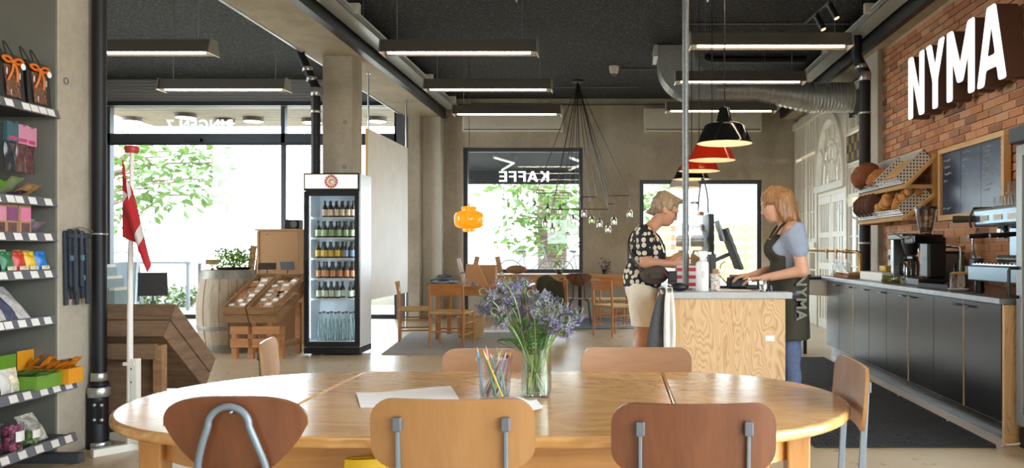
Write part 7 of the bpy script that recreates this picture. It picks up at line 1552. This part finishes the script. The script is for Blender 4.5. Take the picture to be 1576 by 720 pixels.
def hand(wrist, fwd, side, down, s=1.0, curl=.5, thumb=1):
    """palm and five fingers: fwd points along the hand, side to the little finger, down out of the palm"""
    W_, f, sd, dn = [np.array(q, float) for q in (wrist, fwd, side, down)]; f, sd, dn = f/np.linalg.norm(f), sd/np.linalg.norm(sd), dn/np.linalg.norm(dn); pr = []
    kn = W_+f*.085*s
    for q in (-.026,-.009,.009,.026): pr.append(cap(W_+sd*q*.6*s+f*.01, kn+sd*q*s, .013*s, .0115*s, .012))
    for q, L, r in ((-.028,.068,.0088),(-.009,.078,.009),(.010,.072,.0088),(.028,.056,.0078)):
        a = kn+sd*q*s; d1 = f*math.cos(curl*.6)+dn*math.sin(curl*.6); d2 = f*math.cos(curl*1.5)+dn*math.sin(curl*1.5); b_ = a+d1*L*.55*s; c = b_+d2*L*.45*s; pr += [cap(a, b_, r*s*1.05, r*s*.95, .004), cap(b_, c, r*s*.95, r*s*.75, .004)]
    t0 = W_+f*.022*s-sd*.024*s; d1 = f*.62-sd*.7+dn*.25; t1 = t0+d1*.036*s; d2 = f*.9-sd*.25+dn*.35*curl; pr += [cap(t0, t1, .013*s, .0105*s, .008), cap(t1, t1+d2*.034*s, .0105*s, .008*s, .004)]
    return pr
def head_prims(hc, pitch, s=1.0):
    hc = np.array(hc, float); cs, sn = math.cos(pitch), math.sin(pitch)
    def L(x, y, z): return hc+np.array((x*cs+z*sn, y, -x*sn+z*cs))*s     # pitch > 0 looks down
    pr = [ell(L(-.008,0,.02), np.array((.098,.077,.098))*s, .03, -pitch*0), ell(L(.022,0,-.03), np.array((.07,.062,.088))*s, .03), ell(L(.05,0,-.085), np.array((.036,.04,.03))*s, .025),
          cap(L(.088,0,.01), L(.107,0,-.028), .009*s, .013*s, .012), ell(L(.087,0,-.062), np.array((.013,.024,.012))*s, .012), ell(L(.075,0,.03), np.array((.022,.055,.012))*s, .014),
          ell(L(-.01,.077,-.012), np.array((.02,.009,.032))*s, .006), ell(L(-.01,-.077,-.012), np.array((.02,.009,.032))*s, .006), ell(L(.06,.038,-.03), np.array((.025,.022,.022))*s, .02), ell(L(.06,-.038,-.03), np.array((.025,.022,.022))*s, .02)]
    return pr, L
def face(t, L, s=1.0):
    for y in (-.031,.031):
        MB().ball(tuple(L(.083,y,.005)), .0095*s, 10, 6, (.6,1.25,.55)).build('eye','eye_dark',t,True); MB().tube([tuple(L(.087,y-.016,.026)), tuple(L(.093,y,.03)), tuple(L(.086,y+.016,.026))], .0028*s, 6).build('eyebrow','brow',t,True)
    MB().ball(tuple(L(.096,0,-.056)), .009*s, 10, 6, (.5,2.0,.4)).build('upper_lip','lip',t,True); MB().ball(tuple(L(.095,0,-.065)), .009*s, 10, 6, (.5,1.7,.42)).build('lower_lip','lip',t,True)

# ---------------------------------------------------------------- the customer
t = thing('person', 'woman in black blouse with cream dots and white shorts leaning to the counter', 'person', (.215,6.55,0))
torso = [ell((.015,0,.93),(.125,.165,.13)), ell((.01,0,1.06),(.122,.15,.15)), ell((.03,0,1.22),(.118,.165,.17),.04,.15), ell((.105,.075,1.19),(.066,.07,.07)), ell((.105,-.075,1.19),(.066,.07,.07)), cap((.04,-.135,1.36),(.04,.135,1.36),.062,.062,.05), cap((.06,0,1.38),(.145,0,1.46),.054,.05,.03)]
hp, L = head_prims((.205,0,1.545), .5)
armR = [cap((.03,-.185,1.355),(.03,-.225,1.125),.056,.043,.03), cap((.03,-.225,1.125),(.245,-.165,1.11),.043,.028,.02)]
armL = [cap((.03,.185,1.355),(.05,.215,1.13),.056,.043,.03), cap((.05,.215,1.13),(.25,.12,1.14),.043,.028,.02)]
hands = hand((.245,-.165,1.11),(1,.15,.05),(0,.25,-1),(.2,1,.2),1.0,.6) + hand((.25,.12,1.14),(1,-.2,.0),(0,-.25,-1),(.2,-1,.2),1.0,.6)
legs = []
for y in (-.088,.088):
    dx = .0 if y < 0 else .04
    legs += [cap((.01,y,.9),(.015+dx,y,.5),.092,.062,.04), cap((.015+dx,y,.5),(-.015+dx,y,.1),.058,.037,.03), ell((-.018+dx,y,.36),(.058,.053,.12),.03), cap((-.035+dx,y,.045),(.12+dx,y*1.1,.03),.036,.028,.03), ell((-.02+dx,y,.09),(.04,.036,.05),.02)]
sdf_obj('body', torso+hp+armR+armL+legs+hands, .006, 'skin_tan', t, sm=2)
face(t, L)
# blouse with dots
m, nt, b = _nt('dotted'); vo = N(nt,'ShaderNodeTexVoronoi'); vo.inputs['Scale'].default_value = 21; vo.inputs['Randomness'].default_value = .55; nt.links.new(coords(nt,(1,.8,1)), vo.inputs['Vector'])
nt.links.new(mixc(nt, mathn(nt,'LESS_THAN', vo.outputs['Distance'], .43), lin((26,26,34)), lin((222,210,186))), b.inputs['Base Color']); b.inputs['Roughness'].default_value = .8
fold = lambda X,Y,Z: .004*np.sin(34*Y+18*Z)+.003*np.sin(50*X-22*Z)
sl = [cap((.03,-.18,1.36),(.03,-.215,1.22),.068,.068,.03), cap((.03,.18,1.36),(.04,.205,1.22),.068,.068,.03)]
blouse = grow(torso[:6], .016)+[ell((.01,0,1.0),(.15,.185,.13),.04)]+sl
sdf_obj('blouse', blouse, .007, 'dotted', t, lambda X,Y,Z: np.maximum(.925+.015*np.sin(20*Y)-Z, np.maximum(Z-1.425, (Z-1.40)+(X-.06)*1.1)), fold)
mk('shorts', (236,224,204), .85, 0, .08, 10)
sh_ = [ell((.01,0,.93),(.143,.182,.14)), cap((.01,-.09,.88),(.02,-.095,.6),.118,.098,.03), cap((.01,.09,.88),(.055,.095,.6),.118,.098,.03)]
so = sdf_obj('shorts', sh_, .007, 'shorts', t, lambda X,Y,Z: np.maximum(.617-Z, Z-.97), lambda X,Y,Z: .004*np.sin(30*X+26*Z)+.003*np.sin(44*Y+15*Z))
MB().box((.02,-.186,.80),(.10,.006,.13),rotz(.1)).build('pocket_flap','shorts',so,bevel=.003); MB().ball((.03,-.192,.82),.008,8,5).build('button','brow',so,True)
# hair, glasses, scrunchie
hair = [ell(L(-.022,0,.035),(.103,.086,.098),.03), ell(L(-.07,0,.0),(.06,.07,.075),.03), ell(L(-.075,0,.085),(.05,.052,.045),.03), ell(L(.03,0,.10),(.06,.06,.03),.03), cap(L(-.08,.02,-.06),L(-.14,.0,-.10),.03,.012,.03)]
def faceclip(X, Y, Z): P = X-L(0,0,0)[0]; Q = Z-L(0,0,0)[2]; cs, sn = math.cos(.5), math.sin(.5); fx, fz = P*cs-Q*sn, P*sn+Q*cs; return np.minimum(fx-(.035+.6*np.maximum(fz-.0,0)), .045-fz+0*fx)*1.0
sdf_obj('hair', hair, .006, 'hair_ash', t, lambda X,Y,Z: -np.minimum(-(faceclip(X,Y,Z)), 1e9)*1.0 if False else np.minimum(.02-0*X, np.maximum(faceclip(X,Y,Z), -1)), lambda X,Y,Z: .004*np.sin(120*Y+30*X)+.003*np.sin(70*X+90*Z))
mk('navy', (40,52,84), .6); MB().tube([tuple(np.array(L(-.055,0,.075))+np.array((.0+.018*math.cos(a)*0, .042*math.cos(a), .03*math.sin(a)))) for a in [2*PI*k/16 for k in range(16)]], .013, 8, True).build('hair_tie','navy',t,True)
gl = MB().tube([tuple(L(.092,-.05,.008)),tuple(L(.102,0,.012)),tuple(L(.092,.05,.008))], .002, 6).build('glasses','black_plastic',t,True)
for s in (-1,1): MB().tube([tuple(L(.093+.001*0,s*.031+.02*math.cos(a),.0+.016*math.sin(a))) for a in [2*PI*k/14 for k in range(14)]], .0018, 5, True).build('lens_rim','black_plastic',gl); MB().tube([tuple(L(.09,s*.052,.008)),tuple(L(.0,s*.081,.008))], .002, 5).build('temple','black_plastic',gl)
# shoes and shoulder bag
for y, dx in ((-.088,0),(.088,.04)): sdf_obj('sandal', [cap((-.04+dx,y,.012),(.125+dx,y*1.1,.012),.034,.03,.02)], .006, 'black_plastic', t, lambda X,Y,Z: np.maximum(Z-.02,-Z))
mk('bag_brown', (78,66,58), .7, 0, .1, 12); mk('strap_tan', (140,92,58), .6)
bg_ = thing('shoulder_bag', 'dark brown shoulder bag with tan strap worn by the customer', 'bag', (.215,6.55,0))
MB().ball((.10,-.225,1.03), .095, 18, 10, (1.2,.42,.8)).build('bag_body','bag_brown',bg_,True); MB().tube(smooth_path([(.0,-.235,1.06),(-.07,-.19,1.16),(-.10,-.05,1.28),(-.05,.08,1.38),(.04,.14,1.425),(.13,.1,1.36),(.19,-.03,1.24),(.18,-.16,1.12),(.15,-.235,1.06)],5), .009, 6).build('cross_strap','bag_brown',bg_,True); MB().tube(smooth_path([(.17,-.26,1.05),(.21,-.275,1.0),(.20,-.275,.88),(.175,-.27,.80)],5), .009, 6).build('tan_strap','strap_tan',bg_,True); MB().bb(.06,.17,-.285,-.278,1.0,1.04).build('flap_pocket','bag_brown',bg_,bevel=.003)

# ---------------------------------------------------------------- the barista
t = thing('person', 'red-haired woman in grey-blue top and dark olive apron typing at the till', 'person', (1.29,5.98,0), PI)
torso = [ell((0,0,.93),(.12,.165,.13)), ell((.0,0,1.07),(.105,.138,.14)), ell((.005,0,1.24),(.112,.16,.165),.04), ell((.085,.072,1.23),(.062,.066,.066)), ell((.085,-.072,1.23),(.062,.066,.066)), cap((.0,-.14,1.372),(.0,.14,1.372),.058,.058,.05), cap((.015,0,1.39),(.065,0,1.47),.05,.047,.03)]
hp, L = head_prims((.105,0,1.553), .32)
armL = [cap((.0,.18,1.362),(-.045,.235,1.075),.054,.042,.03), cap((-.045,.235,1.075),(.215,.15,1.02),.042,.027,.02)]
armR = [cap((.0,-.18,1.362),(.02,-.22,1.09),.054,.042,.03), cap((.02,-.22,1.09),(.26,-.08,1.035),.042,.027,.02)]
hands = hand((.215,.15,1.02),(1,-.12,-.08),(0,1,.1),(0,.1,-1),1.0,.55) + hand((.26,-.08,1.035),(1,.1,-.08),(0,-1,.1),(0,.1,-1),1.0,.55)
legs = []
for y in (-.085,.085): legs += [cap((.0,y,.9),(.01,y,.5),.088,.06,.04), cap((.01,y,.5),(-.02,y,.1),.056,.04,.03), cap((-.04,y,.045),(.12,y*1.1,.03),.036,.03,.03)]
sdf_obj('body', torso+hp+armR+armL+legs+hands, .006, 'skin_fair', t, sm=2)
face(t, L)
mk('tee', (156,166,186), .85, 0, .06, 12)
sl = [cap((.0,.172,1.362),(-.027,.216,1.225),.073,.062,.04), cap((.0,-.172,1.362),(.01,-.205,1.225),.073,.062,.04)]
sdf_obj('top', grow(torso[:6], .014)+sl, .007, 'tee', t, lambda X,Y,Z: np.maximum(.9-Z, np.maximum(Z-1.42, (Z-1.385)+(X-.03)*1.2)), fold)
mk('denim', (96,110,140), .85, 0, .15, 30, .2, 120)
sdf_obj('jeans', grow([torso[0]]+[p for p in legs if p[0] == 'c' and p[2][2] > .05], .014), .007, 'denim', t, lambda X,Y,Z: np.maximum(.07-Z, Z-.98), lambda X,Y,Z: .004*np.sin(40*Z+20*X))
for y in (-.085,.085): sdf_obj('shoe', [cap((-.05,y,.04),(.13,y*1.1,.035),.042,.038,.03)], .006, 'black_plastic', t, lambda X,Y,Z: .002-Z)
mk('apron', (58,54,40), .8, 0, .12, 10)
apb = [ell((.0,0,1.06),(.135,.17,.14),.04), cap((.0,0,.98),(.005,0,.55),.138,.152,.03,1.42)]
bib = grow(torso[2:5], .026)
ap_ = sdf_obj('apron', grow(torso[1:5], .027)+apb, .007, 'apron', t, lambda X,Y,Z: np.maximum(np.maximum(.575-Z, Z-1.335), np.where(Z > 1.045, np.maximum(.055-X, np.abs(Y)-.15+ .4*np.maximum(Z-1.15,0)), -1)), lambda X,Y,Z: .004*np.sin(36*Y+7*Z)*(Z < 1.0))
for s in (-1,1): MB().tube(smooth_path([(.13,s*.085,1.31),(.085,s*.08,1.385),(.02,s*.062,1.43),(-.05,s*.02,1.425),(-.06,0,1.42)],4), .009, 6).build('neck_strap','apron',ap_,True); MB().ball((.155,s*.07,1.30),.008,8,5).build('stud','brass',ap_,True)
MB().tube([(.148*math.cos(2*PI*k/28), .178*math.sin(2*PI*k/28), 1.035) for k in range(28)], .011, 6, True).build('waist_tie','apron',ap_,True)
mk('apron_print', (128,128,118), .8)
for i, chn in enumerate('NYMA'):             # lettering runs down the side of the apron
    zc_ = 1.005-i*.082
    text_obj(chn, .105, .002, 'apron_print', 'lettering', lambda x,y,z,zc_=zc_: (-.035-y*.98, .222+z, zc_-x), ap_, .003)
hair = [ell(L(-.02,0,.035),(.108,.092,.10),.03), cap(L(-.07,.045,.02),L(-.075,.06,-.15),.055,.045,.04), cap(L(-.07,-.045,.02),L(-.075,-.06,-.15),.055,.045,.04), cap(L(-.02,.085,.03),L(-.01,.085,-.12),.028,.022,.03), cap(L(-.02,-.085,.03),L(-.01,-.085,-.12),.028,.022,.03), cap(L(-.09,0,.03),L(-.09,0,-.16),.06,.05,.04), cap(L(.03,.05,.09),L(.085,.06,.03),.024,.012,.03), cap(L(.03,-.05,.09),L(.085,-.06,.03),.024,.012,.03)]
sdf_obj('hair', hair, .006, 'hair_ginger', t, None, lambda X,Y,Z: .004*np.sin(110*Y+25*Z)+.003*np.sin(90*X+18*Z))
MB().ball(tuple(L(-.012,.09,-.05)),.006,8,5).build('earring','steel',t,True)
